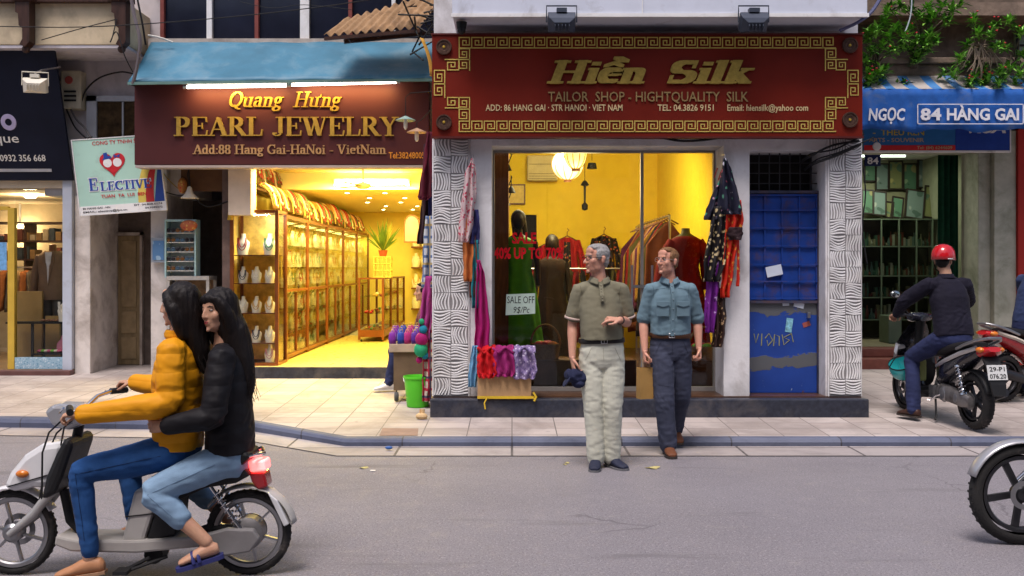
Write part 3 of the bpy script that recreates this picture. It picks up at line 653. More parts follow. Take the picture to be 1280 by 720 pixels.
mb = MB(); mb.box(7.44, 14.185, 2.34, 7.62, 14.198, 2.45); mb.box(7.52, 14.186, 1.62, 7.6, 14.2, 1.9); mb.build('wall_plate', white_paint, red)
# ================================================================ houses on the near side of the street, behind the camera: they close the street and mirror in the glass
near_win = mat('near_window', (.03, .035, .045), .15, var=.3)
for x0, x1, h, col_, lb in ((-17, -6.2, 9.5, (.34, .27, .20), 'tan row house across the street from the jewelry shop'), (-6.15, .9, 11, (.26, .27, .28), 'tall grey row house directly across from the silk shop'), (.95, 7.2, 8.6, (.36, .33, .24), 'pale row house across from the silk shop door'), (7.25, 17, 10, (.30, .20, .15), 'brick brown row house across from the red house')):
    t = thing('row_house', lb, 'building', ((x0+x1)/2, -4.5, 0), 0, 'row houses on the near side of the street')
    mb = MB(); mb.box(x0, -9, .1, x1, -4.5, h); mb.build('wall', mat('near_wall_%d' % int(x0), col_, .9, var=.1, dirt=tuple(c*.4 for c in col_), dirt_amt=.4, ds=1), t)
    mb = MB(); mb.box(x0-.1, -9, h+.002, x1+.1, -4.1, h+.2); mb.build('roof', near_win, t)
    n_ = int((x1-x0)//2.2)
    for fl_ in range(int(h//3)):
        for k in range(n_):
            xc = x0+(k+.5)*(x1-x0)/n_; z0 = .15 if fl_ == 0 else fl_*3.1+.9
            mb = MB(); mb.box(xc-.55, -4.495, z0, xc+.55, -4.46, z0+(2.4 if fl_ == 0 else 1.5)); mb.build('window', near_win, t)
mb = MB(); mb.box(-40, -9, .0, 40, -3.0, .095); mb.build('near_pavement', paving, kind='structure')
# ================================================================ red sign of the silk shop
SY = 10.15; Q = Pl(SY)
sg = thing('shop_sign', 'wide red shop sign with gold key pattern border and bold gold letters', 'sign', (1.38, 10.2, 2.97))
sign_red = mat('sign_red', (.150, .012, .005), .5, var=.18, vs=1.5, bump=.05, bs=200, spec=.15)
mb = MB(); mb.box(-.816, SY, 2.968, 3.575, HY-.003, 4.01); mb.build('board', sign_red, sg, bevel=.006)
mb = MB(); mb.box(-.824, SY-.012, 2.955, 3.583, SY+.05, 2.972); mb.box(-.824, SY-.012, 4.006, 3.583, SY+.05, 4.022); mb.build('edge_trim', mat('sign_edge', (.09, .012, .01), .5), sg)
def key_band(mb, u0, v0, u1, v1, wpx, flip=1):
    """Greek key pattern along a straight band given by its centre line"""
    a = V((Q.x(u0), Q.z(v0))); b = V((Q.x(u1), Q.z(v1))); L = (b-a).length; d = (b-a)/L; nrm = V((-d.y, d.x))*flip; W = wpx/F*SY
    n = max(1, round(L/(W*1.22))); ul = L/n; t = W*.095
    pat = [[(0,-.5),(0,.5)], [(0,.5),(.82,.5)], [(.82,.5),(.82,-.22)], [(.82,-.22),(.28,-.22)], [(.28,-.22),(.28,.2)], [(.28,.2),(.56,.2)], [(0,-.5),(1,-.5)], [(.56,.2),(.56,-.02)]]
    k = 0
    for i in range(n):
        for (p, q) in pat:
            P0 = a+d*((i+p[0])*ul)+nrm*(p[1]*W); P1 = a+d*((i+q[0])*ul)+nrm*(q[1]*W)
            e = (P1-P0).normalized()*t/2; P0 = P0-e; P1 = P1+e; o = V((-e.y, e.x)).normalized()*t/2; k += 1; y = SY-.007-.0002*(k % 8)
            mb.prism([tuple(P0-o), tuple(P1-o), tuple(P1+o), tuple(P0+o)], y, SY-.0005)
mb = MB(); W = 13
key_band(mb, 574, 53.5, 1044, 53.5, W); key_band(mb, 574, 158, 1044, 158, W)
for s_, ue, ui in ((1, 549.5, 580.5), (-1, 1066, 1038)):
    key_band(mb, ui, 61, ui, 88, W, -s_); key_band(mb, ui-s_*7, 81, ue+s_*7, 81, W, s_); key_band(mb, ue, 88, ue, 122, W, -s_)
    key_band(mb, ui-s_*7, 128.5, ue+s_*7, 128.5, W, -s_); key_band(mb, ui, 122, ui, 151, W, -s_)
mb.build('key_border', gold_pale, sg)
mb = MB()
FAT = dict(nib=(.25, .13), thin=(.10, .10), slant=.22)
serif(mb, 'Hi\u1ec1n', Q.x(683), Q.x(807), Q.z(104), 27/F*SY, SY-.001, .03, **FAT); mb.build('lettering', mat('gold_sign', (.36, .25, .05), .55, .3, var=.2, vs=30), sg); mb = MB()
serif(mb, 'Silk', Q.x(833), Q.x(943), Q.z(104), 27/F*SY, SY-.001, .03, **FAT)
mb.build('lettering', mat('gold_sign', (.36, .25, .05), .55, .3, var=.2, vs=30), sg)
mb = MB()
sans(mb, 'TAILOR  SHOP - HIGHTQUALITY  SILK', Q.x(685), Q.x(935), Q.z(127), 12.5/F*SY, SY-.0005, .015, .004)
mb.build('lettering', mat('gold_dull', (.36, .24, .10), .45, .4, var=.2, vs=30), sg)
mb = MB()
for tx_, ua, ub in (('ADD: 86 HANG GAI \u00b7 STR HANOI \u00b7 VIET NAM', 607, 778), ('TEL: 04.3826 9151', 822, 892), ('Email: hiensilk@yahoo com', 909, 1010)):
    mb = MB(); sans(mb, tx_, Q.x(ua), Q.x(ub), Q.z(138.5), 8/F*SY, SY-.0005, .006, .012); mb.build('lettering', mat('pale_letters', (.66, .50, .26), .5), sg)
for u, v in ((555, 59), (555, 153), (1062, 57), (1062, 150)):
    mb = MB(); c = (Q.x(u), SY, Q.z(v)); r = .078
    mb.lathe([(0, .012), (r*.45, .014), (r*.5, .02), (r*.8, .02), (r*.84, .03), (r, .03), (r*1.03, .0)], c, (0, -1, 0), 28)
    mb.build('medallion', mat('medallion', (.10, .055, .04), .35, .4, var=.3, vs=30), sg, smooth=True)
    mb = MB(); mb.lathe([(0, .024), (r*.16, .022), (r*.2, .014)], c, (0, -1, 0), 12); mb.build('boss', gold, sg, smooth=True)
# ================================================================ maroon sign of the pearl shop
TY = 12.84; T = Pl(TY)
pg = thing('shop_sign', 'maroon jewelry shop sign with raised gold serif letters below the blue awning', 'sign', (-3, 12.9, 2.97))
mb = MB(); mb.box(T.x(168), TY, T.z(206), T.x(536), TY+.25, T.z(100)); mb.build('board', mat('sign_maroon', (.068, .019, .020), .55, var=.1, vs=1.2, spec=.15), pg, bevel=.006)
mb = MB(); mb.box(T.x(169), TY+.002, T.z(209.5), T.x(536), TY+.24, T.z(206.5)); mb.build('bottom_trim', mat('trim_grey', (.35, .30, .28), .6), pg)
mb = MB()
serif(mb, 'Quang  H\u01b0ng', T.x(287), T.x(428), T.z(134), 19/F*TY, TY-.001, .02, nib=(.15, .055), slant=.24)
mb.build('lettering', gold, pg)
mb = MB()
serif(mb, 'PEARL', T.x(218), T.x(329), T.z(170), 23.5/F*TY, TY-.001, .03, nib=(.18, .055)); mb.build('lettering', mat('gold_bright', (.48, .31, .06), .4, .5, var=.15, vs=20), pg); mb = MB(); serif(mb, 'JEWELRY', T.x(341), T.x(499), T.z(170), 23.5/F*TY, TY-.001, .03, nib=(.18, .055))
mb.build('lettering', mat('gold_bright', (.48, .31, .06), .4, .5, var=.15, vs=20), pg)
mb = MB()
serif(mb, 'Add:88 Hang Gai-HaNoi - VietNam', T.x(241), T.x(483), T.z(192.5), 11.5/F*TY, TY-.001, .012, nib=(.16, .07), thin=(.09, .07))
mb.build('lettering', mat('gold_rose', (.50, .30, .14), .4, .4), pg)
mb = MB(); sans(mb, 'Tel:38248005', T.x(486), T.x(531), T.z(198), 8/F*TY, TY-.001, .006, .012); mb.build('lettering', mat('orange_letters', (.60, .24, .03), .5), pg)
# fluorescent tubes under the awning
tube_em = emis('tube_light', (1.0, .80, .66), 9)
cap_m = mat('tube_cap', (.5, .49, .47), .5)
for i, (ua, ub, va, vb, lb) in enumerate(((234, 358, 106, 104, 'lit fluorescent tube under the blue awning above the italic gold name'), (365, 495, 103, 99.5, 'lit fluorescent tube under the right half of the blue awning, ending above the swinging lamps'))):
    p, q = at(ua, va+3, 12.66), at(ub, vb+3, 12.66)
    t = thing('tube_lamp', lb, 'lamp', (p+q)/2, 0, 'fluorescent tubes under the awning')
    mb = MB(); mb.cyl(p, q, .019, n=10); mb.build('tube', tube_em, t, smooth=True)
    mb = MB(); e = (q-p).normalized()
    for a, b in ((p-e*.05, p-e*.002), (q+e*.002, q+e*.05)): mb.cyl(a, b, .022, n=10)
    mb.bar(p+V((0, .03, .03)), q+V((0, .03, .03)), .03, .03); mb.build('socket', cap_m, t)
    lamp('tube_glow', 'AREA', (p+q)/2+V((0, .02, -.025)), 6, (1, .62, .16), t, 1.2, .05, (R(38), 0, 0))
# ================================================================ dark sign of the suit shop (leans forward)
dg_ = thing('shop_sign', 'dark navy shop sign with white phone number leaning out at the left edge', 'sign', (-7.5, 13.2, 2.8))
def lean(x, y, z): f = (z-2.82)/(4.47-2.82); return V((x, 13.5-.55*f+(y-13.0), z))
navy = mat('sign_navy', (.008, .010, .022), .45, var=.2, vs=2, spec=.15)
mb = MB(); mb.box(-11, 13.0, 2.82, -5.955, 13.05, 4.47); mb.v = [tuple(lean(*p)) for p in mb.v]; mb.build('board', navy, dg_, bevel=.004)
mb = MB(); z_ = 2.82+1.65*(225-215)/163
mb.box(-11, 12.99, 2.93, -6.22, 12.999, 2.97); mb.v = [tuple(lean(*p)) for p in mb.v]; mb.build('rule', mat('sign_grey', (.40, .40, .42), .6), dg_)
mb = MB()
sans(mb, 'Hotline: 0932 356 668', -7.28, -6.28, 3.07, .085, 12.999, .004, .01, fn=lean)
sans(mb, 'boutique', -7.4, -6.60, 3.31, .12, 12.999, .004, .004, fn=lean)
mb.build('lettering', white_plastic, dg_)
mb = MB(); mb.lathe([(.045, .004), (.05, .008), (.10, .008), (.105, 0)], (-6.70, 13.0, 3.57), (0, -1, 0), 24); mb.v = [tuple(lean(*p)) for p in mb.v]; mb.build('emblem', mat('emblem_lilac', (.45, .40, .60), .5), dg_)
# ================================================================ mint green board hung in front of the passage house
el = thing('hanging_sign', 'tilted mint green sign with red heart emblem and blue lettering', 'sign', (-5.2, 13.2, 2.33))
EA = R(4.0); EO = at(101, 269, 13.15)
def eb(x, y, z): return EO+V((x*math.cos(EA)-z*math.sin(EA)*1.7, y-13.0, x*math.sin(EA)+z*math.cos(EA)))
EW, EH = 1.13, .985
def eput(fnc, name, m, y):
    mb = MB(); fnc(mb); mb.v = [tuple(eb(*p)) for p in mb.v]; return mb.build(name, m, el)
mint = mat('mint', (.40, .62, .52), .5, var=.05, vs=2, dirt=(.3, .42, .36), dirt_amt=.25)
eput(lambda mb: mb.box(0, 13.0, 0, EW, 13.03, EH), 'board', mint, 0)
def rim(mb):
    for a in ((-.012, 12.992, -.012, EW+.012, 13.034, .0), (-.012, 12.992, EH, EW+.012, 13.034, EH+.012), (-.012, 12.992, .0, 0, 13.034, EH), (EW, 12.992, .0, EW+.012, 13.034, EH)): mb.box(*a)
eput(rim, 'rim', white_paint, 0)
eput(lambda mb: mb.box(.002, 12.996, .002, EW-.002, 12.9995, .11), 'white_strip', white_paint, 0)
def sw(lo, hi):
    def f(mb):
        L = [(lo+.22*(1-t)**1.0*0+.30*t*t, .112+t*.78) for t in [i/8 for i in range(9)]]
        Rr = [(hi+.30*t*t, .112+t*.78) for t in [i/8 for i in range(9)]]
        mb.prism([(min(x, EW-.003), z) for x, z in L]+[(min(x, EW-.003), z) for x, z in Rr[::-1]], 12.995, 12.9985)
    return f
eput(sw(.78, .882), 'stripe', mat('stripe_yellow', (.65, .50, .10), .5), 0)
def sw2(lo, hi, top):
    def f(mb):
        n = 8; L = [(lo+.26*(i/n)**2, .112+top*i/n) for i in range(n+1)]; r = [(hi+.26*(i/n)**2*.7, .112+top*i/n) for i in range(n+1)]
        mb.prism([(min(x, EW-.004), z) for x, z in L]+[(min(x, EW-.004), z) for x, z in r[::-1]], 12.9945, 12.998)
    return f
eput(sw2(.885, .99, .72), 'stripe', mat('stripe_red', (.45, .03, .03), .5), 0)
eput(lambda mb: mb.prism([(.995, .112), (EW-.004, .112), (EW-.004, .74), (1.06, .45)], 12.9940, 12.9975), 'stripe', mat('stripe_blue', (.03, .07, .30), .5), 0)
ered = mat('sign_heart_red', (.50, .02, .03), .5)
def heart(mb, s=1, cx=.50, cz=.655, y=12.992):
    pts = []
    for i in range(40):
        t = 2*PI*i/40; pts.append((cx+s*.0105*16*math.sin(t)**3, cz+s*.0108*(13*math.cos(t)-5*math.cos(2*t)-2*math.cos(3*t)-math.cos(4*t))))
    mb.prism(pts, y, 12.9992)
eput(heart, 'emblem', ered, 0)
def disc(mb, cx, cz, r, y, sx=1): mb.prism([(cx+r*sx*math.cos(2*PI*i/16), cz+r*math.sin(2*PI*i/16)) for i in range(16)], y, 12.9915)
eput(lambda mb: (disc(mb, .435, .66, .058, 12.990), disc(mb, .565, .66, .058, 12.990)), 'emblem_faces', white_paint, 0)
eput(lambda mb: (mb.prism([(.37,.70),(.50,.72),(.48,.755),(.45,.75),(.44,.80),(.39,.79),(.395,.735)], 12.9885, 12.9895), mb.prism([(.53,.72),(.565,.74),(.60,.72),(.61,.77),(.565,.745),(.525,.77)], 12.9885, 12.9895)), 'emblem_hat', mat('sign_blue', (.02, .06, .30), .5), 0)
eput(lambda mb: mb.prism([(.45,.60),(.55,.60),(.57,.57),(.50,.52),(.43,.57)], 12.9885, 12.9895), 'emblem_bow', ered, 0)
def wordout(mb): serif(mb, 'E', .15, .285, .305, .17, 12.9975, .002, nib=(.29, .16), thin=(.18, .15)); serif(mb, 'LECTIVE', .29, .985, .295, .125, 12.9975, .002, nib=(.30, .18), thin=(.2, .16))
eput(wordout, 'letter_outline', white_paint, 0)
def word(mb): serif(mb, 'E', .16, .275, .31, .16, 12.994, .002, nib=(.2, .07), thin=(.08, .06)); serif(mb, 'LECTIVE', .30, .975, .30, .115, 12.994, .002, nib=(.2, .07), thin=(.08, .06))
eput(word, 'lettering', mat('sign_blue', (.02, .06, .30), .5), 0)
def redt(mb):
    sans(mb, 'CONG TY TNHH SITEC', .26, .98, .905, .052, 12.9985, .003, .006); sans(mb, 'TUAN  TA  LUI  BEN', .30, .90, .205, .042, 12.9925, .002, .015)
eput(redt, 'lettering', ered, 0)
def blk(mb):
    sans(mb, '80 HANG GAI - HN', .04, .40, .066, .026, 12.9955, .002, .01); sans(mb, 'EMAIL: elective@fpt.vn', .04, .62, .02, .026, 12.9955, .002, .01)
    sans(mb, 'DT: 04.828.6174', .72, 1.09, .072, .024, 12.9955, .002, .01); sans(mb, '04.9285272', .86, 1.09, .026, .024, 12.9955, .002, .01)
eput(blk, 'lettering', black_metal, 0)
mb = MB(); mb.tube([eb(.1, 13.03, EH), eb(.1, 13.5, EH+.12)], .008, 6); mb.tube([eb(1.0, 13.03, EH), eb(1.0, 13.5, EH+.12)], .008, 6); mb.build('hanger', cable_black, el)
# ================================================================ blue cloth banner and souvenir board of number 84
bn = thing('awning_banner', 'blue cloth awning valance with white house number lettering below balcony plants', 'awning', (6, 12.8, 3.4))
BY = 12.8; B = Pl(BY)
cloth_blue = mat('banner_blue', (.015, .10, .38), .75, var=.25, vs=4, bump=.2, bs=40, dirt=(.10, .16, .30), dirt_amt=.4, ds=4)
def valf(u, v):
    x = 4.50+3.2*u; z = B.z(163)+(B.z(111)-B.z(163))*v+(1-v)*(.02*math.sin(u*23)+.012*math.sin(u*51)); y = BY+.012+(1-v)*.012*math.sin(u*40)+.006*math.sin(u*90+v*4)
    return V((x, y, z))
mb = MB(); mb.grid(valf, 120, 6); mb.build('valance', cloth_blue, bn, smooth=True, solid=.004)
def stripem():
    m, n, b = newmat('awning_stripe'); co = n.coord(); sp = n.new('ShaderNodeSeparateXYZ'); n.link(co, sp.inputs[0])
    a = n.new('ShaderNodeMath', operation='MULTIPLY'); n.link(sp.outputs[0], a.inputs[0]); a.inputs[1].default_value = 21
    s_ = n.new('ShaderNodeMath', operation='SINE'); n.link(a.outputs[0], s_.inputs[0])
    c = n.mix(n.ramp(s_.outputs[0], .15, .3), (.42, .38, .35), (.05, .20, .48)); d = n.ramp(n.noise(co, 3, 6), .5, .8); c = n.mix(d, c, (.22, .2, .18))
    n.link(c, b.inputs['Base Color']); b.inputs['Roughness'].default_value = .85; return m
def topf(u, v):
    return V((4.50+3.2*u+.0*v, BY+.012+.42*v, B.z(111)+.25*v-.02*math.sin(v*PI)+.01*math.sin(u*23)*v*(1-v)*4))
mb = MB(); mb.grid(topf, 60, 5); mb.build('striped_top', stripem(), bn, smooth=True, solid=.004)
mb = MB(); yb = BY-.012
sans(mb, 'NG\u1eccC', B.x(1085), B.x(1131), B.z(150.5), 15/F*BY, yb, .004, .025, .12)
sans(mb, '84', B.x(1150), B.x(1176), B.z(150), 14.5/F*BY, yb, .004, .035); sans(mb, 'H\u00c0NG GAI', B.x(1183), B.x(1273), B.z(150), 14.5/F*BY, yb, .004, .03)
for a in ((1146, 155.5, 1279, 154.5), (1146, 131, 1279, 130), (1146, 155.5, 1147.2, 130), (1277.8, 155.5, 1279, 130)): mb.box(B.x(a[0]), yb-.004, B.z(a[1]), B.x(a[2]), yb, B.z(a[3]))
mb.build('lettering', mat('banner_white', (.70, .70, .74), .7, dirt=(.35, .4, .5), dirt_amt=.3, ds=9), bn)
sv = thing('shop_sign', 'blue and red souvenir shop board partly covered by the cloth valance', 'sign', (6, 13.6, 3.2))
GY2 = 13.6; G = Pl(GY2)
mb = MB(); mb.box(G.x(1080), GY2, G.z(188), G.x(1221), GY2+.05, G.z(140)); mb.build('board', mat('board_blue', (.03, .16, .42), .4), sv)
mb = MB(); mb.box(G.x(1080), GY2-.004, G.z(188), G.x(1194), GY2-.0005, G.z(181.5)); mb.build('red_strip', mat('strip_red', (.62, .03, .035), .45), sv)
mb = MB(); mb.box(G.x(1194.2), GY2-.004, G.z(188), G.x(1262), GY2+.052, G.z(140)); mb.build('navy_panel', mat('panel_navy', (.02, .06, .34), .4), sv)
mb = MB(); mb.box(G.x(1080), GY2-.008, G.z(190.5), G.x(1263.5), GY2+.054, G.z(188.2)); mb.box(G.x(1262.2), GY2-.008, G.z(188.2), G.x(1263.6), GY2+.054, G.z(140)); mb.build('frame', white_paint, sv)
mb = MB(); sans(mb, '-  TH\u00caU REN', G.x(1091), G.x(1155), G.z(169), 7.5/F*GY2, GY2-.001, .004, .012); mb.build('lettering', mat('letters_yellow', (.55, .42, .05), .5), sv)
mb = MB(); sans(mb, 'ARTS - SOUVENIR', G.x(1086), G.x(1155), G.z(177.5), 5.2/F*GY2, GY2-.001, .004, .012); sans(mb, 'Tel: (84) 6244609', G.x(1146), G.x(1190), G.z(186.5), 4/F*GY2, GY2-.0045, .004, .01); mb.build('lettering', mat('letters_tan', (.50, .36, .22), .5), sv)
mb = MB(); sans(mb, 'VISA', G.x(1209), G.x(1257), G.z(166), 12/F*GY2, GY2-.005, .004, .03, .3); mb.build('lettering', white_paint, sv)
npt = thing('number_plate', 'small dark blue house number plate 84 beside the carved pillar', 'sign', at(1091, 208, 14.3))
N = Pl(14.28)
mb = MB(); mb.box(N.x(1081), 14.28, N.z(207.5), N.x(1101), 14.30, N.z(193.5)); mb.build('plate', mat('plate_navy', (.012, .02, .09), .4), npt, bevel=.004)
mb = MB(); sans(mb, '84', N.x(1084), N.x(1098), N.z(205), 8.5/F*14.28, 14.279, .004, .02); mb.build('lettering', white_paint, npt)
rd = MB(); rd.lathe([(0, .02), (.05, .02), (.058, .0)], at(1096, 183, 13.5), (0, -1, 0), 20); fl_ = rd.build('round_emblem', white_paint, smooth=True, tagv=('small white round disc hanging in front of the souvenir board', 'ornament'))
# ================================================================ flood lights
def flood(name_label, u, v, Y, sc, m, down=25, yaw=0, arm=True):
    c = at(u, v, Y); t = thing('floodlight', name_label, 'floodlight', c)
    M_ = Matrix.Translation(c) @ Matrix.Rotation(yaw, 4, 'Z') @ Matrix.Rotation(R(-down), 4, 'X')
    mb = MB(); mb.T = M_; w_, h_ = .135*sc, .085*sc
    mb.loft([[V((-w_*a, y, -h_*a)), V((w_*a, y, -h_*a)), V((w_*a, y, h_*a)), V((-w_*a, y, h_*a))] for a, y in ((.55, -.10*sc), (.92, -.06*sc), (1, 0), (1, .05*sc), (.9, .055*sc))], True)
    for i in range(5): mb.box(-w_*.5+i*w_*.25-.004, -.135*sc, -h_*.4, -w_*.5+i*w_*.25+.004, -.095*sc, h_*.4)
    mb.build('housing', m, t, bevel=.004, fix=True)
    mb = MB(); mb.T = M_; mb.box(-w_*.86, .056*sc, -h_*.86, w_*.86, .06*sc, h_*.86); mb.build('glass', mat('lamp_glass', (.25, .27, .30), .1, .5), t)
    mb = MB(); mb.T = Matrix.Translation(c) @ Matrix.Rotation(yaw, 4, 'Z')
    mb.tube([(-w_-.012, 0, 0), (-w_-.012, 0, h_*1.9), (w_+.012, 0, h_*1.9), (w_+.012, 0, 0)], .008, 6)
    mb.box(-.05*sc, -.05*sc, h_*1.05, .05*sc, .03, h_*1.55); mb.build('bracket', m, t)
    return t
fl_dark = mat('flood_dark', (.05, .06, .085), .5, .3)
f1 = flood('dark floodlight under the white canopy, above the gold name of the red sign', 702, 28, 9.72, 1.0, fl_dark, -40)
f2 = flood('dark floodlight under the white canopy nearer the balcony plants', 942, 28, 9.72, 1.0, fl_dark, -40)
f3 = flood('white floodlight on a bent arm in front of the navy sign', 44, 107, 12.6, 1.05, mat('flood_white', (.66, .62, .52), .5, var=.1), -20, .25)
mb = MB(); mb.tube([at(44, 92, 12.6), at(52, 88, 12.7), at(75, 84, 13.1)], .012, 6); mb.build('arm', steel, f3)
cam1 = MB(); cam1.cyl(at(577, 34, 9.95)+V((0, 0, .05)), at(577, 34, 9.95)-V((0, 0, .02)), .055, .045, 16); cam1.sph(at(577, 34, 9.95)-V((0, 0, .03)), .042); cam1.build('dome_camera', black_metal, smooth=True, tagv=('small black dome camera below the left end of the canopy', 'camera'))
# swinging lamps by the silk shop corner
for u, v, colr, lb in ((507, 150, (.22, .34, .32), 'pale green enamel pendant lamp on a bent wire beside the maroon sign'), (521, 165, (.42, .26, .17), 'rusty orange pendant lamp hanging lower beside the maroon sign')):
    c = at(u, v, 12.2); t = thing('pendant_lamp', lb, 'lamp', c)
    mb = MB(); mb.lathe([(.012, .05), (.03, .04), (.12, 0), (.123, -.008), (.03, .03)], c, n=24); mb.build('shade', mat('enamel%d' % u, colr, .4, var=.15), t, smooth=True)
    mb = MB(); mb.lathe([(.015, .02), (.026, 0), (.024, -.09), (.012, -.115), (0, -.12)], c, n=14); mb.build('bulb', mat('bulb_white', (.75, .73, .68), .25), t, smooth=True)
    mb = MB(); mb.tube([c+V((0, 0, .04)), c+V((.0, 0, .28 if u == 507 else .12)), c+V((.06, 0, .33 if u == 507 else .15)), (-.9, 11.9, c.z+.30)], .006, 6); mb.build('wire', cable_black, t)
# corrugated roof sheet
rs = thing('roof_sheet', 'rusty brown corrugated roof sheet sagging above the right end of the blue awning', 'roof sheet', (-1.8, 12.5, 4.6))
k0, k1, k2, k3 = at(405, 44, 12.3), at(525, 34, 12.3), at(560, -14, 12.9), at(432, 24, 12.9)
def rsf(u, v):
    p = k0.lerp(k1, u).lerp(k3.lerp(k2, u), v); p.z += .022*math.sin(u*2*PI*11)+.02*noise.noise((u*4, v*3, 1)); return p
mb = MB(); mb.grid(rsf, 132, 6); mb.build('sheet', mat('sheet_tan', (.34, .21, .11), .8, var=.35, vs=4, dirt=(.10, .06, .035), dirt_amt=.7, ds=4), rs, smooth=True, solid=.006)
mb = MB(); mb.bar(k0+V((0, .02, -.04)), k1+V((0, .02, -.04)), .04, .04); mb.bar(k0+V((.3, .1, -.05)), k2+V((-.2, 0, -.08)), .035, .04); mb.bar(at(430, 52, 12.5), at(556, 40, 12.9), .05, .05); mb.bar(at(470, 46, 12.6), at(548, 10, 12.6), .04, .04); mb.build('rafter', dark_wood, rs)
mb = MB()
for i in range(14):
    p = at(530+rnd.uniform(-12, 22), rnd.uniform(0, 38), 11.4+rnd.uniform(0, 1)); mb.tube([p, p+V((rnd.uniform(-.3, .3), rnd.uniform(-.1, .2), rnd.uniform(-.25, .1))), p+V((rnd.uniform(-.4, .4), 0, rnd.uniform(-.4, .2)))], .012, 5)
mb.build('wire_tangle', cable_black, tagv=('dark tangle of cables beside the canopy and the corrugated sheet', 'cables'))
mb = MB(); mb.grid(lambda u, v: at(525+12*v+4*u+3*math.sin(v*3), 47+v*48, 11.6)+V((0, .05*u, 0)), 4, 8); mb.build('cloth_strip', mat('strip_orange', (.60, .33, .06), .6), smooth=True, solid=.004, tagv=('narrow orange cloth strip hanging left of the red sign', 'cloth strip'))
# ================================================================ cables, meter box
def cable(pts, r=.008, label=None, name='cable', m=None):
    P = [V(p) for p in pts]; out = []
    for i in range(len(P)-1):
        p0, p1, p2, p3 = P[max(i-1, 0)], P[i], P[i+1], P[min(i+2, len(P)-1)]
        for j in range(6):
            t = j/6; out.append(.5*((2*p1)+(p2-p0)*t+(2*p0-5*p1+4*p2-p3)*t*t+(3*p1-p0-3*p2+p3)*t**3))
    out.append(P[-1]); mb = MB(); mb.tube(out, r, 6)
    return mb.build(name, m or cable_black, smooth=True, tagv=(label, 'cable'))
bx = thing('meter_box', 'cream electric meter box between the navy sign and the mauve wall', 'meter box', at(88, 135, 13.5))
mb = MB(); a, b = at(76, 136, 13.45), at(101, 88, 13.45); mb.box(a.x, 13.45, a.z, b.x, 13.64, b.z); mb.build('case', mat('meter_cream', (.44, .40, .30), .6, dirt=(.2, .17, .13), dirt_amt=.5), bx, bevel=.015)
mb = MB(); p = at(86, 100, 13.44); mb.lathe([(0, .01), (.05, .01), (.055, 0)], p, (0, -1, 0), 16); mb.build('red_badge', mat('badge_red', (.32, .06, .05), .6), bx)
mb = MB()
for z in (.0, .06, .12): mb.box(a.x+.05, 13.435, a.z+.1+z, b.x-.06, 13.448, a.z+.125+z)
mb.build('slot', black_metal, bx)
cable([at(101, 130, 13.5), at(108, 112, 13.5), at(125, 97, 13.55), at(150, 90, 13.55), at(166, 92, 13.4)], .012, 'black cable arching over the mauve wall from the meter box')
cable([at(88, 136, 13.5), at(96, 150, 13.45), at(106, 160, 13.4), at(113, 172, 13.3)], .016, 'thick grey cable dropping from the meter box to the mint sign', m=mat('cable_grey', (.10, .09, .09), .6))
cable([at(82, 134, 13.5), at(92, 156, 13.45), at(100, 166, 13.4), at(108, 173, 13.3)], .012, 'thin black cable beside the thick one under the meter box')
cable([at(0, 33, 12.2), at(90, 34, 12.2), at(180, 30, 12.2), at(300, 20, 12.2), at(420, 6, 12.2), at(520, -10, 12.2)], .006, 'long thin overhead cable crossing the balcony and the upper window')
cable([at(52, 50, 12.6), at(100, 36, 12.5), at(146, 24, 12.6)], .006, 'thin cable strung between the two wooden brackets')
cable([at(146, 24, 12.6), at(140, 48, 12.55), at(138, 52, 12.5), at(146, 40, 12.5), at(156, 70, 12.5), at(166, 90, 12.6)], .007, 'looped cable hanging below the right wooden bracket')
cable([at(163, -10, 12.5), at(168, 20, 12.5), at(175, 50, 12.5), at(172, 80, 12.55), at(166, 105, 12.6)], .024, 'thick cable bundle running down the house corner left of the awning', m=mat('cable_grey2', (.14, .12, .13), .6))
cable([at(170, -10, 12.6), at(178, 30, 12.6), at(182, 56, 12.7)], .014, 'black cable beside the thick bundle at the house corner')
cable([at(185, 44, 13.2), at(200, 47, 13.2), at(216, 53, 13.25)], .012, 'short pale pipe sticking out above the awning', m=white_plastic)
cable([at(300, 2, 12.9), at(340, 10, 12.9), at(380, 6, 12.9), at(440, 12, 12.9)], .004, 'thin wire sagging before the upper window')
# cables at the right end of the silk shop
for i, (a, b, c, r, lb) in enumerate((((1000, 204), (1040, 182), (1074, 176), .012, 'lowest dark cable slanting up across the right carved pillar'),
        ((1003, 200), (1045, 186), (1080, 168), .009, 'middle dark cable slanting across the right carved pillar'), ((1012, 206), (1050, 190), (1092, 172), .008, 'thin cable crossing the right carved pillar towards the souvenir board'),
        ((1006, 212), (1046, 194), (1076, 180), .015, 'thick dark cable over the blue door corner'))):
    cable([at(a[0], a[1], 10.6), at(a[0]+12, a[1]-8, 10.3), at(b[0], b[1], 10.28), at(c[0], c[1], 10.28)], r, lb)
cable([at(1077, 200, 10.4), at(1082, 240, 10.4), at(1078, 285, 10.4), at(1084, 330, 10.4)], .007, 'black cable hanging down the right edge of the carved pillar')
cable([at(1104, -8, 9.9), at(1090, 14, 9.9), at(1072, 28, 9.9), at(1050, 38, 10.05)], .018, 'blue grey cable curling around the right end of the canopy', m=mat('cable_blue', (.10, .11, .22), .5))
cable([at(1130, 44, 12.9), at(1138, 20, 12.9), at(1140, -8, 12.9)], .009, 'pale hose hanging among the balcony plants', m=mat('hose_pale', (.45, .50, .55), .5))
cable([at(818, 170, 10.3), at(850, 176, 10.3), at(880, 175, 10.3), at(905, 171, 10.3)], .012, 'cable sagging under the red sign over the shop window')
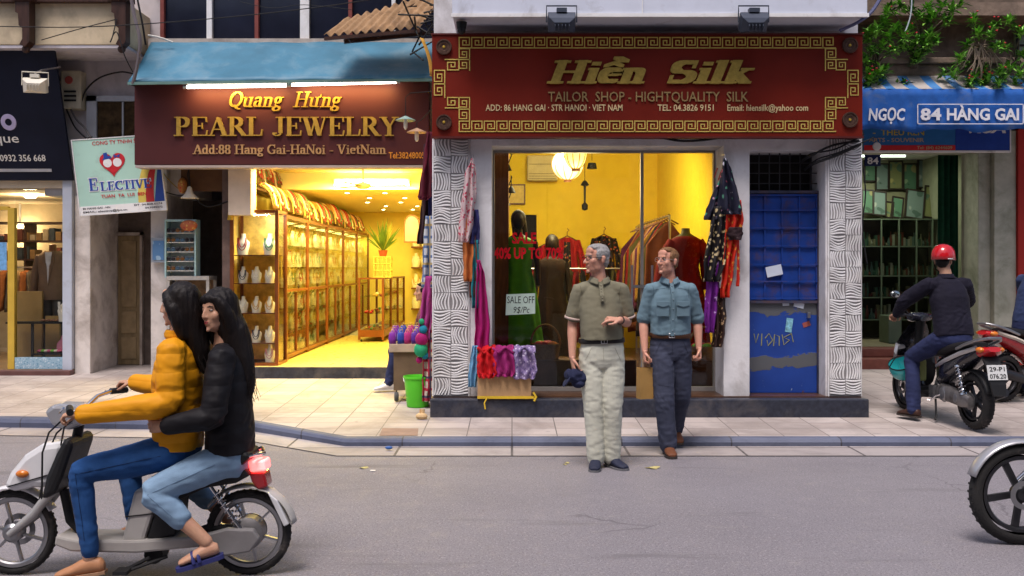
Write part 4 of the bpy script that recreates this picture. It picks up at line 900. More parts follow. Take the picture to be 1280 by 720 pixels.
for pts, lb, m_ in (([(203, 215), (212, 226), (228, 240), (240, 246)], 'yellow cable loop below the maroon sign', mat('cable_yellow', (.35, .26, .08), .6)), ([(236, 212), (240, 240), (258, 258), (285, 252)], 'dark cable loop in the recess behind the bell lamp', None), ([(206, 240), (222, 244), (234, 243)], 'short cable beside the mint sign', None)):
    cable([at(u, v, 13.3) for u, v in pts], .008, lb, m=m_)
# ================================================================ balcony plants
leaf_ms = [mat('leaf_a', (.11, .30, .03), .5, var=.35, vs=30, spec=.3), mat('leaf_b', (.24, .52, .07), .5, var=.3, vs=30, spec=.3), mat('leaf_c', (.045, .12, .025), .5, var=.3, vs=30, spec=.3)]
stem_m = mat('stem_brown', (.13, .10, .07), .8, var=.3); flower_m = mat('flower_red', (.55, .035, .05), .5, var=.2)
def leaf(mb, p, d, L, Wd):
    d = d.normalized(); s_ = d.cross(V((0, 0, 1)));
    if s_.length < .1: s_ = V((1, 0, 0))
    s_.normalize(); up = s_.cross(d)
    a, b_ = p+d*L*.45+s_*Wd+up*.006, p+d*L*.45-s_*Wd+up*.006
    mb.add([p, a, p+d*L-up*L*.15, b_, p+d*L*.5], [(0, 4, 1), (1, 4, 2), (0, 3, 4), (3, 2, 4)], rnd.choice((0, 0, 1, 1, 2)))
def rosette(mb, p, n, L):
    for i in range(n):
        t = rnd.uniform(0, 2*PI); e = rnd.uniform(-.3, 1.2); leaf(mb, p+V((0, 0, rnd.uniform(-.05, .02))), V((math.cos(t)*math.cos(e), math.sin(t)*math.cos(e), math.sin(e))), L*rnd.uniform(.7, 1.2), L*.17)
def balcony_plant(label, base, heads, nl=30, L=.13, flowers=3):
    base = V(base); t = thing('plant', label, 'plant', base, 0, 'potted plants on the balcony')
    st, lf, fl = MB(), MB(), MB()
    for h in heads:
        h = V(h); mid = base.lerp(h, .5)+V((rnd.uniform(-.08, .08), rnd.uniform(-.1, .02), rnd.uniform(.0, .15)))
        st.tube([base+V((rnd.uniform(-.06, .06), rnd.uniform(-.04, .04), 0)), base.lerp(mid, .5)+V((rnd.uniform(-.03, .03), 0, .03)), mid, h], [.011, .010, .008, .006], 5)
        rosette(lf, h, nl, L); rosette(lf, mid.lerp(h, .6), nl//3, L*.9)
        for k in range(rnd.randint(0, 1)*flowers//2):
            p = h+V((rnd.uniform(-.08, .08), -.06, rnd.uniform(0, .1))); fl.sph(p, (.016, .016, .010), 6, 4)
    st.build('stem', stem_m, t, smooth=True); lf.build('leaves', leaf_ms, t)
    if fl.v: fl.build('flower', flower_m, t, smooth=True)
def hd(lst, Y): return [at(u, v, Y+rnd.uniform(-.15, .15)) for u, v in lst]
balcony_plant('leafy plant with red blossoms spilling over the balcony next to the red sign', at(1092, 88, 13.2), hd([(1084, 50), (1090, 62), (1096, 36), (1106, 28), (1082, 74), (1104, 58), (1112, 44), (1100, 92), (1090, 100), (1085, 40), (1108, 18), (1118, 62)], 13.0))
balcony_plant('bushy green plant with thin upright shoots in the middle of the balcony', at(1142, 84, 13.2), hd([(1130, 46), (1140, 60), (1150, 68), (1156, 56), (1162, 44), (1136, 36), (1128, 60), (1146, 76), (1118, 36), (1160, 62), (1150, 48), (1170, 52)], 13.0), flowers=2)
balcony_plant('tall light green fern like shoots growing above the balcony', at(1150, 60, 13.3), hd([(1150, 20), (1160, 10), (1168, 20), (1178, 8), (1190, 14), (1140, 12), (1160, 30), (1125, 6), (1112, 10), (1186, 26), (1200, 6)], 13.2), 22, .15, 0)
balcony_plant('sprawling plant with bare hanging stems over the balcony ledge', at(1220, 78, 13.2), hd([(1200, 74), (1222, 42), (1218, 98), (1235, 100), (1206, 84), (1192, 96), (1180, 92), (1246, 58), (1228, 92), (1238, 44), (1255, 60), (1246, 30), (1208, 56), (1218, 24), (1228, 104), (1212, 104)], 12.95), flowers=4)
balcony_plant('dense green plant drooping at the right edge of the balcony', at(1268, 80, 13.2), hd([(1262, 86), (1275, 95), (1255, 98), (1280, 70), (1270, 110), (1285, 100), (1250, 92), (1278, 40), (1262, 26), (1290, 60), (1248, 106)], 12.95), 30)
balcony_plant('small leafy shoots poking out below the balcony ledge beside the red sign', at(1095, 104, 13.15), hd([(1088, 98), (1100, 95), (1131, 106), (1086, 106), (1108, 88), (1098, 108), (1084, 90)], 13.0), 20)
mb = MB()
for i in range(16):
    a = at(1218+rnd.uniform(-8, 12), 58+rnd.uniform(-5, 8), 13.05); e = at(1196+i*4+rnd.uniform(-4, 4), 92+rnd.uniform(-14, 14), 12.95); mb.tube([a, a.lerp(e, .35)+V((0, -.08, .10)), a.lerp(e, .75)+V((0, -.08, .02)), e], [.009, .009, .008, .006], 5)
mb.build('bare_stems', mat('stem_grey', (.28, .22, .16), .85, var=.2), smooth=True, tagv=('fan of bare woody stems hanging over the balcony ledge', 'stems'))
# ================================================================ jewelry shop: cabinets and goods
cab_wood = mat('cabinet_wood', (.15, .045, .013), .35, var=.25, vs=5)
WARM = (1, .80, .20)
bust_w = mat('bust_white', (.72, .66, .55), .6, var=.05)
shelf_glass = glass('shelf_glass', (.90, .95, .92), refl=.5)
mirror_gold = mat('cabinet_back', (.62, .42, .10), .4, .25, var=.35, vs=8)
neck_cols = [mat('beads%d' % i, c, .3, var=.2, vs=40) for i, c in enumerate(((.45, .02, .03), (.06, .30, .16), (.75, .70, .62), (.03, .03, .06), (.55, .30, .05), (.10, .20, .42), (.50, .22, .28)))]
def make_bust(label, mcol, s=1.0, group=None):
    t = thing('necklace_bust', label, 'necklace bust', (0, 0, 0), 0, group)
    mb = MB(); rings = []
    for z, w_, d_ in ((0, .060, .05), (.04, .062, .048), (.10, .075, .045), (.14, .070, .04), (.17, .036, .032), (.20, .026, .026), (.235, .024, .024)):
        rings.append([V((w_*s*math.cos(a), d_*s*math.sin(a)+.0-.02*s*(z < .12), z*s)) for a in [2*PI*i/14 for i in range(14)]])
    mb.loft(rings); mb.build('bust', bust_w, t, smooth=True, world=False, sharp=70)
    mb = MB()
    for k, (w_, dr) in enumerate(((.038, .10), (.050, .135))):
        pts = [V((w_*s*math.cos(a), -.058*s-.006*math.sin(-a), (.185-dr*max(0, -math.sin(a))**.8)*s)) for a in [PI+PI*i/14 for i in range(15)]]
        mb.tube(pts, .0055*s, 5)
    mb.build('necklace', mcol, t, smooth=True, world=False); return t
names_c = ['dark red', 'green', 'pearl white', 'black', 'amber', 'blue', 'rose']
protos = [None]*7
def bust(i, loc, label, s, rz=0, group=None):
    global protos
    if protos[i] is None:
        protos[i] = make_bust(label, neck_cols[i], 1.0, group); t = protos[i]; t.location = loc; t.rotation_euler = (0, 0, rz)
    else: t = dup(protos[i], loc, rz, label, group)
    t.scale = (s, s, s)
# front display case
fc = thing('display_case', 'tall brown glass display case with white necklace busts facing the street', 'display case', (-3.45, 13.35, .33))
x0, x1, y0, y1 = -3.74, -3.14, 13.30, 13.80
zs = [.36, .62, 1.02, 1.42, 1.80, 2.36]
mb = MB()
for x in (x0, x1):
    for y in (y0, y1): mb.box(x-.022, y-.022, .328, x+.022, y+.022, 2.40)
for z in (.345, 2.385):
    mb.box(x0+.023, y0-.02, z-.02, x1-.023, y0+.02, z+.02); mb.box(x0+.023, y1-.02, z-.02, x1-.023, y1+.02, z+.02); mb.box(x0-.02, y0+.023, z-.02, x0+.02, y1-.023, z+.02); mb.box(x1-.02, y0+.023, z-.02, x1+.02, y1-.023, z+.02)
mb.box(x0+.024, y0+.024, 2.366, x1-.024, y1-.024, 2.40); mb.build('frame', cab_wood, fc)
for z in zs[1:-1]:
    mb = MB(); mb.box(x0+.023, y0+.02, z-.006, x1-.023, y1-.02, z+.006); mb.build('shelf', cab_wood, fc)
mb = MB(); mb.box(x0+.023, y0-.004, .37, x1-.023, y0, 2.36); mb.box(x1-.004, y0+.023, .37, x1, y1-.023, 2.36); mb.build('glass', clear_glass, fc)
mb = MB(); mb.box(x0+.023, y1-.015, .37, x1-.023, y1-.005, 2.36); mb.build('back', mirror_gold, fc)
ords = ['first', 'second', 'third', 'fourth', 'fifth', 'sixth', 'seventh', 'eighth', 'ninth', 'tenth', 'eleventh', 'twelfth', 'thirteenth', 'fourteenth', 'fifteenth', 'sixteenth']
rows_n = ['top', 'second', 'middle', 'fourth', 'bottom']
lay = [(4, [0, 1], 1.22), (3, [3, 2, 2], .95), (2, [2, 4, 4], .95), (1, [5, 3, 2], .95), (0, [1, 6], 1.0)]
for si, cols_, s_ in lay:
    base_z = zs[si]+.007 if si else .366
    for k, c in enumerate(cols_):
        x = x0+.12+(x1-x0-.24)*(k/max(1, len(cols_)-1))
        pos = ['left', 'right'] if len(cols_) == 2 else ['left', 'middle', 'right']
        bust(c, (x, 13.42, base_z), '%s necklace bust, %s of the %s shelf in the front display case' % (names_c[c], pos[k], rows_n[4-si]), s_)
lamp('case_glow', 'AREA', (-3.44, 13.30, 2.35), 12, (1, .94, .80), fc, .4, .1, (R(20), 0, 0))
strand_ms = [mat('strand%d' % i, c, .35, var=.15) for i, c in enumerate(((.50, .28, .05), (.42, .02, .02), (.75, .68, .5), (.05, .20, .06), (.24, .11, .03), (.60, .38, .08), (.20, .03, .03)))]
# the row of cabinets
cy = [13.84, 15.48, 17.12, 18.76, 20.40]
def cabinet(y, label):
    t = thing('glass_cabinet', label, 'cabinet', (-3.43, y, .328), 0, 'brown glass cabinets along the yellow wall')
    L = 1.62
    mb = MB()
    for yy in (0.022, L-.022):
        for x in (-.25, .25): mb.box(x-.016, yy-.016, 0, x+.016, yy+.016, 2.04)
    for z in (.06, .98, 2.02): mb.box(.235, .045, z-.018, .268, L-.045, z+.018)
    mb.box(.23, L/2-.012, .09, .268, L/2+.012, .95); mb.box(-.25, .045, 2.03, .228, L-.045, 2.06); mb.box(-.25, .045, 0, .228, L-.045, .05)
    mb.build('frame', cab_wood, t, world=False)
    mb = MB(); mb.box(.246, .045, .09, .25, L-.045, .95); mb.box(.246, .045, 1.01, .25, L-.045, 1.99); mb.build('glass', clear_glass, t, world=False)
    for z in (.36, .66, 1.30, 1.62):
        mb = MB(); mb.box(-.23, .045, z, .23, L-.045, z+.01); mb.build('shelf', shelf_glass, t, world=False)
    mb = MB()
    for z, h in ((.34, .2), (.64, .22), (.93, .2), (1.28, .2), (1.60, .22), (1.96, .25)):
        for k in range(34):
            mb.mi = rnd.choice((0, 0, 2, 5, 5, 1, 3)); y = .08+k*.0435; l_ = h*rnd.uniform(.4, 1); mb.tube([(-.19+rnd.uniform(0, .12), y, z), (-.17, y+rnd.uniform(-.01, .01), z-l_)], .008, 4)
    mb.build('hanging_strands', strand_ms, t, world=False, kind='stuff')
    mb = MB(); mb.box(-.25, .045, .055, -.24, L-.045, 1.99); mb.build('back', mirror_gold, t, world=False)
    return t
cabs = []
for i, y in enumerate(cy):
    lb = 'brown glass cabinet, %s of the row from the street inside the yellow jewelry shop' % ords[i]
    if not cabs: cabs.append(cabinet(y, lb))
    else: cabs.append(dup(cabs[0], (-3.43, y, .328), 0, lb))
    lamp('cabinet_light', 'AREA', (-3.36, y+.8, 2.3), 17, WARM, cabs[-1], .15, 1.3, (0, R(-8), 0)) if i < 5 else None
for ci, y in enumerate(cy):
    for zi, z in enumerate((.05, .37, .67, 1.04, 1.31, 1.63)):
        nb = 4 if zi in (3, 4, 5) else 3
        for k in range(nb):
            c = rnd.choice((2, 4, 4, 2, 0, 1))
            bust(c, (-3.38+rnd.uniform(-.04, .06), y+.2+1.25*k/(nb-1), z+.335), '%s necklace bust, %s from the street on shelf row %s of the %s cabinet' % (names_c[c], ords[k], ('one', 'two', 'three', 'four', 'five', 'six')[zi], ords[ci]), .98 if zi > 2 else .85, R(70), 'busts in the %s cabinet' % ords[ci])
# necklaces draped over slanting stands on top of the cabinets
def strands(label, h, n):
    t = thing('necklace_stand', label, 'necklace stand', (0, 0, 0), 0, 'slanting stands hung with necklaces')
    mb = MB(); mb.grid(lambda u, v: V((.02+.17*math.sin(v*1.5), (u-.5)*.62, h*math.cos(v*1.5)*(.88+.16*abs(math.sin(u*9.4))))), 6, 8); mb.build('board', mat('stand_velvet', (.13, .075, .025), .9), t, world=False, solid=.01, smooth=True)
    mb = MB()
    for i in range(n):
        y = -.29+.58*i/(n-1)+rnd.uniform(-.02, .02); mb.mi = rnd.randrange(7); sp = rnd.uniform(.010, .035); ln = rnd.uniform(.8, 1.6)
        if rnd.random() < .5: mb.sph(V((.05+.185*math.sin(ln), y, h*1.02*math.cos(ln)+.0)), (.012, .014, .022), 8, 5)
        for sg_ in (-1, 1):
            mb.tube([V((.0, y, h*.95))]+[V((.03+.185*math.sin(q*1.5), y+sg_*sp*math.sin(q*PI*.9)**.5 if q > 0 else y, h*1.02*math.cos(q*1.5)+.008)) for q in [j/7*ln/1.5 for j in range(8)]], .0062, 5)
    mb.build('necklaces', strand_ms, t, world=False, smooth=True); return t
st0 = strands('necklaces over the stand at the street end of the cabinet tops', .36, 15)
st0.location = (-3.42, 13.75, 2.41)
for i in range(11): dup(st0, (-3.40+rnd.uniform(-.06, .04), 14.45+i*.66, 2.41-rnd.uniform(0, .06)), rnd.uniform(-.35, .1), 'necklaces over the %s stand from the street on the cabinet tops' % ords[i+1])
st1 = strands('necklaces on the high wall stand nearest the street', .42, 17); st1.location = (-3.80, 13.75, 2.78)
for i in range(3): dup(st1, (-3.80, 14.42+i*.66, 2.78), 0, 'necklaces on the %s high wall stand from the street' % ords[i+1])
mb = MB(); mb.box(-3.858, 13.45, 2.74, -3.6, 16.2, 2.775); mb.build('wall_shelf', cab_wood, tagv=('brown shelf high on the left wall of the jewelry shop', 'shelf'))
# counter in the middle
co_ = thing('glass_counter', 'brown framed glass counter standing in the middle of the yellow shop', 'counter', (-2.45, 19, .328))
x0, x1, y0, y1, zt = -2.70, -2.28, 17.6, 21.0, 1.46
mb = MB()
for y in (y0, y0+1.13, y0+2.26, y1):
    for x in (x0, x1): mb.box(x-.02, y-.02, .36, x+.02, y+.02, zt)
for z, h_ in ((.47, .12), (zt-.015, .03)):
    mb.box(x0-.015, y0-.018, z-h_/2, x1+.015, y0+.018, z+h_/2); mb.box(x1-.018, y0+.02, z-h_/2, x1+.018, y1, z+h_/2)
mb.box(x0, y0+.02, .42, x1-.02, y1, .53); mb.build('frame', cab_wood, co_)
mb = MB(); mb.box(x0+.02, y0-.004, .54, x1-.02, y0, zt-.03); mb.box(x1-.004, y0+.02, .54, x1, y1, zt-.03); mb.box(x0+.02, y0+.02, zt-.012, x1-.02, y1, zt-.004); mb.build('glass', clear_glass, co_)
for z in (.82, 1.12):
    mb = MB(); mb.box(x0+.02, y0+.02, z, x1-.02, y1-.02, z+.008); mb.build('shelf', shelf_glass, co_)
mb = MB()
for x in (x0+.03, x1-.03): mb.sph((x, y0+.05, .345), .022, 10, 6)
mb.build('caster', black_metal, co_)
for z in (.54, .83, 1.13):
    mb = MB()
    for k in range(26):
        mb.mi = rnd.randrange(7); p = V((rnd.uniform(x0+.06, x1-.05), y0+.1+k*.12, z+.012)); mb.sph(p, (.03, .045, .025), 8, 5)
    mb.build('jewelry_tray', strand_ms, co_, smooth=True, kind='stuff')
bk = thing('wicker_stand', 'small yellow wicker stand on the glass counter under the potted lilies', 'stand', at(478, 346, 17.85))
mb = MB(); c = V((-2.32, 17.9, 1.465))
for z in (0, .12, .24, .36):
    mb.tube([c+V((a, b, z)) for a, b in ((-.15, -.12), (.15, -.12), (.15, .12), (-.15, .12), (-.15, -.12))], .012, 6)
for a, b in ((-.15, -.12), (.15, -.12), (.15, .12), (-.15, .12), (0, -.12), (-.075, -.12), (.075, -.12)): mb.tube([c+V((a, b, -.0)), c+V((a, b, .36))], .010, 6)
mb.box(c.x-.15, c.y-.12, .355+c.z, c.x+.15, c.y+.12, .372+c.z); mb.build('lattice', mat('wicker_yellow', (.60, .42, .10), .6), bk)
pl = thing('potted_lilies', 'potted lilies with long yellow green leaves on the wicker stand', 'plant', c+V((0, 0, .373)))
mb = MB(); mb.lathe([(0, 0), (.06, 0), (.085, .11), (.075, .11), (0, .10)], c+V((0, 0, .374)), n=18); mb.build('pot', mat('pot_red', (.30, .06, .03), .5), pl, smooth=True)
mb = MB()
for i in range(60):
    a = rnd.uniform(0, 2*PI); e = rnd.uniform(.1, .95); L = rnd.uniform(.35, .66); d = V((math.cos(a)*math.sin(e)*1.0, math.sin(a)*math.sin(e)*.8, math.cos(e)))
    b0 = c+V((0, 0, .46)); s_ = d.cross(V((.3, 1, .1))).normalized(); w_ = rnd.uniform(.013, .022)
    ps = [b0, b0+d*L*.5, b0+d*L+V((0, 0, -.03))]
    mb.add([ps[0], ps[1]+s_*w_, ps[2], ps[1]-s_*w_, ps[1]+V((0, -.006, 0))], [(0, 4, 1), (1, 4, 2), (0, 3, 4), (3, 2, 4)], rnd.choice((0, 0, 1)))
mb.build('leaves', [mat('lily_leaf', (.10, .17, .02), .5, var=.3), mat('lily_bud', (.34, .34, .05), .5)], pl)
# back wall of the jewelry shop
for r_, z in enumerate((.75, 1.2, 1.65, 2.1)):
    mb = MB(); mb.box(-2.2, 21.7, z-.03, -1.02, 21.99, z); mb.build('wall_shelf', cab_wood, tagv=('brown shelf on the far wall of the jewelry shop, %s from the top' % ords[3-r_], 'shelf'))
    for k in range(6): bust(rnd.choice((2, 4)), (-2.1+k*.2, 21.82, z+.002), 'pale necklace bust, %s from the left on the %s shelf at the far yellow wall' % (ords[k], ords[3-r_]), 1.3, 0, 'busts on the far wall, %s shelf from the top' % ords[3-r_])
sc_ = thing('side_cabinet', 'brown side cabinet at the right end of the yellow shop', 'cabinet', (-1.5, 17.0, .33))
mb = MB(); mb.box(-1.40, 16.0, .33, -1.36, 16.04, 2.0); mb.box(-1.40, 17.6, .33, -1.36, 17.64, 2.0); mb.box(-1.40, 16.0, 2.0, -1.01, 17.64, 2.04)
for z in (.4, .8, 1.2, 1.6): mb.box(-1.39, 16.041, z, -1.01, 17.6, z+.02)
mb.build('frame', cab_wood, sc_)
mr = thing('table_mirror', 'small arched mirror standing on the side cabinet of the jewelry shop', 'mirror', at(515, 294, 16.1))
mb = MB(); cm = at(515, 283, 16.2); pr = [(-.13, -.20)]+[(.13*math.cos(a), .10+.16*math.sin(a)) for a in [PI-PI*i/10 for i in range(11)]]+[(.13, -.20)]
mb.prism([(cm.x+x, 2.24+z) for x, z in pr], 16.2, 16.225); mb.build('frame', cab_wood, mr)
mb = MB(); mb.prism([(cm.x+x*.85, 2.24+z*.88) for x, z in pr], 16.192, 16.199); mb.build('mirror_glass', mat('mirror_pink', (.55, .42, .36), .15, .6), mr)
# ceiling lights, fan
ft = thing('tube_fixture', 'lit fluorescent fixture on the ceiling beam behind the fan', 'lamp', (-2.15, 15.5, 2.95))
mb = MB(); mb.box(-2.78, 15.53, 2.91, -1.60, 15.598, 3.02); mb.build('housing', white_paint, ft)
mb = MB(); mb.cyl((-2.72, 15.49, 2.96), (-1.66, 15.49, 2.96), .03, n=10); mb.build('tube', emis('tube_warm', (1, .86, .5), 14), ft, smooth=True)
lamp('fixture_glow', 'AREA', (-2.2, 15.3, 2.9), 95, WARM, ft, 1.2, .3, (R(15), 0, 0))
ft2 = thing('tube_fixture', 'long bright tube hidden behind the lower edge of the maroon sign', 'lamp', (-2.4, 13.35, 3.0))
mb = MB(); mb.cyl((-3.3, 13.3, 3.03), (-1.05, 13.3, 3.03), .028, n=10); mb.build('tube', emis('tube_warm', (1, .86, .5), 14), ft2, smooth=True)
mb = MB(); mb.box(-3.35, 13.27, 3.065, -1.02, 13.33, 3.118); mb.build('housing', white_paint, ft2)
lamp('front_glow', 'AREA', (-2.3, 13.4, 2.98), 100, WARM, ft2, 2.0, .15, (R(6), 0, 0))
lamp('far_glow', 'AREA', (-2.0, 18.8, 2.84), 75, WARM, ft, 1.6, 4.5, (0, 0, 0))
fan = thing('ceiling_fan', 'cream ceiling fan turning below the bright tube of the jewelry shop', 'fan', (-2.13, 14.5, 2.8))
mb = MB(); cf = V((-2.17, 14.5, 2.83)); mb.lathe([(0, -.05), (.07, -.045), (.12, -.01), (.10, .03), (.02, .05), (.012, .06), (.012, .29)], cf, n=20); mb.build('motor', mat('fan_cream', (.50, .44, .26), .4), fan, smooth=True)
for k in range(3):
    a = R(8+120*k); d = V((math.cos(a), math.sin(a), 0)); mb = MB(); mb.bar(cf+d*.1, cf+d*.62+V((0, 0, .01)), .10, .008); mb.build('blade', mat('fan_cream', (.50, .44, .26), .4), fan, bevel=.003)
sp_em = emis('spot_light', (1, .88, .6), 12); spot0 = None
for i in range(5):
    for j in range(3):
        p = (-2.7+.62*j+.2*(i % 2), 16.3+i*1.15, 2.858); lb = 'small round ceiling spot, %s of the %s row from the street' % (('left one', 'middle one', 'right one')[j], ords[i])
        if spot0 is None:
            spot0 = thing('ceiling_spot', lb, 'lamp', p, 0, 'ceiling spots of the jewelry shop')
            mb = MB(); mb.lathe([(0, -.006), (.035, -.006), (.04, 0)], (0, 0, 0), n=14); mb.build('lens', sp_em, spot0, world=False)
            mb = MB(); mb.lathe([(.041, 0), (.055, -.006), (.058, 0)], (0, 0, 0), n=14); mb.build('ring', gold_pale, spot0, world=False)
        else: dup(spot0, p, None, lb)
# ================================================================ cloth helper
def cloth(name, label, cat, rows, Y, m, folds=3, amp=.03, group=None, nx=22, seed=0, thick=.006, parent=None, yslope=0):
    """rows: (v, u_left, u_right) down the hanging cloth, in photograph pixels, at distance Y"""
    def f(u, v):
        k = v*(len(rows)-1); i = min(int(k), len(rows)-2); t = k-i
        vv, ul, ur = [rows[i][q]*(1-t)+rows[i+1][q]*t for q in range(3)]
        y = amp*math.sin(2*PI*folds*u+seed+1.3*math.sin(v*3+seed))*(.35+.65*min(1, v*1.6))+amp*.7*noise.noise((u*5, v*4, seed*3.1))
        p = at(ul+(ur-ul)*u, vv, Y); p.y += y+yslope*v; p.x += .35*amp*noise.noise((v*6, seed, u*2)); return p
    mb = MB(); mb.grid(f, nx, 7*len(rows))
    return mb.build(name, m, parent, smooth=True, solid=thick, tagv=(label, cat, group) if parent is None else None, sharp=80)
# ================================================================ inside the silk shop
lantern_m = None
def lantern(label, c, rx, rz_, power, es):
    t = thing('silk_lantern', label, 'lantern', c, 0, 'glowing lanterns in the silk shop'); c = V(c)
    m = emis('lantern_silk_%d' % int(es*10), (1, .62, .10) if es < 2 else (1, .82, .42), es)
    mb = MB(); mb.sph(c, (rx*.98, rx*.98, rz_*.98), 24, 14); mb.build('shade', m, t, smooth=True)
    rb = mat('lantern_rib', (.28, .15, .03), .6)
    mb = MB()
    for k in range(10):
        a = 2*PI*k/10; mb.tube([c+V((rx*math.sin(p)*math.cos(a), rx*math.sin(p)*math.sin(a), rz_*math.cos(p))) for p in [PI*(.05+.9*i/12) for i in range(13)]], .006, 5)
    mb.build('rib', rb, t, smooth=True)
    mb = MB(); mb.lathe([(0, .03), (.05, .03), (.05, 0), (0, 0)], c+V((0, 0, rz_*.96)), n=14); mb.lathe([(0, 0), (.05, 0), (.05, -.03), (0, -.03)], c-V((0, 0, rz_*.96)), n=14); mb.build('cap', brown_wood, t)
    mb = MB(); mb.tube([c+V((0, 0, rz_)), V((c.x, c.y, 3.75))], .006, 5); mb.build('cord', cable_black, t)
    l = lamp('lantern_light', 'POINT', c, power, (1, .78, .36), t, .3); l.data.use_shadow = True; l.location = l.location+V((0, -.05, -rz_-.12)); return t
lantern('larger round amber silk lantern hanging behind the shop window', at(709.5, 206, 12.9), .205, .20, 18, .7)
lantern('brighter barrel shaped silk lantern hanging nearest the glass', at(719.5, 191, 11.9), .135, .20, 15, 1.6)
ll = lamp('room_light', 'AREA', (.5, 13.2, 3.6), 185, (1, .88, .50), bpy.data.objects['silk_lantern'], 1.4, 2.4, (R(28), 0, 0))
ac = thing('air_conditioner', 'cream air conditioner high on the yellow wall of the silk shop', 'air conditioner', at(676, 224, 16.4))
A = Pl(16.4); mb = MB(); mb.box(A.x(659), 16.38, A.z(226), A.x(697), 16.598, A.z(194)); mb.build('case', mat('ac_cream', (.62, .50, .22), .5), ac, bevel=.02)
mb = MB()
for v in (205, 217, 220, 223): mb.box(A.x(661), 16.37, A.z(v+.6), A.x(695), 16.379, A.z(v))
mb.build('louver', mat('ac_dark', (.22, .16, .06), .6), ac)
pf = thing('framed_certificate', 'small framed certificate on the yellow wall beside the wall lamps', 'picture', at(645, 254, 16.5))
mb = MB(); mb.box(A.x(632), 16.55, A.z(255), A.x(657), 16.598, A.z(229)); mb.build('frame', brown_wood, pf, bevel=.008)
mb = MB(); mb.box(A.x(634), 16.543, A.z(253), A.x(655), 16.549, A.z(231)); mb.build('sheet', mat('sheet_yellow', (.66, .46, .10), .5, var=.15, vs=14), pf)
dw = thing('inner_doorway', 'dark doorway with yellow frame in the back wall of the silk shop', 'doorway', at(662, 400, 16.5))
mb = MB(); mb.box(A.x(651), 16.585, .3, A.x(671), 16.598, A.z(268)); mb.build('opening', mat('opening_shade', (.018, .015, .014), .9), dw)  # shade of the doorway painted as a near-black panel
mb = MB(); mb.box(A.x(671.2), 16.56, .3, A.x(674), 16.599, A.z(265)); mb.box(A.x(648), 16.56, A.z(267.8), A.x(671), 16.599, A.z(265)); mb.build('frame', yellow_wall, dw)
wl = [(632, 210, 11.6), (637, 238, 12.1), (631, 254, 12.6)]
for i, (u, v, Y) in enumerate(wl):
    c = at(u, v, Y); t = thing('wall_lamp', 'black gooseneck wall lamp, %s of three on the brown panel in the shop window' % ('highest', 'middle one', 'lowest')[i], 'lamp', c, 0, 'gooseneck lamps in the silk shop')
    mb = MB(); mb.tube([V((-.04, Y, c.z+.06)), V((.0, Y, c.z+.16)), V((c.x+.02, Y, c.z+.18)), c+V((.02, 0, .10)), c+V((.02, 0, .03))], .007, 6); mb.build('arm', black_metal, t, smooth=True)
    mb = MB(); mb.lathe([(.012, .05), (.03, .03), (.055, -.03), (.05, -.028), (.02, .03)], c+V((.02, 0, .0)), n=16); mb.build('shade', black_metal, t, smooth=True)
for u, v, lb in ((731, 233, 'small dark lamp bulb holder hanging by the yellow wall'), (740, 207, 'black spot lamp fixed to the yellow wall right of the lanterns')):
    c = at(u, v, 15.5); t = thing('hanging_lamp', lb, 'lamp', c); mb = MB(); mb.lathe([(0, .1), (.03, .08), (.07, .02), (.02, .0), (.015, -.25), (.05, -.29), (.045, -.36), (0, -.38)] if u == 731 else [(0, .05), (.06, .04), (.08, -.05), (0, -.06)], c, n=14); mb.build('holder', black_metal, t, smooth=True)
    mb = MB(); mb.tube([c+V((0, 0, .08)), V((c.x, 15.5, 3.7))], .005, 5); mb.build('cord', cable_black, t)
# hung jackets on the back wall
red_silk = fabric('red_silk', (.42, .02, .02), bump=.1, rough=.5); black_print = printed('black_print', (.02, .015, .015), [(.45, .25, .06), (.4, .08, .04)], 18, .3)
dark_silk = fabric('dark_silk', (.03, .016, .018), rough=.5)
def jacket(label, uc, vt, w_, h_, Y, mm, mfront=None, seed=0, name='hanging_jacket', group='jackets hung on the back wall'):
    t = thing(name, label, 'jacket', at(uc, vt+h_, Y), 0, group)
    cloth('body', None, None, [(vt, uc-w_*.10, uc+w_*.10), (vt+h_*.05, uc-w_*.32, uc+w_*.32), (vt+h_*.3, uc-w_*.30, uc+w_*.30), (vt+h_, uc-w_*.38, uc+w_*.38)], Y, mm, 3, .035, seed=seed, parent=t)
    for s_ in (-1, 1):
        r_ = [(vt+h_*.03, uc+s_*w_*.22, uc+s_*w_*.36), (vt+h_*.3, uc+s_*w_*.34, uc+s_*w_*.52), (vt+h_*.52, uc+s_*w_*.36, uc+s_*w_*.54)]
        cloth('sleeve', None, None, [(v, min(a, b), max(a, b)) for v, a, b in r_], Y+.03, mm, 1.5, .03, seed=seed+2, parent=t)
    if mfront: cloth('front_panel', None, None, [(vt+h_*.06, uc-w_*.09, uc+w_*.09), (vt+h_*.5, uc-w_*.12, uc+w_*.12), (vt+h_, uc-w_*.2, uc+w_*.2)], Y-.04, mfront, 2, .012, seed=seed, parent=t)
    c = at(uc, vt, Y); mb = MB(); mb.tube([c+V((-.16, 0, -.05)), c+V((0, 0, .03)), c+V((.16, 0, -.05))], .010, 5); mb.tube([c+V((0, 0, .03)), c+V((0, 0, .09)), c+V((.03, 0, .12)), c+V((.0, 0, .15))], .007, 5); mb.build('hanger', brown_wood, t)
    return t
jacket('red jacket with black front hung on the yellow wall below the lanterns', 709, 297, 44, 90, 16.3, red_silk, black_print, 1)
jacket('black patterned jacket hung on the yellow wall behind the grey haired man', 755, 295, 42, 90, 16.3, black_print, dark_silk, 2)
jacket('small red jacket hung low at the left of the yellow wall', 686, 305, 34, 80, 16.2, red_silk, dark_silk, 3)
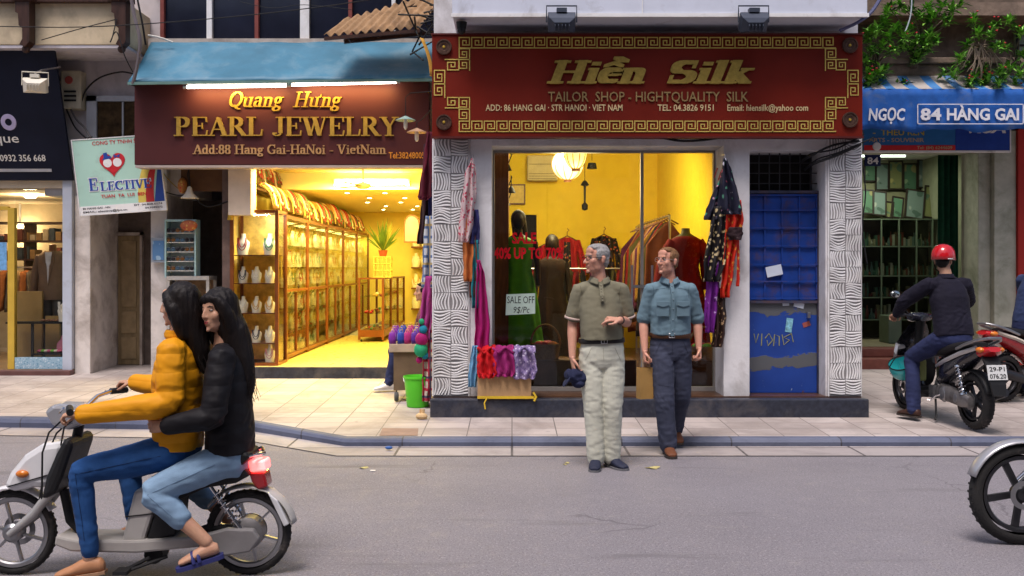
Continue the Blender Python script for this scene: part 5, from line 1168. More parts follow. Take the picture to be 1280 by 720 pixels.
# mannequins
def mannequin(label, u, v_top, Y, h, mdress, mskin, hair=True, sleeves=False, arms=True, base_z=.62, name='mannequin'):
    x = (u-640)/F*Y; z0 = base_z; t = thing(name, label, 'mannequin', (x, Y, z0)); s_ = h/1.75
    mb = MB(); c = V((x, Y, z0))
    def ring(z, rx, ry, dx=0, n=18): return [c+V((dx+rx*math.cos(2*PI*i/n), ry*math.sin(2*PI*i/n), z))*1.0 for i in range(n)]
    def R2(z, rx, ry): return [c+V((rx*s_*math.cos(2*PI*i/18), ry*s_*math.sin(2*PI*i/18), z*s_)) for i in range(18)]
    mb.loft([R2(z, a, b) for z, a, b in ((1.30, .17, .11), (1.40, .19, .10), (1.45, .10, .07), (1.48, .055, .055), (1.54, .05, .05))])
    if hair: mb.sph(c+V((0, -.01, 1.64))*1.0 if s_ == 1 else c+V((0, -.01, 1.64*s_)), (.075*s_, .095*s_, .115*s_), 16, 10)
    if arms:
        for q in (-1, 1): mb.tube([c+V((q*.19*s_, 0, 1.38*s_)), c+V((q*.23*s_, .0, 1.12*s_)), c+V((q*.24*s_, -.06, .85*s_))], [.045, .038, .028], 8)
    mb.build('figure', mskin, t, smooth=True, sharp=80)
    mb = MB(); N_ = 36; rings = []
    for z, a, b, w_ in ((1.44, .115, .085, 0), (1.40, .19, .115, 0), (1.30, .19, .13, 0), (1.05, .155, .115, .004), (.9, .19, .14, .008), (.6, .23, .17, .02), (.28, .27, .2, .03), (.10, .29, .22, .035)):
        rings.append([c+V(((a+w_*math.sin(7*q+z*3))*s_*math.cos(q), (b+w_*math.sin(7*q+z*3))*s_*math.sin(q), z*s_)) for q in [2*PI*i/N_ for i in range(N_)]])
    mb.loft(rings); mb.build('dress', mdress, t, smooth=True, sharp=80)
    if sleeves:
        mb = MB()
        for q in (-1, 1): mb.tube([c+V((q*.15*s_, 0, 1.38*s_)), c+V((q*.25*s_, 0, 1.2*s_)), c+V((q*.31*s_, -.03, .80*s_))], [.07, .085, .10], 12)
        mb.build('sleeves', mdress, t, smooth=True)
    if hair:
        mb = MB(); mb.sph(c+V((0, .02, 1.67*s_)), (.095*s_, .105*s_, .11*s_), 16, 10); mb.tube([c+V((0, .06, 1.66*s_)), c+V((.02, .09, 1.5*s_)), c+V((.02, .10, 1.36*s_))], [.09, .09, .04], 10); mb.build('wig', mat('wig_black', (.012, .009, .008), .5), t, smooth=True)
    mb = MB(); mb.lathe([(0, 0), (.14, 0), (.14, .015), (.02, .02), (.015, .3)], c+V((0, 0, .001)), n=20); mb.build('stand', steel, t, smooth=True)
    return t
green_dress = fabric('green_silk', (.10, .42, .025), rough=.5, bump=.1)
mannequin('dark mannequin in a long green sleeveless dress behind the window', 648, 265, 11.55, 1.66, green_dress, mat('mannequin_dark', (.025, .016, .013), .4))
mannequin('black haired mannequin in a dark brown dress, right of the green dress', 690, 300, 12.8, 1.62, fabric('brown_dress', (.03, .017, .012)), mat('mannequin_dark', (.025, .016, .013), .4), base_z=.42)
mannequin('headless bust form in a dark red high collared dress behind the man in blue', 857, 255, 11.75, 1.68, fabric('wine_red', (.21, .008, .012), rough=.7), mat('bust_green', (.14, .13, .06), .6), hair=False, sleeves=True, arms=False, base_z=.62)
mb = MB(); mb.box(1.55, 11.05, .297, 2.40, 12.1, .60); mb.build('display_plinth', mat('plinth_wood', (.10, .036, .018), .5, var=.3), tagv=('dark wooden plinth under the red dress inside the glass door', 'plinth'))
# rail of garments at the right wall
rl = MB(); rl.tube([(1.95, 12.3, 2.28), (1.95, 15.6, 2.28)], .012, 8); rl.tube([(1.95, 12.3, 2.28), (1.95, 12.3, .3)], .014, 8); rl.tube([(1.95, 15.6, 2.28), (1.95, 15.6, .3)], .014, 8)
rl.build('clothes_rail', steel, smooth=True, tagv=('metal clothes rail along the right wall of the silk shop', 'clothes rail'))
gcols = [('rust brown', (.17, .05, .02)), ('dark olive', (.07, .06, .02)), ('deep red', (.20, .012, .014)), ('black', (.016, .013, .014)), ('ochre', (.30, .15, .03)), ('plum', (.09, .02, .05)), ('tan', (.30, .17, .08))]
for i in range(13):
    Y = 12.45+i*.24; cn, cc = gcols[i % 7]; lb = '%s garment on the rail by the right wall, %s from the window' % (cn, ords[i])
    def gf(u, v, Y=Y, i=i):
        wv = .05+.2*min(1, v*4)+.05*v; a = (u-.5)*2
        return V((1.95+a*wv, Y+.035*math.sin(u*13+i)*v+.02*math.sin(v*5+i)+.06*a*(i % 3-1)*.4, 2.22-abs(a)*.05-(1.0+.15*(i % 4))*v))
    mb = MB(); mb.grid(gf, 16, 12); t = thing('hanging_garment', lb, 'garment', (1.95, Y, 1.1), 0, 'garments on the rail'); mb.build('cloth', fabric('garment_%d' % (i % 7), cc), t, smooth=True, solid=.03)
    mb = MB(); mb.tube([(1.82, Y, 2.18), (1.95, Y, 2.25), (2.08, Y, 2.18)], .009, 5); mb.tube([(1.95, Y, 2.25), (1.95, Y, 2.30), (1.97, Y, 2.305)], .006, 5); mb.build('hanger', brown_wood, t)
mb = MB(); mb.tube([(.05, 15.7, 1.62), (1.75, 15.7, 1.62)], .014, 8); mb.tube([(.05, 15.7, .3), (.05, 15.7, 1.62)], .014, 8); mb.tube([(1.75, 15.7, .3), (1.75, 15.7, 1.62)], .014, 8); mb.build('clothes_rail', steel, smooth=True, tagv=('low clothes rail across the back of the silk shop', 'clothes rail'))
for i in range(15):
    x = .12+i*.112; cn, cc = gcols[(3, 1, 2, 3, 5, 0)[i % 6]]; mb = MB()
    mb.grid(lambda u, v: V((x+.07*(u-.5)+.025*math.sin(v*5+i*2)+.01*math.sin(u*9), 15.7+.34*(u-.5)*(.5+.5*min(1, v*4))+.02*math.sin(v*7+i), 1.60-abs(u-.5)*.10-(.85+.12*(i % 3))*v)), 8, 10)
    mb.build('hanging_garment', fabric('garment_%d' % (3, 1, 2, 3, 5, 0)[i % 6], cc), smooth=True, solid=.035, tagv=('%s garment on the low rail at the back, %s from the left' % (cn, ords[i]), 'garment', 'garments on the low back rail'))
# low furniture and baskets
def basket(label, u, Y, z, w_, hh):
    x = (u-640)/F*Y; t = thing('wicker_basket', label, 'basket', (x, Y, z)); wk = mat('wicker_brown', (.24, .13, .05), .7, var=.3, vs=60, bump=.5, bs=120)
    mb = MB(); mb.lathe([(0, 0), (w_*.42, 0), (w_*.5, hh), (w_*.47, hh), (w_*.4, .02), (0, .02)], (x, Y, z), n=24); mb.build('body', wk, t, smooth=True)
    mb = MB(); mb.tube([V((x+w_*.48*math.cos(a), Y, z+hh+w_*.62*math.sin(a))) for a in [PI*i/14 for i in range(15)]], .012, 6); mb.build('handle', wk, t, smooth=True)
    mb = MB()
    for k in range(9): mb.mi = k % 4; mb.sph((x+rnd.uniform(-.3, .3)*w_, Y+rnd.uniform(-.2, .2)*w_, z+hh*.95), (.06, .05, .04), 8, 6)
    mb.build('scarves', [red_silk, green_dress, fabric('cloth_orange', (.5, .16, .03)), fabric('cloth_pink', (.5, .1, .18))], t, smooth=True, kind='stuff')
basket('round wicker basket with tall handle behind the window, left of the grey haired man', 682, 11.05, .622, .34, .17)
basket('round wicker basket on the plinth, right of the man in blue', 880, 11.25, .602, .34, .15)
# lettering on the glass
W_ = Pl(10.818)
dec = thing('window_lettering', 'red sale lettering stuck on the shop window', 'lettering', (.2, 10.81, 1.8))
red_vinyl = mat('red_vinyl', (.85, .015, .03), .6, spec=.1)
mb = MB(); sans(mb, 'SALE', W_.x(640), W_.x(670.5), W_.z(304), 13.5/F*10.8, 10.818, .002, .035); mb.build('word', red_vinyl, dec)
mb = MB(); sans(mb, '40% UP TO 70%', W_.x(617), W_.x(704), W_.z(323), 13.5/F*10.8, 10.818, .002, .035); mb.build('word', red_vinyl, dec)
po = thing('sale_poster', 'pale green handwritten price sheet taped to the window in front of the green dress', 'poster', at(650, 394, 10.81))
mb = MB(); O = Pl(10.812); mb.prism([(O.x(632), O.z(394)), (O.x(669), O.z(392)), (O.x(669), O.z(366.5)), (O.x(633), O.z(368))], 10.809, 10.812); mb.build('sheet', mat('poster_mint', (.52, .66, .58), .8), po)
mb = MB(); sans(mb, 'SALE OFF', O.x(634), O.x(668), O.z(379), 9/F*10.8, 10.8085, .001, .0); sans(mb, '9$/Pc', O.x(642), O.x(662), O.z(391), 8/F*10.8, 10.8085, .001, .0, .2); mb.build('lettering', black_metal, po)
# ================================================================ cloths hung outside the silk shop
floral_pink = printed('floral_pink', (.55, .42, .42), [(.42, .02, .06), (.5, .06, .12)], 26, .34); magenta = fabric('magenta', (.34, .012, .13), rough=.6)
orange_f = fabric('orange_cloth', (.50, .15, .04)); teal = fabric('teal', (.02, .20, .24)); navy_f = fabric('navy_cloth', (.03, .03, .11)); sky_f = fabric('sky_cloth', (.13, .30, .48)); maroon_f = fabric('maroon_cloth', (.10, .012, .025)); brown_f = fabric('brown_cloth', (.15, .05, .03))
Y1 = 10.27
cloth('scarf', 'white scarf with dense red pattern hanging highest beside the left carved pillar', 'scarf', [(198, 589, 592), (215, 582, 595), (250, 577, 595), (285, 573, 590), (303, 573, 586)], Y1-.04, floral_pink, 2, .03, 'scarves on the left wall', seed=1)
cloth('scarf', 'navy and cream scarf end below the red patterned scarf', 'scarf', [(262, 586, 598), (285, 585, 600), (305, 584, 599)], Y1+.0, navy_f, 1.5, .03, 'scarves on the left wall', seed=2)
cloth('scarf', 'orange scarf hanging below the red patterned one', 'scarf', [(270, 582, 590), (310, 578, 592), (352, 580, 590)], Y1-.0, orange_f, 1.5, .025, 'scarves on the left wall', seed=3)
cloth('scarf', 'brown striped scarf between the orange and the teal one', 'scarf', [(290, 587, 594), (330, 586, 597), (372, 587, 596)], Y1+.02, brown_f, 1.5, .02, 'scarves on the left wall', seed=8)
cloth('scarf', 'teal scarf hanging left of the magenta one', 'scarf', [(300, 591, 598), (340, 589, 599), (385, 590, 600)], Y1+.01, teal, 1.5, .025, 'scarves on the left wall', seed=4)
cloth('scarf', 'magenta scarf hanging down to the cardboard box', 'scarf', [(325, 596, 600), (345, 596, 606), (400, 594, 612), (441, 593, 611)], Y1-.02, magenta, 2, .03, 'scarves on the left wall', seed=5)
cloth('scarf', 'light blue scarf at the left side of the cardboard box', 'scarf', [(432, 591, 597), (455, 587, 599), (484, 585, 595)], Y1-.06, sky_f, 2, .025, 'scarves on the left wall', seed=6)
mb = MB(); p = at(591, 196, 10.27); mb.tube([V((p.x, 10.37, p.z+.02)), p+V((0, -.02, .02)), p+V((0, -.04, -.02))], .007, 6); mb.build('hook', steel, tagv=('small metal hook holding the scarves on the left wall', 'hook'))
# box with scarves on the step
bxx = thing('cardboard_box', 'open cardboard box on the shop step with scarves over its front', 'box', at(631, 500, 10.28))
Bx = Pl(10.2); X0, X1, Z0, Z1 = Bx.x(597), Bx.x(664), .29, .29+.47
mb = MB()
for a in ((X0, 10.18, Z0, X1, 10.186, Z1), (X0, 10.355, Z0, X1, 10.361, Z1), (X0, 10.1865, Z0, X0+.006, 10.3545, Z1), (X1-.006, 10.1865, Z0, X1, 10.3545, Z1), (X0+.0065, 10.1865, Z0, X1-.0065, 10.3545, Z0+.006)): mb.box(*a)
mb.build('carton', cardboard, bxx)
mb = MB(); mb.box(X0-.002, 10.172, Z0+.004, X1+.05, 10.179, Z0+.03); mb.tube([V((X0+.1, 10.17, Z0+.02)), V((X0+.07, 10.16, Z0-.04)), V((X0+.08, 10.155, Z0-.10))], .008, 6); mb.tube([V((X1+.02, 10.17, Z0+.07)), V((X1+.05, 10.165, Z0+.02)), V((X1+.03, 10.165, Z0-.02))], .012, 6); mb.build('strap', mat('strap_yellow', (.62, .42, .03), .5), bxx)
lav = printed('lavender_print', (.24, .18, .34), [(.6, .55, .68), (.09, .07, .2)], 30, .34)
for nm, ua, ub, vb, m_, sd_ in (('red', 596, 620, 473, fabric('bright_red', (.52, .012, .016), rough=.6), 1), ('purple', 615, 643, 471, fabric('violet_red', (.27, .02, .13), rough=.6), 2), ('lavender patterned', 640, 670, 474, lav, 3)):
    cloth('scarf', '%s scarf draped over the front of the cardboard box' % nm, 'scarf', [(437, ua+3, ub-3), (450, ua, ub), (465, ua, ub+1), (vb, ua+3, ub-3)], 10.14, m_, 2.5, .035, 'scarves over the box', seed=sd_)
    mb = MB(); a, b = Bx.x(ua+1), Bx.x(ub-1); mb.grid(lambda u, v: V((a+(b-a)*u, 10.12+.22*v, Z1+.035+.03*math.sin(u*9+v*5+sd_)+.02*noise.noise((u*4, v*4, sd_)))), 12, 8)
    mb.build('scarf', m_, smooth=True, solid=.02, tagv=('crumpled %s scarf lying in the top of the cardboard box' % nm, 'scarf', 'scarves in the box'))
# dresses at the right of the window
Y2 = 10.26
blk_floral = printed('black_floral', (.018, .018, .035), [(.6, .62, .7), (.5, .1, .16), (.55, .55, .62), (.1, .3, .2)], 13, .25)
polka = printed('polka', (.014, .012, .014), [(.55, .44, .24)], 17, .30); redgold = printed('redgold', (.50, .025, .012), [(.60, .20, .03), (.66, .33, .05)], 16, .3); purp = printed('purple_print', (.15, .02, .22), [(.5, .35, .6), (.08, .01, .12)], 14, .26); brn_dot = printed('brown_dot', (.03, .015, .012), [(.40, .26, .14)], 20, .26)
cloth('kimono_robe', 'black floral robe on top of the bunch beside the blue door', 'robe', [(198, 904, 908), (212, 902, 914), (235, 900, 922), (262, 897, 928), (268, 905, 927)], Y2-.06, blk_floral, 2, .035, 'robes right of the window', seed=2)
cloth('kimono_robe', 'dark floral robe with green flowers peeking out left of the black one', 'robe', [(226, 899, 902), (240, 892, 903), (262, 883, 903), (275, 880, 895)], Y2-.01, printed('green_floral', (.016, .016, .03), [(.04, .25, .18), (.5, .3, .4)], 13, .28), 1.5, .03, 'robes right of the window', seed=3)
cloth('kimono_robe', 'black robe with gold polka spots in the middle of the bunch', 'robe', [(258, 892, 906), (285, 888, 908), (320, 880, 907), (352, 878, 900)], Y2-.03, polka, 2.2, .035, 'robes right of the window', seed=4)
cloth('kimono_robe', 'red and gold robe hanging at the right of the bunch', 'robe', [(250, 908, 926), (275, 907, 929), (310, 905, 922), (350, 901, 916), (372, 901, 912)], Y2-.02, redgold, 2.2, .035, 'robes right of the window', seed=5)
cloth('cloth_ribbon', 'long thin red sash dangling beside the red and gold robe', 'sash', [(300, 921, 924), (340, 921, 925), (358, 920, 924)], Y2-.02, redgold, .5, .01, seed=5, nx=6)
cloth('kimono_robe', 'purple printed robe low in the bunch beside the blue door', 'robe', [(320, 886, 898), (350, 884, 899), (390, 881, 897), (416, 882, 893)], Y2-.0, purp, 2, .03, 'robes right of the window', seed=6)
cloth('kimono_robe', 'dark brown spotted robe at the bottom of the bunch', 'robe', [(360, 894, 906), (390, 893, 908), (418, 893, 907), (434, 889, 902)], Y2+.02, brn_dot, 2, .03, 'robes right of the window', seed=7)
cloth('folded_sleeve', 'black folded cuff sticking out of the red and gold robe', 'cuff', [(284, 911, 928), (293, 909, 929), (300, 912, 926)], Y2-.07, dark_silk, 1, .02, seed=7, nx=10)
mb = MB(); p = at(905, 196, 10.27); mb.tube([V((p.x, 10.37, p.z+.03)), p+V((0, -.04, .02)), p+V((0, -.06, -.02))], .007, 6); mb.build('hook', steel, tagv=('small metal hook holding the robes right of the window', 'hook'))
for u, v in ((898, 225), (893, 222), (902, 222)):
    mb = MB(); mb.tube([at(u, v, 10.3), at(u+2, v-7, 10.3), at(u+4, v-12, 10.3)], .006, 5); mb.build('clothes_hanger', mat('hanger_red', (.3, .03, .02), .5), tagv=('thin red hanger hook sticking up from the robes', 'hanger', 'red hangers above the robes'))
# cloths hanging along the left flank of the silk shop
Y3 = 10.75
cloth('shawl', 'dark maroon shawl hanging highest at the left corner of the silk shop', 'shawl', [(165, 533, 541), (200, 529, 541), (245, 522, 540), (250, 524, 535)], Y3, maroon_f, 1.6, .04, 'shawls at the left corner', seed=1)
cloth('shawl', 'black and maroon shawl behind the highest one at the corner', 'shawl', [(180, 530, 541), (250, 527, 541), (305, 521, 539)], Y3+.25, fabric('black_cloth', (.03, .012, .018)), 1.6, .04, 'shawls at the left corner', seed=2)
cloth('shawl', 'blue and white checked shawl at the left corner of the silk shop', 'shawl', [(270, 532, 541), (320, 528, 541), (360, 527, 540)], Y3, plaid('plaid_blue', (.52, .55, .60), (.08, .14, .30), (.4, .3, .12), 60), 1.6, .03, 'shawls at the left corner', seed=3)
cloth('shawl', 'purple and pink shawl at the left corner above the red checked one', 'shawl', [(345, 531, 541), (385, 526, 540), (425, 523, 537)], Y3-.02, fabric('pink_violet', (.36, .05, .22)), 2, .035, 'shawls at the left corner', seed=4)
cloth('shawl', 'red and cream checked shawl hanging lowest behind the green bucket', 'shawl', [(400, 533, 541), (440, 530, 540), (480, 528, 540), (502, 528, 538)], Y3, plaid('plaid_red', (.52, .45, .38), (.40, .02, .05), (.05, .04, .1), 60), 1.4, .025, 'shawls at the left corner', seed=5)
cloth('shawl', 'dark blue shawl edge right beside the left carved pillar', 'shawl', [(225, 536, 541), (330, 535, 541), (400, 536, 541)], Y3+.12, navy_f, 1, .02, 'shawls at the left corner', seed=6)
hg = thing('tassel_string', 'string of green and blue woven tassels beside the silk purses', 'tassels', at(527, 440, 10.65)); mb = MB()
for k, (u, v, r_) in enumerate(((527, 402, .03), (529, 412, .045), (527, 424, .07), (526, 437, .075), (531, 444, .04), (524, 450, .035))): mb.mi = k % 3; mb.sph(at(u, v, 10.68+.01*k), (r_, r_, r_*1.1), 12, 8)
mb.build('tassel', [fabric('tassel_green', (.03, .33, .16)), fabric('tassel_teal', (.02, .2, .3)), magenta], hg, smooth=True)
# trolley with silk purses, bucket
ct = thing('goods_trolley', 'worn beige trolley with one caster under the silk purses', 'trolley', (-1.17, 11.35, sz(11.3)))
tz = sz(11.35); cream_m = mat('trolley_beige', (.46, .36, .26), .7, var=.15, dirt=(.15, .1, .07), dirt_amt=.6, ds=4)
mb = MB(); mb.box(-1.38, 11.15, .685, -.93, 11.60, .78); mb.build('tray', cream_m, ct, bevel=.008)
mb = MB(); mb.box(-1.33, 11.18, tz+.13, -1.0, 11.55, .684); mb.build('cabinet', mat('trolley_brown', (.15, .10, .06), .7, var=.2), ct)
mb = MB()
for x in (-1.30, -1.02): mb.lathe([(0, -.02), (.05, -.02), (.055, 0), (.05, .02), (0, .02)], (x, 11.2, tz+.056), (1, 0, 0), 16); mb.box(x-.008, 11.19, tz+.06, x+.008, 11.21, tz+.13)
mb.build('caster', mat('rubber_grey', (.08, .08, .08), .7), ct)
pc = [('purple', (.20, .03, .30)), ('blue', (.03, .06, .35)), ('magenta', (.40, .03, .18)), ('violet', (.10, .03, .28)), ('turquoise', (.03, .25, .30))]
pp = [None]*5
for i in range(20):
    k = i % 5; x = -1.34+.085*(i % 5)+rnd.uniform(-.01, .01); y = 11.18+.10*(i//5); z = .781+.02*(i//5); lb = '%s silk purse in the pile on the beige trolley, %s row from the front' % (pc[k][0], ords[i//5]); g = '%s silk purses on the trolley' % pc[k][0]
    if pp[k] is None:
        pp[k] = thing('silk_purse', lb, 'purse', (0, 0, 0), 0, g); mb = MB(); mb.loft([[V((a*w_, b*d_, z_)) for a, b in ((-1, -1), (0, -1.25), (1, -1), (1, 1), (0, 1.25), (-1, 1))] for z_, w_, d_ in ((0, .036, .022), (.05, .042, .03), (.11, .036, .018), (.13, .028, .006))]); mb.build('pouch', fabric('purse_%d' % k, pc[k][1], rough=.4, sheen=.3), pp[k], world=False, smooth=True, sharp=80)
        mb = MB(); mb.tube([(-.02, 0, .125), (-.012, -.01, .155), (.012, -.01, .155), (.02, 0, .125)], .004, 5); mb.build('loop', gold_pale, pp[k], world=False); t = pp[k]
        t.location = (x, y, z); t.rotation_euler = (0, 0, rnd.uniform(-.4, .4))
    else: t = dup(pp[k], (x, y, z), rnd.uniform(-.4, .4), lb)
bu = thing('bucket', 'bright green plastic bucket in front of the checked shawl', 'bucket', (-1.03, 10.9, sz(10.9)))
c = V((-1.03, 10.88, sz(10.88)+.002)); grn = mat('bucket_green', (.10, .60, .03), .35, var=.05)
mb = MB(); mb.lathe([(0, 0), (.115, 0), (.12, .01), (.148, .31), (.158, .312), (.158, .335), (.15, .335), (.14, .30), (.11, .012), (0, .01)], c, n=32); mb.build('body', grn, bu, smooth=True)
mb = MB(); mb.tube([c+V((.157*math.cos(a), -.16*math.sin(a)*.35-.0, .315-.11*math.sin(a))) for a in [PI*i/14 for i in range(15)]], .004, 5); mb.build('handle', steel, bu, smooth=True)
# ================================================================ pavement details
def blob(name, label, cat, pts, z, m, th=.004, kind=None):
    mb = MB(); n = len(pts); vs = [V((x, y, z)) for x, y in pts]; mb.add(vs+[p+V((0, 0, th)) for p in vs], [tuple(range(n, 2*n)), tuple(range(n-1, -1, -1))]+[(i, (i+1) % n, n+(i+1) % n, n+i) for i in range(n)])
    return mb.build(name, m, tagv=(label, cat, None, kind))
def gp(u, v, z=0):
    Y = (EYE-z)*F/(v-HOR); return ((u-640)/F*Y, Y)
def gps(u, v):
    z = .1
    for _ in range(6): x, y = gp(u, v, z); z = sz(y)
    return (x, y)
zz = sz(9.6)
pts = [gps(474, 545), gps(522, 545), gps(523, 536), gps(478, 535.5)]
mb = MB(); vs = [V((x, y, sz(y)+.004)) for x, y in pts]; mb.quad(*vs); mb.build('cover_slab', mat('slab_reddish', (.28, .19, .15), .85, var=.15), tagv=('reddish cover slab let into the pavement before the silk shop', 'slab'))
yl = mat('leaf_yellow', (.48, .42, .18), .7, var=.2); 
for i, (u, v, z, lb) in enumerate(((816, 585, .004, 'large yellow leaf on the road right of the dark shoes'), (454, 585, .004, 'pale yellow leaf on the road before the kerb corner'), (708, 579, .004, 'small yellow leaf in the gutter left of the dark shoes'), (706, 581, .004, 'tiny yellow leaf beside the small one in the gutter'))):
    x, y = gp(u, v, z); s_ = (.055, .035, .02, .014)[i]; mb = MB()
    mb.add([V((x+s_*1.2*math.cos(a)*(.8+.3*math.sin(3*a+i)), y+s_*.7*math.sin(a), z+.004+.006*math.sin(2*a))) for a in [2*PI*k/12 for k in range(12)]], [tuple(range(12))]); mb.build('fallen_leaf', yl, solid=.002, tagv=(lb, 'leaf', 'fallen leaves'))
x, y = gps(527, 524); mb = MB(); mb.sph((x, y, sz(y)+.03), (.06, .04, .035), 10, 6); mb.grid(lambda u, v: V((x-.02+.05*u, y+.01*math.sin(u*7), sz(y)+.04+.06*v+.01*math.sin(v*9))), 5, 5); mb.build('crumpled_paper', mat('crumpled_tan', (.60, .42, .22), .8), solid=.003, tagv=('crumpled tan paper on the pavement at the silk shop corner', 'litter'))
x, y = gp(486, 561, .02); mb = MB(); mb.sph((x, y, .03), (.035, .02, .016), 8, 6); mb.build('litter_scrap', mat('scrap_blue', (.04, .12, .36), .5), tagv=('small blue scrap lying in the gutter', 'litter'))
x, y = gp(466, 589, 0); mb = MB(); mb.box(x-.02, y-.015, .004, x+.02, y+.015, .008); mb.build('litter_scrap', white_paint, tagv=('tiny white paper scrap on the road below the yellow leaf', 'litter'))
# ================================================================ suit shop interior
bl = mat('jacket_taupe', (.18, .115, .075), .85, var=.15, bump=.2, bs=200); 
sm = thing('suit_mannequin', 'headless mannequin in a taupe jacket and grey trousers in the shop window', 'mannequin', (-6.62, 14.3, .5))
c = V((-6.62, 14.35, .255))
def rg(z, rx, ry, n=20): return [c+V((rx*math.cos(2*PI*i/n), ry*math.sin(2*PI*i/n), z)) for i in range(n)]
mb = MB(); mb.loft([rg(z, a, b) for z, a, b in ((.92, .21, .14), (1.05, .205, .14), (1.25, .19, .135), (1.45, .215, .14), (1.55, .22, .12), (1.62, .12, .08))]); mb.build('jacket', bl, sm, smooth=True, sharp=80)
for s_ in (-1, 1):
    mb = MB(); mb.tube([c+V((s_*.18, 0, 1.55)), c+V((s_*.25, .0, 1.3)), c+V((s_*.26, -.03, .98))], [.065, .06, .05], 12); mb.build('sleeve', bl, sm, smooth=True)
    mb = MB(); mb.tube([c+V((s_*.09, 0, .98)), c+V((s_*.095, 0, .5)), c+V((s_*.10, 0, .08))], [.10, .08, .07], 14); mb.build('trouser_leg', fabric('trouser_grey', (.10, .095, .095)), sm, smooth=True)
    mb = MB(); mb.add([c+V((0, -.147, 1.12)), c+V((s_*.035, -.145, 1.30)), c+V((s_*.09, -.138, 1.50)), c+V((s_*.06, -.10, 1.63)), c+V((s_*.02, -.145, 1.40))], [(0, 1, 2, 3, 4)]); mb.build('lapel', bl, sm, solid=.012)
mb = MB(); mb.add([c+V((-.05, -.135, 1.60)), c+V((.05, -.135, 1.60)), c+V((0, -.15, 1.15))], [(0, 2, 1)]); mb.build('shirt', fabric('shirt_pale', (.55, .56, .60)), sm, solid=.006)
mb = MB(); mb.cyl(c+V((0, 0, 1.6)), c+V((0, 0, 1.70)), .05, n=14); mb.sph(c+V((0, 0, 1.70)), (.05, .05, .02)); mb.lathe([(0, 0), (.2, 0), (.2, .02), (0, .02)], c+V((0, .25, .0)), n=20); mb.build('neck_cap', brown_wood, sm, smooth=True)
tb = thing('display_table', 'low black display table in the window of the suit shop', 'table', (-6.55, 13.85, .26)); t0 = Pl(13.85)
mb = MB(); mb.box(-6.98, 13.72, .86, -6.14, 14.02, .885); mb.build('tabletop', black_metal, tb)
for x in (-6.96, -6.64, -6.18):
    mb = MB(); mb.box(x, 13.74, .258, x+.03, 13.77, .858); mb.build('leg', black_metal, tb)
mb = MB(); mb.box(-6.60, 13.72, .43, -6.14, 14.02, .45); mb.build('lower_shelf', black_metal, tb)
for i, (x0, x1, y, z0, z1, lb) in enumerate(((-7.05, -6.66, 14.1, .255, 1.30, 'tall pale wooden block standing behind the low black table'), (-6.62, -6.42, 14.12, .255, .95, 'shorter pale wooden block behind the low black table'))):
    mb = MB(); mb.box(x0, y, z0, x1, y+.05, z1); mb.build('display_block', mat('block_tan', (.42, .27, .10), .6, var=.1), bevel=.004, tagv=(lb, 'display block'))
bust(2, (-6.20, 13.86, .886), 'white necklace bust on the right end of the low black table', 1.5)
mb = MB(); mb.loft([[V((-6.25+a*w_, 13.9+b*.05, .452+z)) for a, b in ((-1, -1), (1, -1), (1, 1), (-1, 1))] for z, w_ in ((0, .09), (.13, .08), (.19, .03), (.24, .015))]); mb.build('gift_bag', mat('bag_pink', (.60, .20, .28), .6), smooth=True, sharp=80, tagv=('pink tied gift bag on the lower shelf of the black table', 'bag'))
mb = MB()
for k in range(7): mb.mi = k % 3; mb.sph((-6.56+.045*k, 13.85, .475), (.045, .06, .025), 10, 6)
mb.build('folded_scarves', [fabric('cloth_pink', (.5, .1, .18)), fabric('cloth_green', (.15, .4, .05)), fabric('cloth_cream', (.6, .5, .4))], smooth=True, tagv=('bright folded scarves on the lower shelf of the black table', 'scarves'))
mb = MB()
for k in range(5): mb.sph((-6.52+.07*k, 13.86, .90), (.04, .05, .02), 10, 6)
mb.build('jewelry_pile', mat('pile_brown', (.18, .08, .05), .4, var=.4, vs=30), smooth=True, tagv=('brown trinkets on top of the low black table', 'trinkets'))
shf = thing('wall_shelf', 'dark shelves with folded clothes at the back of the suit shop', 'shelf', (-7.3, 16.3, .3))
mb = MB()
for z in (1.75, 2.05, 2.35): mb.box(-8.6, 16.2, z, -6.75, 16.6, z+.03)
for x in (-8.6, -7.95, -7.3, -6.78): mb.box(x, 16.21, .3, x+.03, 16.6, 2.349)
mb.build('frame', dark_wood, shf)
mb = MB()
for z in (1.782, 2.082):
    for k in range(16): mb.mi = rnd.randrange(4); x = -8.5+k*.105; mb.box(x, 16.25, z, x+.085, 16.5, z+rnd.uniform(.07, .2))
mb.build('folded_clothes', [fabric('fold_a', (.14, .05, .04)), fabric('fold_b', (.05, .06, .08)), fabric('fold_c', (.35, .28, .2)), fabric('fold_d', (.2, .12, .06))], shf, kind='stuff')
for i in range(9):
    x = -7.95+i*.115; mb = MB(); mb.grid(lambda u, v: V((x+.07*(u-.5)+.02*math.sin(v*4+i), 15.6+.3*(v*0)+.22*(u-.5), 1.60-abs(u-.5)*.08-.62*v)), 6, 8)
    mb.build('hanging_shirt', [fabric('shirt_a', (.28, .10, .04)), fabric('shirt_b', (.10, .08, .07)), fabric('shirt_c', (.34, .22, .12))][i % 3], smooth=True, solid=.04, tagv=('%s shirt on the low rail of the suit shop, %s from the left' % (('rust', 'charcoal', 'tan')[i % 3], ords[i]), 'shirt', 'shirts on the low rail'))
mb = MB(); mb.tube([(-8.1, 15.6, 1.64), (-6.9, 15.6, 1.64)], .012, 8); mb.build('clothes_rail', steel, tagv=('metal rail carrying shirts inside the suit shop', 'clothes rail'))
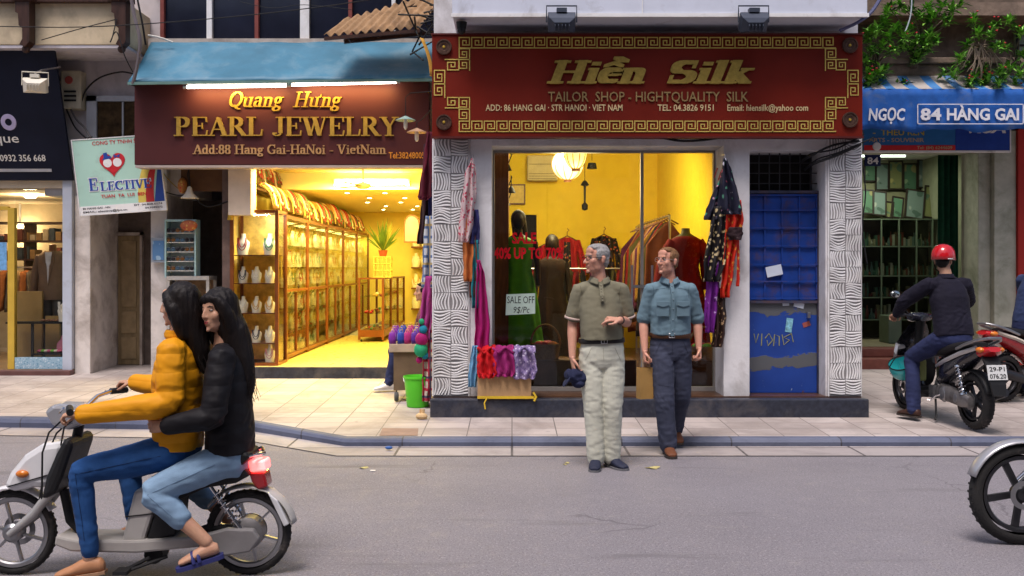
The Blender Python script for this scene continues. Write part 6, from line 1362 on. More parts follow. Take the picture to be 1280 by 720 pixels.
for i, (u, v, Y, pw) in enumerate(((38, 236, 14.8, 36), (25, 281, 16.8, 14))):
    c = at(u, v, Y); c.z = 2.72 if i == 0 else c.z; t = thing('ceiling_lamp', ('bright round ceiling lamp near the window of the suit shop', 'smaller ceiling lamp deep inside the suit shop')[i], 'lamp', c)
    mb = MB(); mb.lathe([(.0, -.05), (.07, -.045), (.1, -.01)], c, n=18); mb.build('globe', emis('globe_warm', (1, .78, .42), 14), t, smooth=True)
    mb = MB(); mb.lathe([(.101, -.012), (.115, -.0), (.115, 0.0)], c, n=18); mb.lathe([(.0, .0), (.02, 0), (.02, max(.01, 2.72-c.z))], c+V((0, 0, 0)), n=8); mb.build('rim', steel, t)
    lamp('globe_light', 'POINT', c+V((0, 0, -.15)), pw, (1, .72, .38), t, .1)
dst = MB(); dst.box(-7.0, 13.573, 1.60, -6.89, 13.579, 1.98); dst.build('door_notice', mat('notice_blue', (.15, .35, .62), .6, var=.3, vs=20), tagv=('blue notice sheet stuck on the glass door of the suit shop', 'notice'))
# ================================================================ sunglasses recess
rk = thing('sunglasses_rack', 'white and teal rack holding five rows of sunglasses', 'rack', (-4.3, 13.4, 1.5))
K = Pl(13.4); xa, xb = K.x(207), K.x(246)
mb = MB(); mb.box(xa, 13.36, K.z(347), xa+.02, 13.55, K.z(276)); mb.box(xb-.02, 13.36, K.z(347), xb, 13.55, K.z(276)); mb.box(xa, 13.355, K.z(277), xb, 13.55, K.z(274.5)); mb.build('frame', mat('rack_teal', (.30, .46, .48), .5), rk)
mb = MB(); mb.box(xa+.021, 13.53, K.z(346), xb-.021, 13.548, K.z(277.5)); mb.build('back', mat('rack_back', (.42, .50, .50), .4, var=.2), rk)
gl0 = None; gm = [mat('lens_%d' % i, c_, .12, var=.2) for i, c_ in enumerate(((.02, .018, .022), (.16, .07, .02), (.05, .10, .16)))]
for r_ in range(5):
    z = K.z(289+r_*11.8); mb = MB(); mb.box(xa+.021, 13.38, z-.03, xb-.021, 13.528, z-.022); mb.build('shelf', white_plastic, rk)
    for k in range(3):
        x = xa+.075+k*.125; lb = 'sunglasses on the %s row of the white and teal rack, %s' % (rows_n[r_], ('left pair', 'middle pair', 'right pair')[k])
        t = thing('sunglasses', lb, 'sunglasses', (x, 13.39, z-.02), 0, 'sunglasses on the rack')
        mb = MB()
        for s_ in (-1, 1): mb.lathe([(0, .004), (.024, .003), (.029, 0)], (x+s_*.032, 13.385, z+.012), (0, -1, 0), 12)
        mb.build('lens', gm[(r_+k) % 3], t, smooth=True)
        mb = MB(); mb.tube([(x-.062, 13.385, z+.026), (x, 13.383, z+.026), (x+.062, 13.385, z+.026)], .005, 5)
        for s_ in (-1, 1): mb.tube([(x+s_*.052, 13.385, z+.012), (x+s_*.05, 13.48, z)], .003, 5)
        mb.build('frame', black_metal, t)
sw_ = thing('showcase', 'low white framed glass showcase below the sunglasses', 'showcase', (-4.35, 13.4, .2))
mb = MB(); xa2, xb2 = K.x(210), K.x(263)
for x in (xa2, xb2-.04):
    for y in (13.34, 13.66): mb.box(x, y, .19, x+.04, y+.04, K.z(350))
mb.box(xa2, 13.335, K.z(350), xb2, 13.705, K.z(345)); mb.box(xa2+.041, 13.345, .6, xb2-.041, 13.69, .62); mb.build('frame', mat('case_grey', (.34, .33, .32), .5, var=.15), sw_)
mb = MB(); mb.box(xa2+.041, 13.35, .22, xb2-.041, 13.354, K.z(350)-.001); mb.build('glass', clear_glass, sw_)
mb = MB(); mb.box(xa2+.041, 13.66, .2, xb2-.041, 13.67, K.z(350)-.001); mb.build('back', mat('case_back', (.20, .12, .07), .7, var=.4, vs=12), sw_)
bp = MB(); q = Pl(13.42); bp.box(q.x(189), 13.42, q.z(328), q.x(206.5), 13.46, q.z(297)); nb = bp.build('notice_board', mat('notice_frame', (.26, .30, .36), .5), tagv=('small grey blue notice with a pale animal print on the white pillar', 'notice'))
mb = MB(); mb.box(q.x(191), 13.412, q.z(325), q.x(205), 13.419, q.z(301)); mb.build('print', printed('animal_print', (.10, .22, .42), [(.55, .62, .7), (.3, .45, .6)], 9, .34), nb)
c = at(237, 246, 13.2); lt = thing('bell_lamp', 'white bell shaped lamp hanging before the dark recess', 'lamp', c)
mb = MB(); mb.lathe([(.01, .14), (.03, .12), (.045, .05), (.12, -.02), (.11, -.015), (.04, .05), (.0, .1)], c, n=22); mb.build('shade', mat('bell_white', (.66, .60, .48), .4), lt, smooth=True)
mb = MB(); mb.tube([c+V((0, 0, .13)), c+V((-.03, 0, .3)), c+V((-.02, .1, .45))], .006, 5); mb.build('cord', cable_black, lt)
for i, (u, v, w_, h_, m_, lb) in enumerate(((228, 232, 12, 20, printed('orn_orange', (.45, .18, .05), [(.5, .05, .04), (.6, .4, .1)], 22, .3), 'orange paper ornament hanging left of the bell lamp'), (236, 282, 22, 14, printed('orn_red', (.35, .1, .04), [(.5, .3, .08), (.3, .04, .03)], 22, .3), 'reddish trinkets on top of the sunglasses rack'))):
    mb = MB(); c = at(u, v, 13.3); mb.sph(c, (w_/2/F*13.3, .06, h_/2/F*13.3), 12, 8); mb.build('ornament', m_, smooth=True, tagv=(lb, 'ornament'))
pm = printed('poster_print', (.35, .20, .06), [(.45, .05, .03), (.6, .42, .12), (.1, .15, .08)], 7, .36, .6)
for u0, v0, u1, v1, lb in ((250, 290, 288, 350, 'large orange and red poster in the dark recess'), (268, 256, 288, 288, 'small printed poster above the larger orange one in the recess')):
    a, b = at(u0, v1, 14.86), at(u1, v0, 14.86); mb = MB(); mb.box(a.x, 14.86, a.z, b.x, 14.88, b.z); mb.build('poster', pm, tagv=(lb, 'poster'))
om = thing('oval_mirror', 'dark oval mirror on a pale board in the recess', 'mirror', at(256, 286, 14.8)); mb = MB(); a, b = at(244, 287, 14.88), at(266, 250, 14.88); mb.box(a.x, 14.885, a.z, b.x, 14.898, b.z); mb.build('board', mat('board_pale', (.25, .22, .2), .8), om)
mb = MB(); c = at(256, 268, 14.87); mb.prism([(c.x+.15*math.cos(a), c.z+.18*math.sin(a)) for a in [2*PI*i/24 for i in range(24)]], 14.87, 14.884); mb.build('oval', dark_glass, om)
cloth('yellow_scarf', 'yellow scarf hanging from the corner of the display case', 'scarf', [(236, 290, 293), (255, 286, 292), (275, 284, 291)], 13.2, fabric('yellow_cloth', (.55, .36, .05)), 1, .02, nx=8)
# ================================================================ picture shop interior
gr = printed('art_green', (.07, .15, .09), [(.20, .28, .16), (.04, .08, .05), (.22, .20, .09)], 6, .4, .5); fr_dark = mat('frame_dark', (.025, .018, .014), .4)
def picture(u, v, w_, h_, lb, m_, lean_=0, fm=None, Y=16.72, rot=0):
    c = at(u, v, Y); hw, hh = w_/2/F*Y, h_/2/F*Y; t = thing('framed_picture', lb, 'picture', c-V((0, 0, hh)), 0, 'framed pictures in the picture shop')
    M_ = Matrix.Translation(c) @ Matrix.Rotation(R(-lean_), 4, 'X') @ Matrix.Rotation(R(rot), 4, 'Y')
    b = .022
    mb = MB(); mb.T = M_
    for a in ((-hw, 0, -hh, hw, .03, -hh+b), (-hw, 0, hh-b, hw, .03, hh), (-hw, 0, -hh+b, -hw+b, .03, hh-b), (hw-b, 0, -hh+b, hw, .03, hh-b)): mb.box(*a)
    mb.build('frame', fm or fr_dark, t)
    mb = MB(); mb.T = M_; mb.box(-hw+b, .015, -hh+b, hw-b, .025, hh-b); mb.build('canvas', m_, t)
gr2 = printed('art_grey', (.13, .18, .16), [(.3, .33, .28), (.06, .1, .08)], 5, .4, .5); gr3 = printed('art_olive', (.16, .17, .07), [(.32, .28, .1), (.07, .12, .08)], 6, .4, .5)
art_ms = [gr, gr2, gr3]; an = ['green', 'grey green', 'olive']
for i, (u, v, w_, h_) in enumerate(((1088, 210, 15, 34), (1103, 221, 17, 34), (1120, 219, 18, 36), (1138, 221, 18, 34), (1156, 217, 18, 36), (1175, 215, 18, 34))):
    picture(u, v, w_, h_, '%s framed picture in the upper row of the picture shop, %s from the left' % (an[i % 3], ords[i]), art_ms[i % 3])
for i, (u, v, w_, h_, r_) in enumerate(((1100, 254, 17, 32, 5), (1111, 262, 13, 22, 8), (1122, 259, 15, 28, 10), (1144, 255, 24, 38, 9), (1168, 253, 26, 42, 9), (1085, 252, 15, 32, 4))):
    picture(u, v, w_, h_, '%s framed picture leaning on the shelf top, %s' % (an[(i+1) % 3], ('narrow one near the left end', 'small one in the middle', 'small tilted one in the middle', 'tall one right of the middle', 'largest one at the right end', 'one at the far left behind the pillar')[i]), art_ms[(i+1) % 3], 12, Y=16.4, rot=r_)
picture(1192, 226, 12, 34, 'brown framed narrow picture hung beside the green curtain', gr3, 0, brown_wood, 16.7)
sh = thing('glass_shelf_cabinet', 'green framed glass shelves full of small souvenirs in the picture shop', 'cabinet', (6, 16.2, .48))
Sx = Pl(16.1); greenframe = mat('shelf_green', (.12, .16, .11), .5)
mb = MB()
for u in (1074, 1102, 1124, 1146, 1166, 1196): mb.box(Sx.x(u)-.010, 16.1, .48, Sx.x(u)+.010, 16.13, 2.42)
for v in (274, 308, 345, 372, 400): mb.box(Sx.x(1072), 16.105, Sx.z(v)-.008, Sx.x(1198), 16.5, Sx.z(v)+.008)
mb.build('frame', greenframe, sh)
mb = MB(); mb.box(Sx.x(1074), 16.11, .9, Sx.x(1196), 16.114, 2.40); mb.build('glass', clear_glass, sh)
mb = MB(); mb.box(Sx.x(1072), 16.51, .48, Sx.x(1198), 16.53, 2.42); mb.build('back', mat('shelf_back', (.05, .05, .03), .8, var=.3), sh)
mb = MB()
for v in (308, 345, 372, 400):
    for k in range(44):
        mb.mi = rnd.randrange(6); u = 1077+k*2.7; x = Sx.x(u); z = Sx.z(v)+.013; h_ = rnd.uniform(.05, .24)
        if rnd.random() < .5: mb.box(x-.02, 16.2, z, x+.018, 16.28, z+h_)
        else: mb.lathe([(0, 0), (.02, 0), (.028, h_*.4), (.012, h_*.8), (.014, h_), (0, h_)], (x, 16.24, z), n=8)
mb.build('souvenirs', [mat('souv%d' % i, c_, .5) for i, c_ in enumerate(((.16, .05, .03), (.22, .22, .12), (.05, .12, .07), (.32, .34, .24), (.08, .06, .03), (.10, .17, .13)))], sh, kind='stuff')
cu = MB(); cu.grid(lambda u, v: V((6.42+.30*u, 15.0+.04*math.sin(u*22), .5+2.85*v)), 40, 8); cu.build('curtain', fabric('curtain_green', (.012, .075, .04), rough=.7), smooth=True, solid=.006, tagv=('dark green curtain hanging inside the doorway of the picture shop', 'curtain'))
lt = thing('tube_fixture', 'added tube giving a dim glow under the ceiling of the picture shop', 'lamp', (5.6, 15.8, 3.4)); mb = MB(); mb.cyl((5.2, 15.7, 3.40), (6.2, 15.7, 3.40), .018, n=8); mb.build('tube', emis('added_tube_cool', (.85, 1, .8), 5), lt); lamp('art_glow', 'AREA', (5.7, 15.7, 3.36), 14, (.95, 1, .78), lt, 1, .2)  # tube and area light added for a dim glow in the room
mb = MB(); mb.box(5.75, 15.2, .478, 5.95, 15.6, .90); mb.build('low_stool', greenframe, bevel=.01, tagv=('low green stool inside the picture shop doorway', 'stool'))
# ================================================================ people
def remeshed(mb, voxel, it, name, m, parent, wrinkle=None, keep=False):
    me = bpy.data.meshes.new(name); me.from_pydata([tuple(p) for p in mb.v], [], mb.f)
    bm = bmesh.new(); bm.from_mesh(me); bmesh.ops.recalc_face_normals(bm, faces=bm.faces); bm.to_mesh(me); bm.free()
    o = link(bpy.data.objects.new(name, me)); r = o.modifiers.new('r', 'REMESH'); r.mode = 'VOXEL'; r.voxel_size = voxel; r.use_smooth_shade = True
    s_ = o.modifiers.new('s', 'SMOOTH'); s_.factor = .5; s_.iterations = it
    dg = bpy.context.evaluated_depsgraph_get(); new = bpy.data.meshes.new_from_object(o.evaluated_get(dg)); new.name = name
    bpy.data.objects.remove(o); bpy.data.meshes.remove(me)
    if wrinkle:
        ns = [v.normal.copy() for v in new.vertices]
        for v, n in zip(new.vertices, ns): v.co += n*wrinkle(v.co)
    new.materials.clear(); new.materials.append(m); new.shade_smooth(); new.update()
    o = link(bpy.data.objects.new(name, new)); o.parent = parent; TREE.setdefault(parent, []).append(o); WM[o] = WM.get(parent, Matrix.Identity(4))
    return o
def skin_mat(name, c, red=(.5, .16, .12)):
    if name in MATS: return MATS[name]
    m, n, b = newmat(name); co = n.coord(); f = n.ramp(n.noise(co, 9, 4), .45, .8); c2 = tuple(x*.5+y*.5 for x, y in zip(c, red))
    out = n.mix(f, c, c2); f2 = n.ramp(n.noise(co, 70, 3), .3, .8); out = n.mix(f2, out, tuple(x*.88 for x in c))
    n.link(out, b.inputs['Base Color']); b.inputs['Roughness'].default_value = .5; b.inputs['Subsurface Weight'].default_value = .08; b.inputs['Subsurface Radius'].default_value = (.01, .004, .002); b.inputs['Subsurface Scale'].default_value = .5
    b.inputs['Specular IOR Level'].default_value = .35; MATS[name] = m; return m
def hair_mat(name, c):
    if name in MATS: return MATS[name]
    m, n, b = newmat(name); f = n.noise(n.coord(scale=(60, 60, 12)), 3, 4, .7)
    n.link(n.mix(n.ramp(f, .3, .7), tuple(x*.55 for x in c), tuple(min(1, x*1.35) for x in c)), b.inputs['Base Color']); b.inputs['Roughness'].default_value = .5; b.inputs['Specular IOR Level'].default_value = .22; n.link(n.bump(f, .7, .004), b.inputs['Normal']); MATS[name] = m; return m
def hand_geo(mb, W, d, n, side, curl=(35, 40, 30), spread=.0, s=1.0, thumb=.6, fan=None):
    """W wrist, d direction of the hand, n direction the palm faces, side: unit vector towards the thumb"""
    d = V(d).normalized(); n = V(n); n = (n-d*n.dot(d)).normalized(); t = V(side); t = (t-d*t.dot(d)-n*t.dot(n)).normalized(); W = V(W)
    rings = []
    for q, w_, h_ in ((-.02, .026, .020), (0, .026, .019), (.03, .034, .018), (.065, .041, .016), (.092, .041, .013), (.10, .036, .010)):
        rings.append([W+d*q*s+(t*math.cos(a)*w_+n*math.sin(a)*h_)*s for a in [2*PI*i/14 for i in range(14)]])
    mb.loft(rings)
    for k, (off, L) in enumerate(((.032, .074), (.0108, .084), (-.0108, .078), (-.032, .060))):
        p = W+(d*.088+t*off)*s; ang = 0; pts = [p-d*.02*s, p]; cl = curl if fan is None else fan[k]
        for j, fr in enumerate((.45, .32, .23)):
            ang += R(cl[j]); dd = d*math.cos(ang)+n*math.sin(ang)+t*off*spread*8; p = p+dd.normalized()*L*fr*s; pts.append(p)
        mb.tube(pts, [.0095*s, .0092*s, .0086*s, .0080*s, .0066*s], 8); mb.sph(pts[-1], .0068*s, 8, 6)
    b_ = W+(d*.022+t*.024)*s; p1 = b_+(d*.55+t*.62+n*.30*thumb*1.5).normalized()*.042*s; p2 = p1+(d*.8+t*.25+n*.45*thumb*1.5).normalized()*.032*s; p3 = p2+(d*.95+n*.35*thumb*1.5-t*.05).normalized()*.026*s
    mb.tube([b_-d*.02*s, b_, p1, p2, p3], [.014*s, .0145*s, .0115*s, .0098*s, .0075*s], 8); mb.sph(p3, .0076*s, 8, 6)
def limb(mb, pts, rad, n=14, sub=5):
    """smooth limb through the joints with tapering radii"""
    P = [V(p) for p in pts]; out, rr = [], []
    for i in range(len(P)-1):
        p0, p1, p2, p3 = P[max(i-1, 0)], P[i], P[i+1], P[min(i+2, len(P)-1)]
        for j in range(sub):
            t = j/sub; lin_ = p1.lerp(p2, t); cr = .5*((2*p1)+(p2-p0)*t+(2*p0-5*p1+4*p2-p3)*t*t+(3*p1-p0-3*p2+p3)*t**3)
            out.append(lin_.lerp(cr, .35)); rr.append(rad[i]*(1-t)+rad[i+1]*t)
    out.append(P[-1]); rr.append(rad[-1]); mb.tube(out, rr, n)
    mb.sph(out[0], rr[0], n, 8); mb.sph(out[-1], rr[-1], n, 8)
def rings_along(spine, secs, yaw0, yaw1, n=24):
    """spine: points pelvis..neck ; secs: (t, rx, ry, dy) with t along the spine 0..1"""
    S_ = [V(p) for p in spine]; Ls = [0]
    for a, b in zip(S_[:-1], S_[1:]): Ls.append(Ls[-1]+(b-a).length)
    out = []
    for t, rx, ry, dy in secs:
        q = t*Ls[-1]; i = 0
        while i < len(S_)-2 and q > Ls[i+1]: i += 1
        f = (q-Ls[i])/(Ls[i+1]-Ls[i]); c = S_[i].lerp(S_[i+1], f)
        if t < 0: c = S_[0]+(S_[0]-S_[1]).normalized()*(-q)
        up = (S_[min(i+1, len(S_)-1)]-S_[max(i-0, 0)]).normalized(); y_ = yaw0+(yaw1-yaw0)*max(0, min(1, t))
        xr = V((math.cos(y_), math.sin(y_), 0)); fw = V((math.sin(y_), -math.cos(y_), 0)); fw = (fw-up*fw.dot(up)).normalized(); xr = (xr-up*xr.dot(up)).normalized()
        ring = []
        for k in range(n):
            a = 2*PI*k/n; ca, sa = math.cos(a), math.sin(a); e = .8
            ring.append(c+xr*rx*math.copysign(abs(ca)**e, ca)+fw*(ry*math.copysign(abs(sa)**e, sa)+dy))
        out.append(ring)
    return out
def wr(points, amp, base=.0012, sc=(9, 9, 11), seed=0):
    pts = [(V(p), r) for p, r in points]
    def f(co):
        w_ = 0
        for p, r in pts: w_ = max(w_, 1-(co-p).length/r)
        n1 = noise.noise((co.x*sc[0]+seed, co.y*sc[1], co.z*sc[2]+co.x*9+3*noise.noise((co.x*4+seed, co.y*4, co.z*5)))); n2 = noise.noise((co.x*18, co.y*18+seed, co.z*34))
        rid = 1-abs(n1)*2.4
        return base*n2*2+(amp*rid+amp*.4*n2)*max(0, w_)-amp*.4*max(0, w_)+.004*noise.noise((co.x*5, co.y*5+seed, co.z*5))
    return f
def head_matrix(c, yaw, pitch=0, roll=0): return Matrix.Translation(V(c)) @ Matrix.Rotation(yaw, 4, 'Z') @ Matrix.Rotation(pitch, 4, 'X') @ Matrix.Rotation(roll, 4, 'Y')
def head_geo(mb, M_, s=1.0, female=False, big=1.0):
    mb.T = M_ @ Matrix.Scale(s, 4); f = .92 if female else 1
    mb.sph((0, .012, .032), (.074, .094, .086), 20, 14); mb.sph((0, -.022, -.022), (.063*f, .068, .090), 20, 14); mb.sph((0, -.032, -.078), (.047*f, .050, .042), 16, 10)
    mb.sph((0, -.074 if female else -.080, -.104), (.015, .012, .014) if female else (.020, .014, .016)); mb.sph((0, -.078, .030), (.046, .016, .014)) if not female else mb.sph((0, -.066, .02), (.048, .024, .05)); mb.sph((0, -.070, .060), (.05, .02, .035))
    for q in (-1, 1):
        mb.sph((q*.038, -.056 if female else -.058, -.028 if female else -.024), (.026, .022, .028) if female else (.025, .021, .024)); mb.sph((q*.076, .016, -.008), (.009, .020, .032), 12, 8); mb.sph((q*.080, .024, .006), (.008, .014, .020), 10, 8); mb.sph((q*(.010 if female else .013), -.092 if female else -.100, -.036), (.008, .010, .007) if female else (.010, .012, .009))
        mb.sph((q*.046*f, -.014, -.068), (.014, .034, .030))
    k = .45 if female else 1
    mb.tube([(0, -.084, .018), (0, -.096*1, -.002), (0, -.094-.022*k, -.032)], [.006, .008, .009] if female else [.008, .010, .012], 10); mb.sph((0, -.094-.022*k, -.034), (.0095, .009, .009) if female else (.0125, .012, .011))
    lf_ = .005 if female else 0; mb.sph((0, -.087+lf_, -.062), (.024, .010, .008)); mb.sph((0, -.086+lf_, -.074), (.020, .010, .008))
    mb.T = None
def person(label, loc, rz, J, st, group=None, name='person'):
    """J: joints in the person's own space (left = +x, forward = -y); st: looks"""
    t = thing(name, label, 'person', loc, rz, group); W_ = WM[t]; s = st.get('s', 1.0); fem = st.get('female', False)
    J = {k: (V(v) if hasattr(v, '__len__') else v) for k, v in J.items()}
    y0, y1 = J.get('yaw_hip', 0), J.get('yaw_chest', 0)
    spine = [J['pelvis'], J['waist'], J['chest'], J['neck']]
    HM = head_matrix(J['head'], J['head_yaw'], J.get('head_pitch', 0), J.get('head_roll', 0))
    skin = st['skin']; b = st.get('build', 1.0)
    # --- body: one continuous surface
    mb = MB(); head_geo(mb, HM, s, fem)
    limb(mb, [J['neck']-V((0, 0, .03)), J['neck'].lerp(J['head'], .35)+V((0, .005, 0)), J['head']+(HM.to_3x3() @ V((0, .022, -.055)))*s], [.066*s*b, .056*s*(.88 if fem else 1), .050*s*(.9 if fem else 1)])
    core = [(-.10, .13*b, .10, 0), (.05, .135*b, .10, 0), (.35, .125*b, .09, 0), (.68, .145*b, .10, 0), (.86, .105*b, .075, 0), (.96, .055, .045, 0)]
    mb.loft(rings_along(spine, [(a, c*s, d*s, e) for a, c, d, e in core], y0, y1))
    for q in 'LR':
        sh, el, wrs = J['sh'+q], J['el'+q], J['wr'+q]
        ar = .86 if fem else 1
        limb(mb, [J['chest'].lerp(J['neck'], .6).lerp(sh, .5), sh, sh.lerp(el, .45), el, el.lerp(wrs, .3), wrs], [.055*s*ar, .052*s*ar, .046*s*ar*b, .039*s*ar, .042*s*ar, .027*s*ar])
        hd_ = st['hand'+q]; hand_geo(mb, wrs, hd_['d'], hd_['n'], hd_['side'], hd_.get('curl', (35, 40, 30)), hd_.get('spread', 0), s*(.9 if fem else 1.02), hd_.get('thumb', .6), hd_.get('fan'))
        hp, kn, an = J['hip'+q], J['kn'+q], J['an'+q]
        limb(mb, [hp, hp.lerp(kn, .5), kn, kn.lerp(an, .33), an], [.078*s, .066*s, .050*s, .050*s, .036*s])
        fd = V(J['ft'+q]).normalized(); sd_ = fd.cross(V((0, 0, 1))).normalized(); u_ = sd_.cross(fd)
        lf = .15*s; mb.loft([[an+fd*x+sd_*w_*math.cos(a)+u_*(h_*math.sin(a)+zc) for a in [2*PI*i/12 for i in range(12)]] for x, w_, h_, zc in ((-.055*s, .024, .024, -.05), (-.03*s, .033, .036, -.045), (.03*s, .036, .034, -.045), (.09*s, .042, .024, -.055), (.14*s, .040, .016, -.062), (.165*s, .026, .010, -.066))])
    body = remeshed(mb, st.get('vox', .0046), 3, 'body', skin, t)
    bm = bmesh.new(); bm.from_mesh(body.data); hv = [v for v in bm.verts if (v.co-J['head']).length < .135*s and abs((HM.inverted() @ v.co).x) < .07]
    for _ in range(6 if fem else 4): bmesh.ops.smooth_vert(bm, verts=hv, factor=.5, use_axis_x=True, use_axis_y=True, use_axis_z=True)
    bm.to_mesh(body.data); bm.free()
    # --- trousers
    if 'trousers' in st:
        mb = MB(); lr = st.get('leg_r', (.098, .092, .072, .066, .060)); wv = st.get('hipw', 1.0)
        mb.loft(rings_along(spine, [(-.20, .12*wv*s, .105*s, 0), (-.10, .165*wv*s, .122*s, 0), (.04, .172*wv*s, .125*s, 0), (st.get('waist_t', .20), .158*wv*s, .115*s, 0)], y0, y0))
        pts = []
        for q in 'LR':
            hp, kn, an = J['hip'+q], J['kn'+q], J['an'+q]; hem = J.get('hem'+q, an+V((0, 0, -.01)))
            mid = kn.lerp(hem, .35)
            limb(mb, [hp, hp.lerp(kn, .5), kn, mid, hem], [r*s for r in lr], 18)
            pts += [(kn, .17), (hem, .26), (hp.lerp(kn, .15), .2)]
        remeshed(mb, .0072, 3, 'trousers', st['trousers'], t, wr(pts, st.get('tw', .011), seed=st.get('seed', 1), sc=st.get('tsc', (9, 9, 11))))
    # --- top
    if 'top' in st:
        mb = MB(); wv = st.get('topw', 1.0); lo = st.get('hem_t', .02); bl_ = st.get('belly', .0)
        mb.loft(rings_along(spine, [(lo, .172*wv*s, .128*s, .01*bl_), (.18, .170*wv*s, .130*s+.02*bl_, .012*bl_), (.42, .168*wv*s, .126*s+.015*bl_, .01*bl_), (.62, .176*wv*s, .128*s, 0), (.76, .160*wv*s, .114*s, 0), (.88, .128*wv*s, .092*s, -.004), (.95, .082*s, .072*s, 0)], y0, y1, 28))
        pts = [(J['waist'], .22), (J['pelvis'], .2)]
        for q in 'LR': limb(mb, [J['neck'].lerp(J['chest'], .16), J['neck'].lerp(J['chest'], .10).lerp(J['sh'+q], .5)-V((0, 0, .012)), J['sh'+q]-V((0, 0, .004))], [.066*s, .058*s, .064*s], 16)
        for q in 'LR':
            sh, el, wrs = J['sh'+q], J['el'+q], J['wr'+q]; sl = st.get('sleeve', 'long'); rr = st.get('sleeve_r', (.075, .072, .066, .056, .046))
            inn = J['chest'].lerp(J['neck'], .50).lerp(sh, .55)
            if sl == 'short': limb(mb, [inn, sh, sh.lerp(el, .35), sh.lerp(el, .72)], [.056*s, .062*s, .068*s, .072*s], 18)
            elif sl == 'rolled': limb(mb, [inn, sh, sh.lerp(el, .5), sh.lerp(el, .94)], [.056*s, .060*s, .064*s, .062*s], 18); mb.tube([sh.lerp(el, .80), sh.lerp(el, .86), sh.lerp(el, .98), sh.lerp(el, 1.02)], [.056*s, .067*s, .067*s, .056*s], 18)
            else: limb(mb, [inn, sh, sh.lerp(el, .5), el, el.lerp(wrs, .5), el.lerp(wrs, .96)], [rr[0]*s*.80, rr[0]*s*.90, rr[1]*s, rr[2]*s, rr[3]*s, rr[4]*s], 18)
            pts += [(el, .17), (sh, .16)]
        remeshed(mb, .0070, 3, st.get('top_name', 'shirt'), st['top'], t, wr(pts, st.get('ww', .008), seed=st.get('seed', 1)+4, sc=(9, 9, 15)))
    # --- shoes
    if 'shoe' in st:
        for q in 'LR':
            an, fd = J['an'+q], V(J['ft'+q]).normalized(); sd_ = fd.cross(V((0, 0, 1))).normalized(); u_ = sd_.cross(fd); mb = MB()
            rg_ = [[an+fd*x*s+sd_*w_*math.cos(a)*s+u_*(h_*math.sin(a)+zc)*s for a in [2*PI*i/16 for i in range(16)]] for x, w_, h_, zc in ((-.075, .022, .022, -.055), (-.06, .036, .040, -.047), (-.01, .042, .048, -.040), (.05, .045, .042, -.047), (.10, .050, .030, -.058), (.155, .047, .022, -.066), (.19, .030, .014, -.072))]
            mb.loft(rg_); so_ = remeshed(mb, .006, 2, 'shoe', st['shoe'], t)
            mb = MB(); pr = [(-.078, .028), (-.05, .040), (.02, .040), (.09, .052), (.15, .050), (.19, .034), (.20, .01)]
            out = [an+fd*x*s+sd_*w_*s-u_*.079*s for x, w_ in pr]+[an+fd*x*s-sd_*w_*s-u_*.079*s for x, w_ in pr[::-1]]
            n_ = len(out); mb.add(out+[p-u_*.016*s for p in out], [tuple(range(n_)), tuple(range(2*n_-1, n_-1, -1))]+[(i, n_+i, n_+(i+1) % n_, (i+1) % n_) for i in range(n_)]); mb.build('sole', st.get('sole', black_metal), so_, world=False, fix=True)
    # --- face details
    def hb(mb, name, m, par=t): mb.v = [tuple(HM @ (V(p)*s)) for p in mb.v]; return mb.build(name, m, par, world=False, smooth=True, sharp=60)
    mb = MB()
    for q in (-1, 1): mb.sph((q*.031, -.0735, .003), (.0125, .0085, .0058), 12, 8)
    hb(mb, 'eyes', mat('eye_white', (.32, .28, .25), .55, var=.03), body)
    mb = MB()
    for q in (-1, 1): mb.sph((q*.031-.002, -.0805, .003), (.0056, .003, .0052), 10, 6)
    hb(mb, 'irises', mat('iris_dark', (.03, .022, .018), .2), body)
    mb = MB()
    for q in (-1, 1): bo_ = .009 if fem else .0035; mb.tube([(q*.014, -.095+bo_, .020), (q*.032, -.0925+bo_, .0255), (q*.050, -.079+bo_*.6, .021)], [.0026, .0036, .0022], 6)
    hb(mb, 'eyebrows', st.get('brow', st['hairm']), body)
    mb = MB(); lo_ = .0065 if fem else .0025; mb.sph((0, -.0935+lo_, -.0615), (.018, .0058, .0034), 12, 6); mb.sph((0, -.0925+lo_, -.0690), (.015, .0060, .0040), 12, 6); hb(mb, 'lips', st['lips'], body)
    # --- hair
    hs = st.get('hair', 'short')
    if hs == 'short':
        mb = MB(); mb.T = HM @ Matrix.Scale(s, 4); mb.sph((0, .026, .044), (.079, .093, .082), 20, 14); mb.sph((0, -.018, .088), (.060, .062, .034), 16, 10); mb.sph((0, .062, -.01), (.066, .048, .062), 16, 10)
        for q in (-1, 1): mb.sph((q*.068, -.018, .030), (.012, .030, .040), 12, 8)
        mb.T = None; remeshed(mb, .005, 2, 'hair', st['hairm'], t, lambda co: .006*noise.noise(((HM.inverted() @ co).x*40, (HM.inverted() @ co).y*14, (HM.inverted() @ co).z*40))+.003*noise.noise(co*60))
    elif hs in ('long', 'long_front'):
        mb = MB(); mb.T = HM @ Matrix.Scale(s, 4); mb.sph((0, .024, .040), (.090, .102, .090), 20, 14); mb.sph((0, .05, -.04), (.088, .075, .12), 20, 12)
        for q in (-1, 1): mb.tube([(q*.050, -.058, .075), (q*.074, -.040, .035), (q*.084, -.008, -.02), (q*.082, .016, -.09), (q*.072, .035, -.17)], [.022, .028, .038, .040, .030], 12); mb.sph((q*.072, .035, -.17), .030)
        if st.get('fringe'): mb.sph((0, -.066, .064), (.062, .030, .034), 16, 8)
        mb.T = None; c0 = HM @ V((0, .06, -.06))
        for pth in st['locks']: limb(mb, [HM @ V((0, .018, .036)), HM @ V((0, .045, -.05))]+[V(p) for p in pth[:-1]], [.093, .092]+pth[-1], 20)
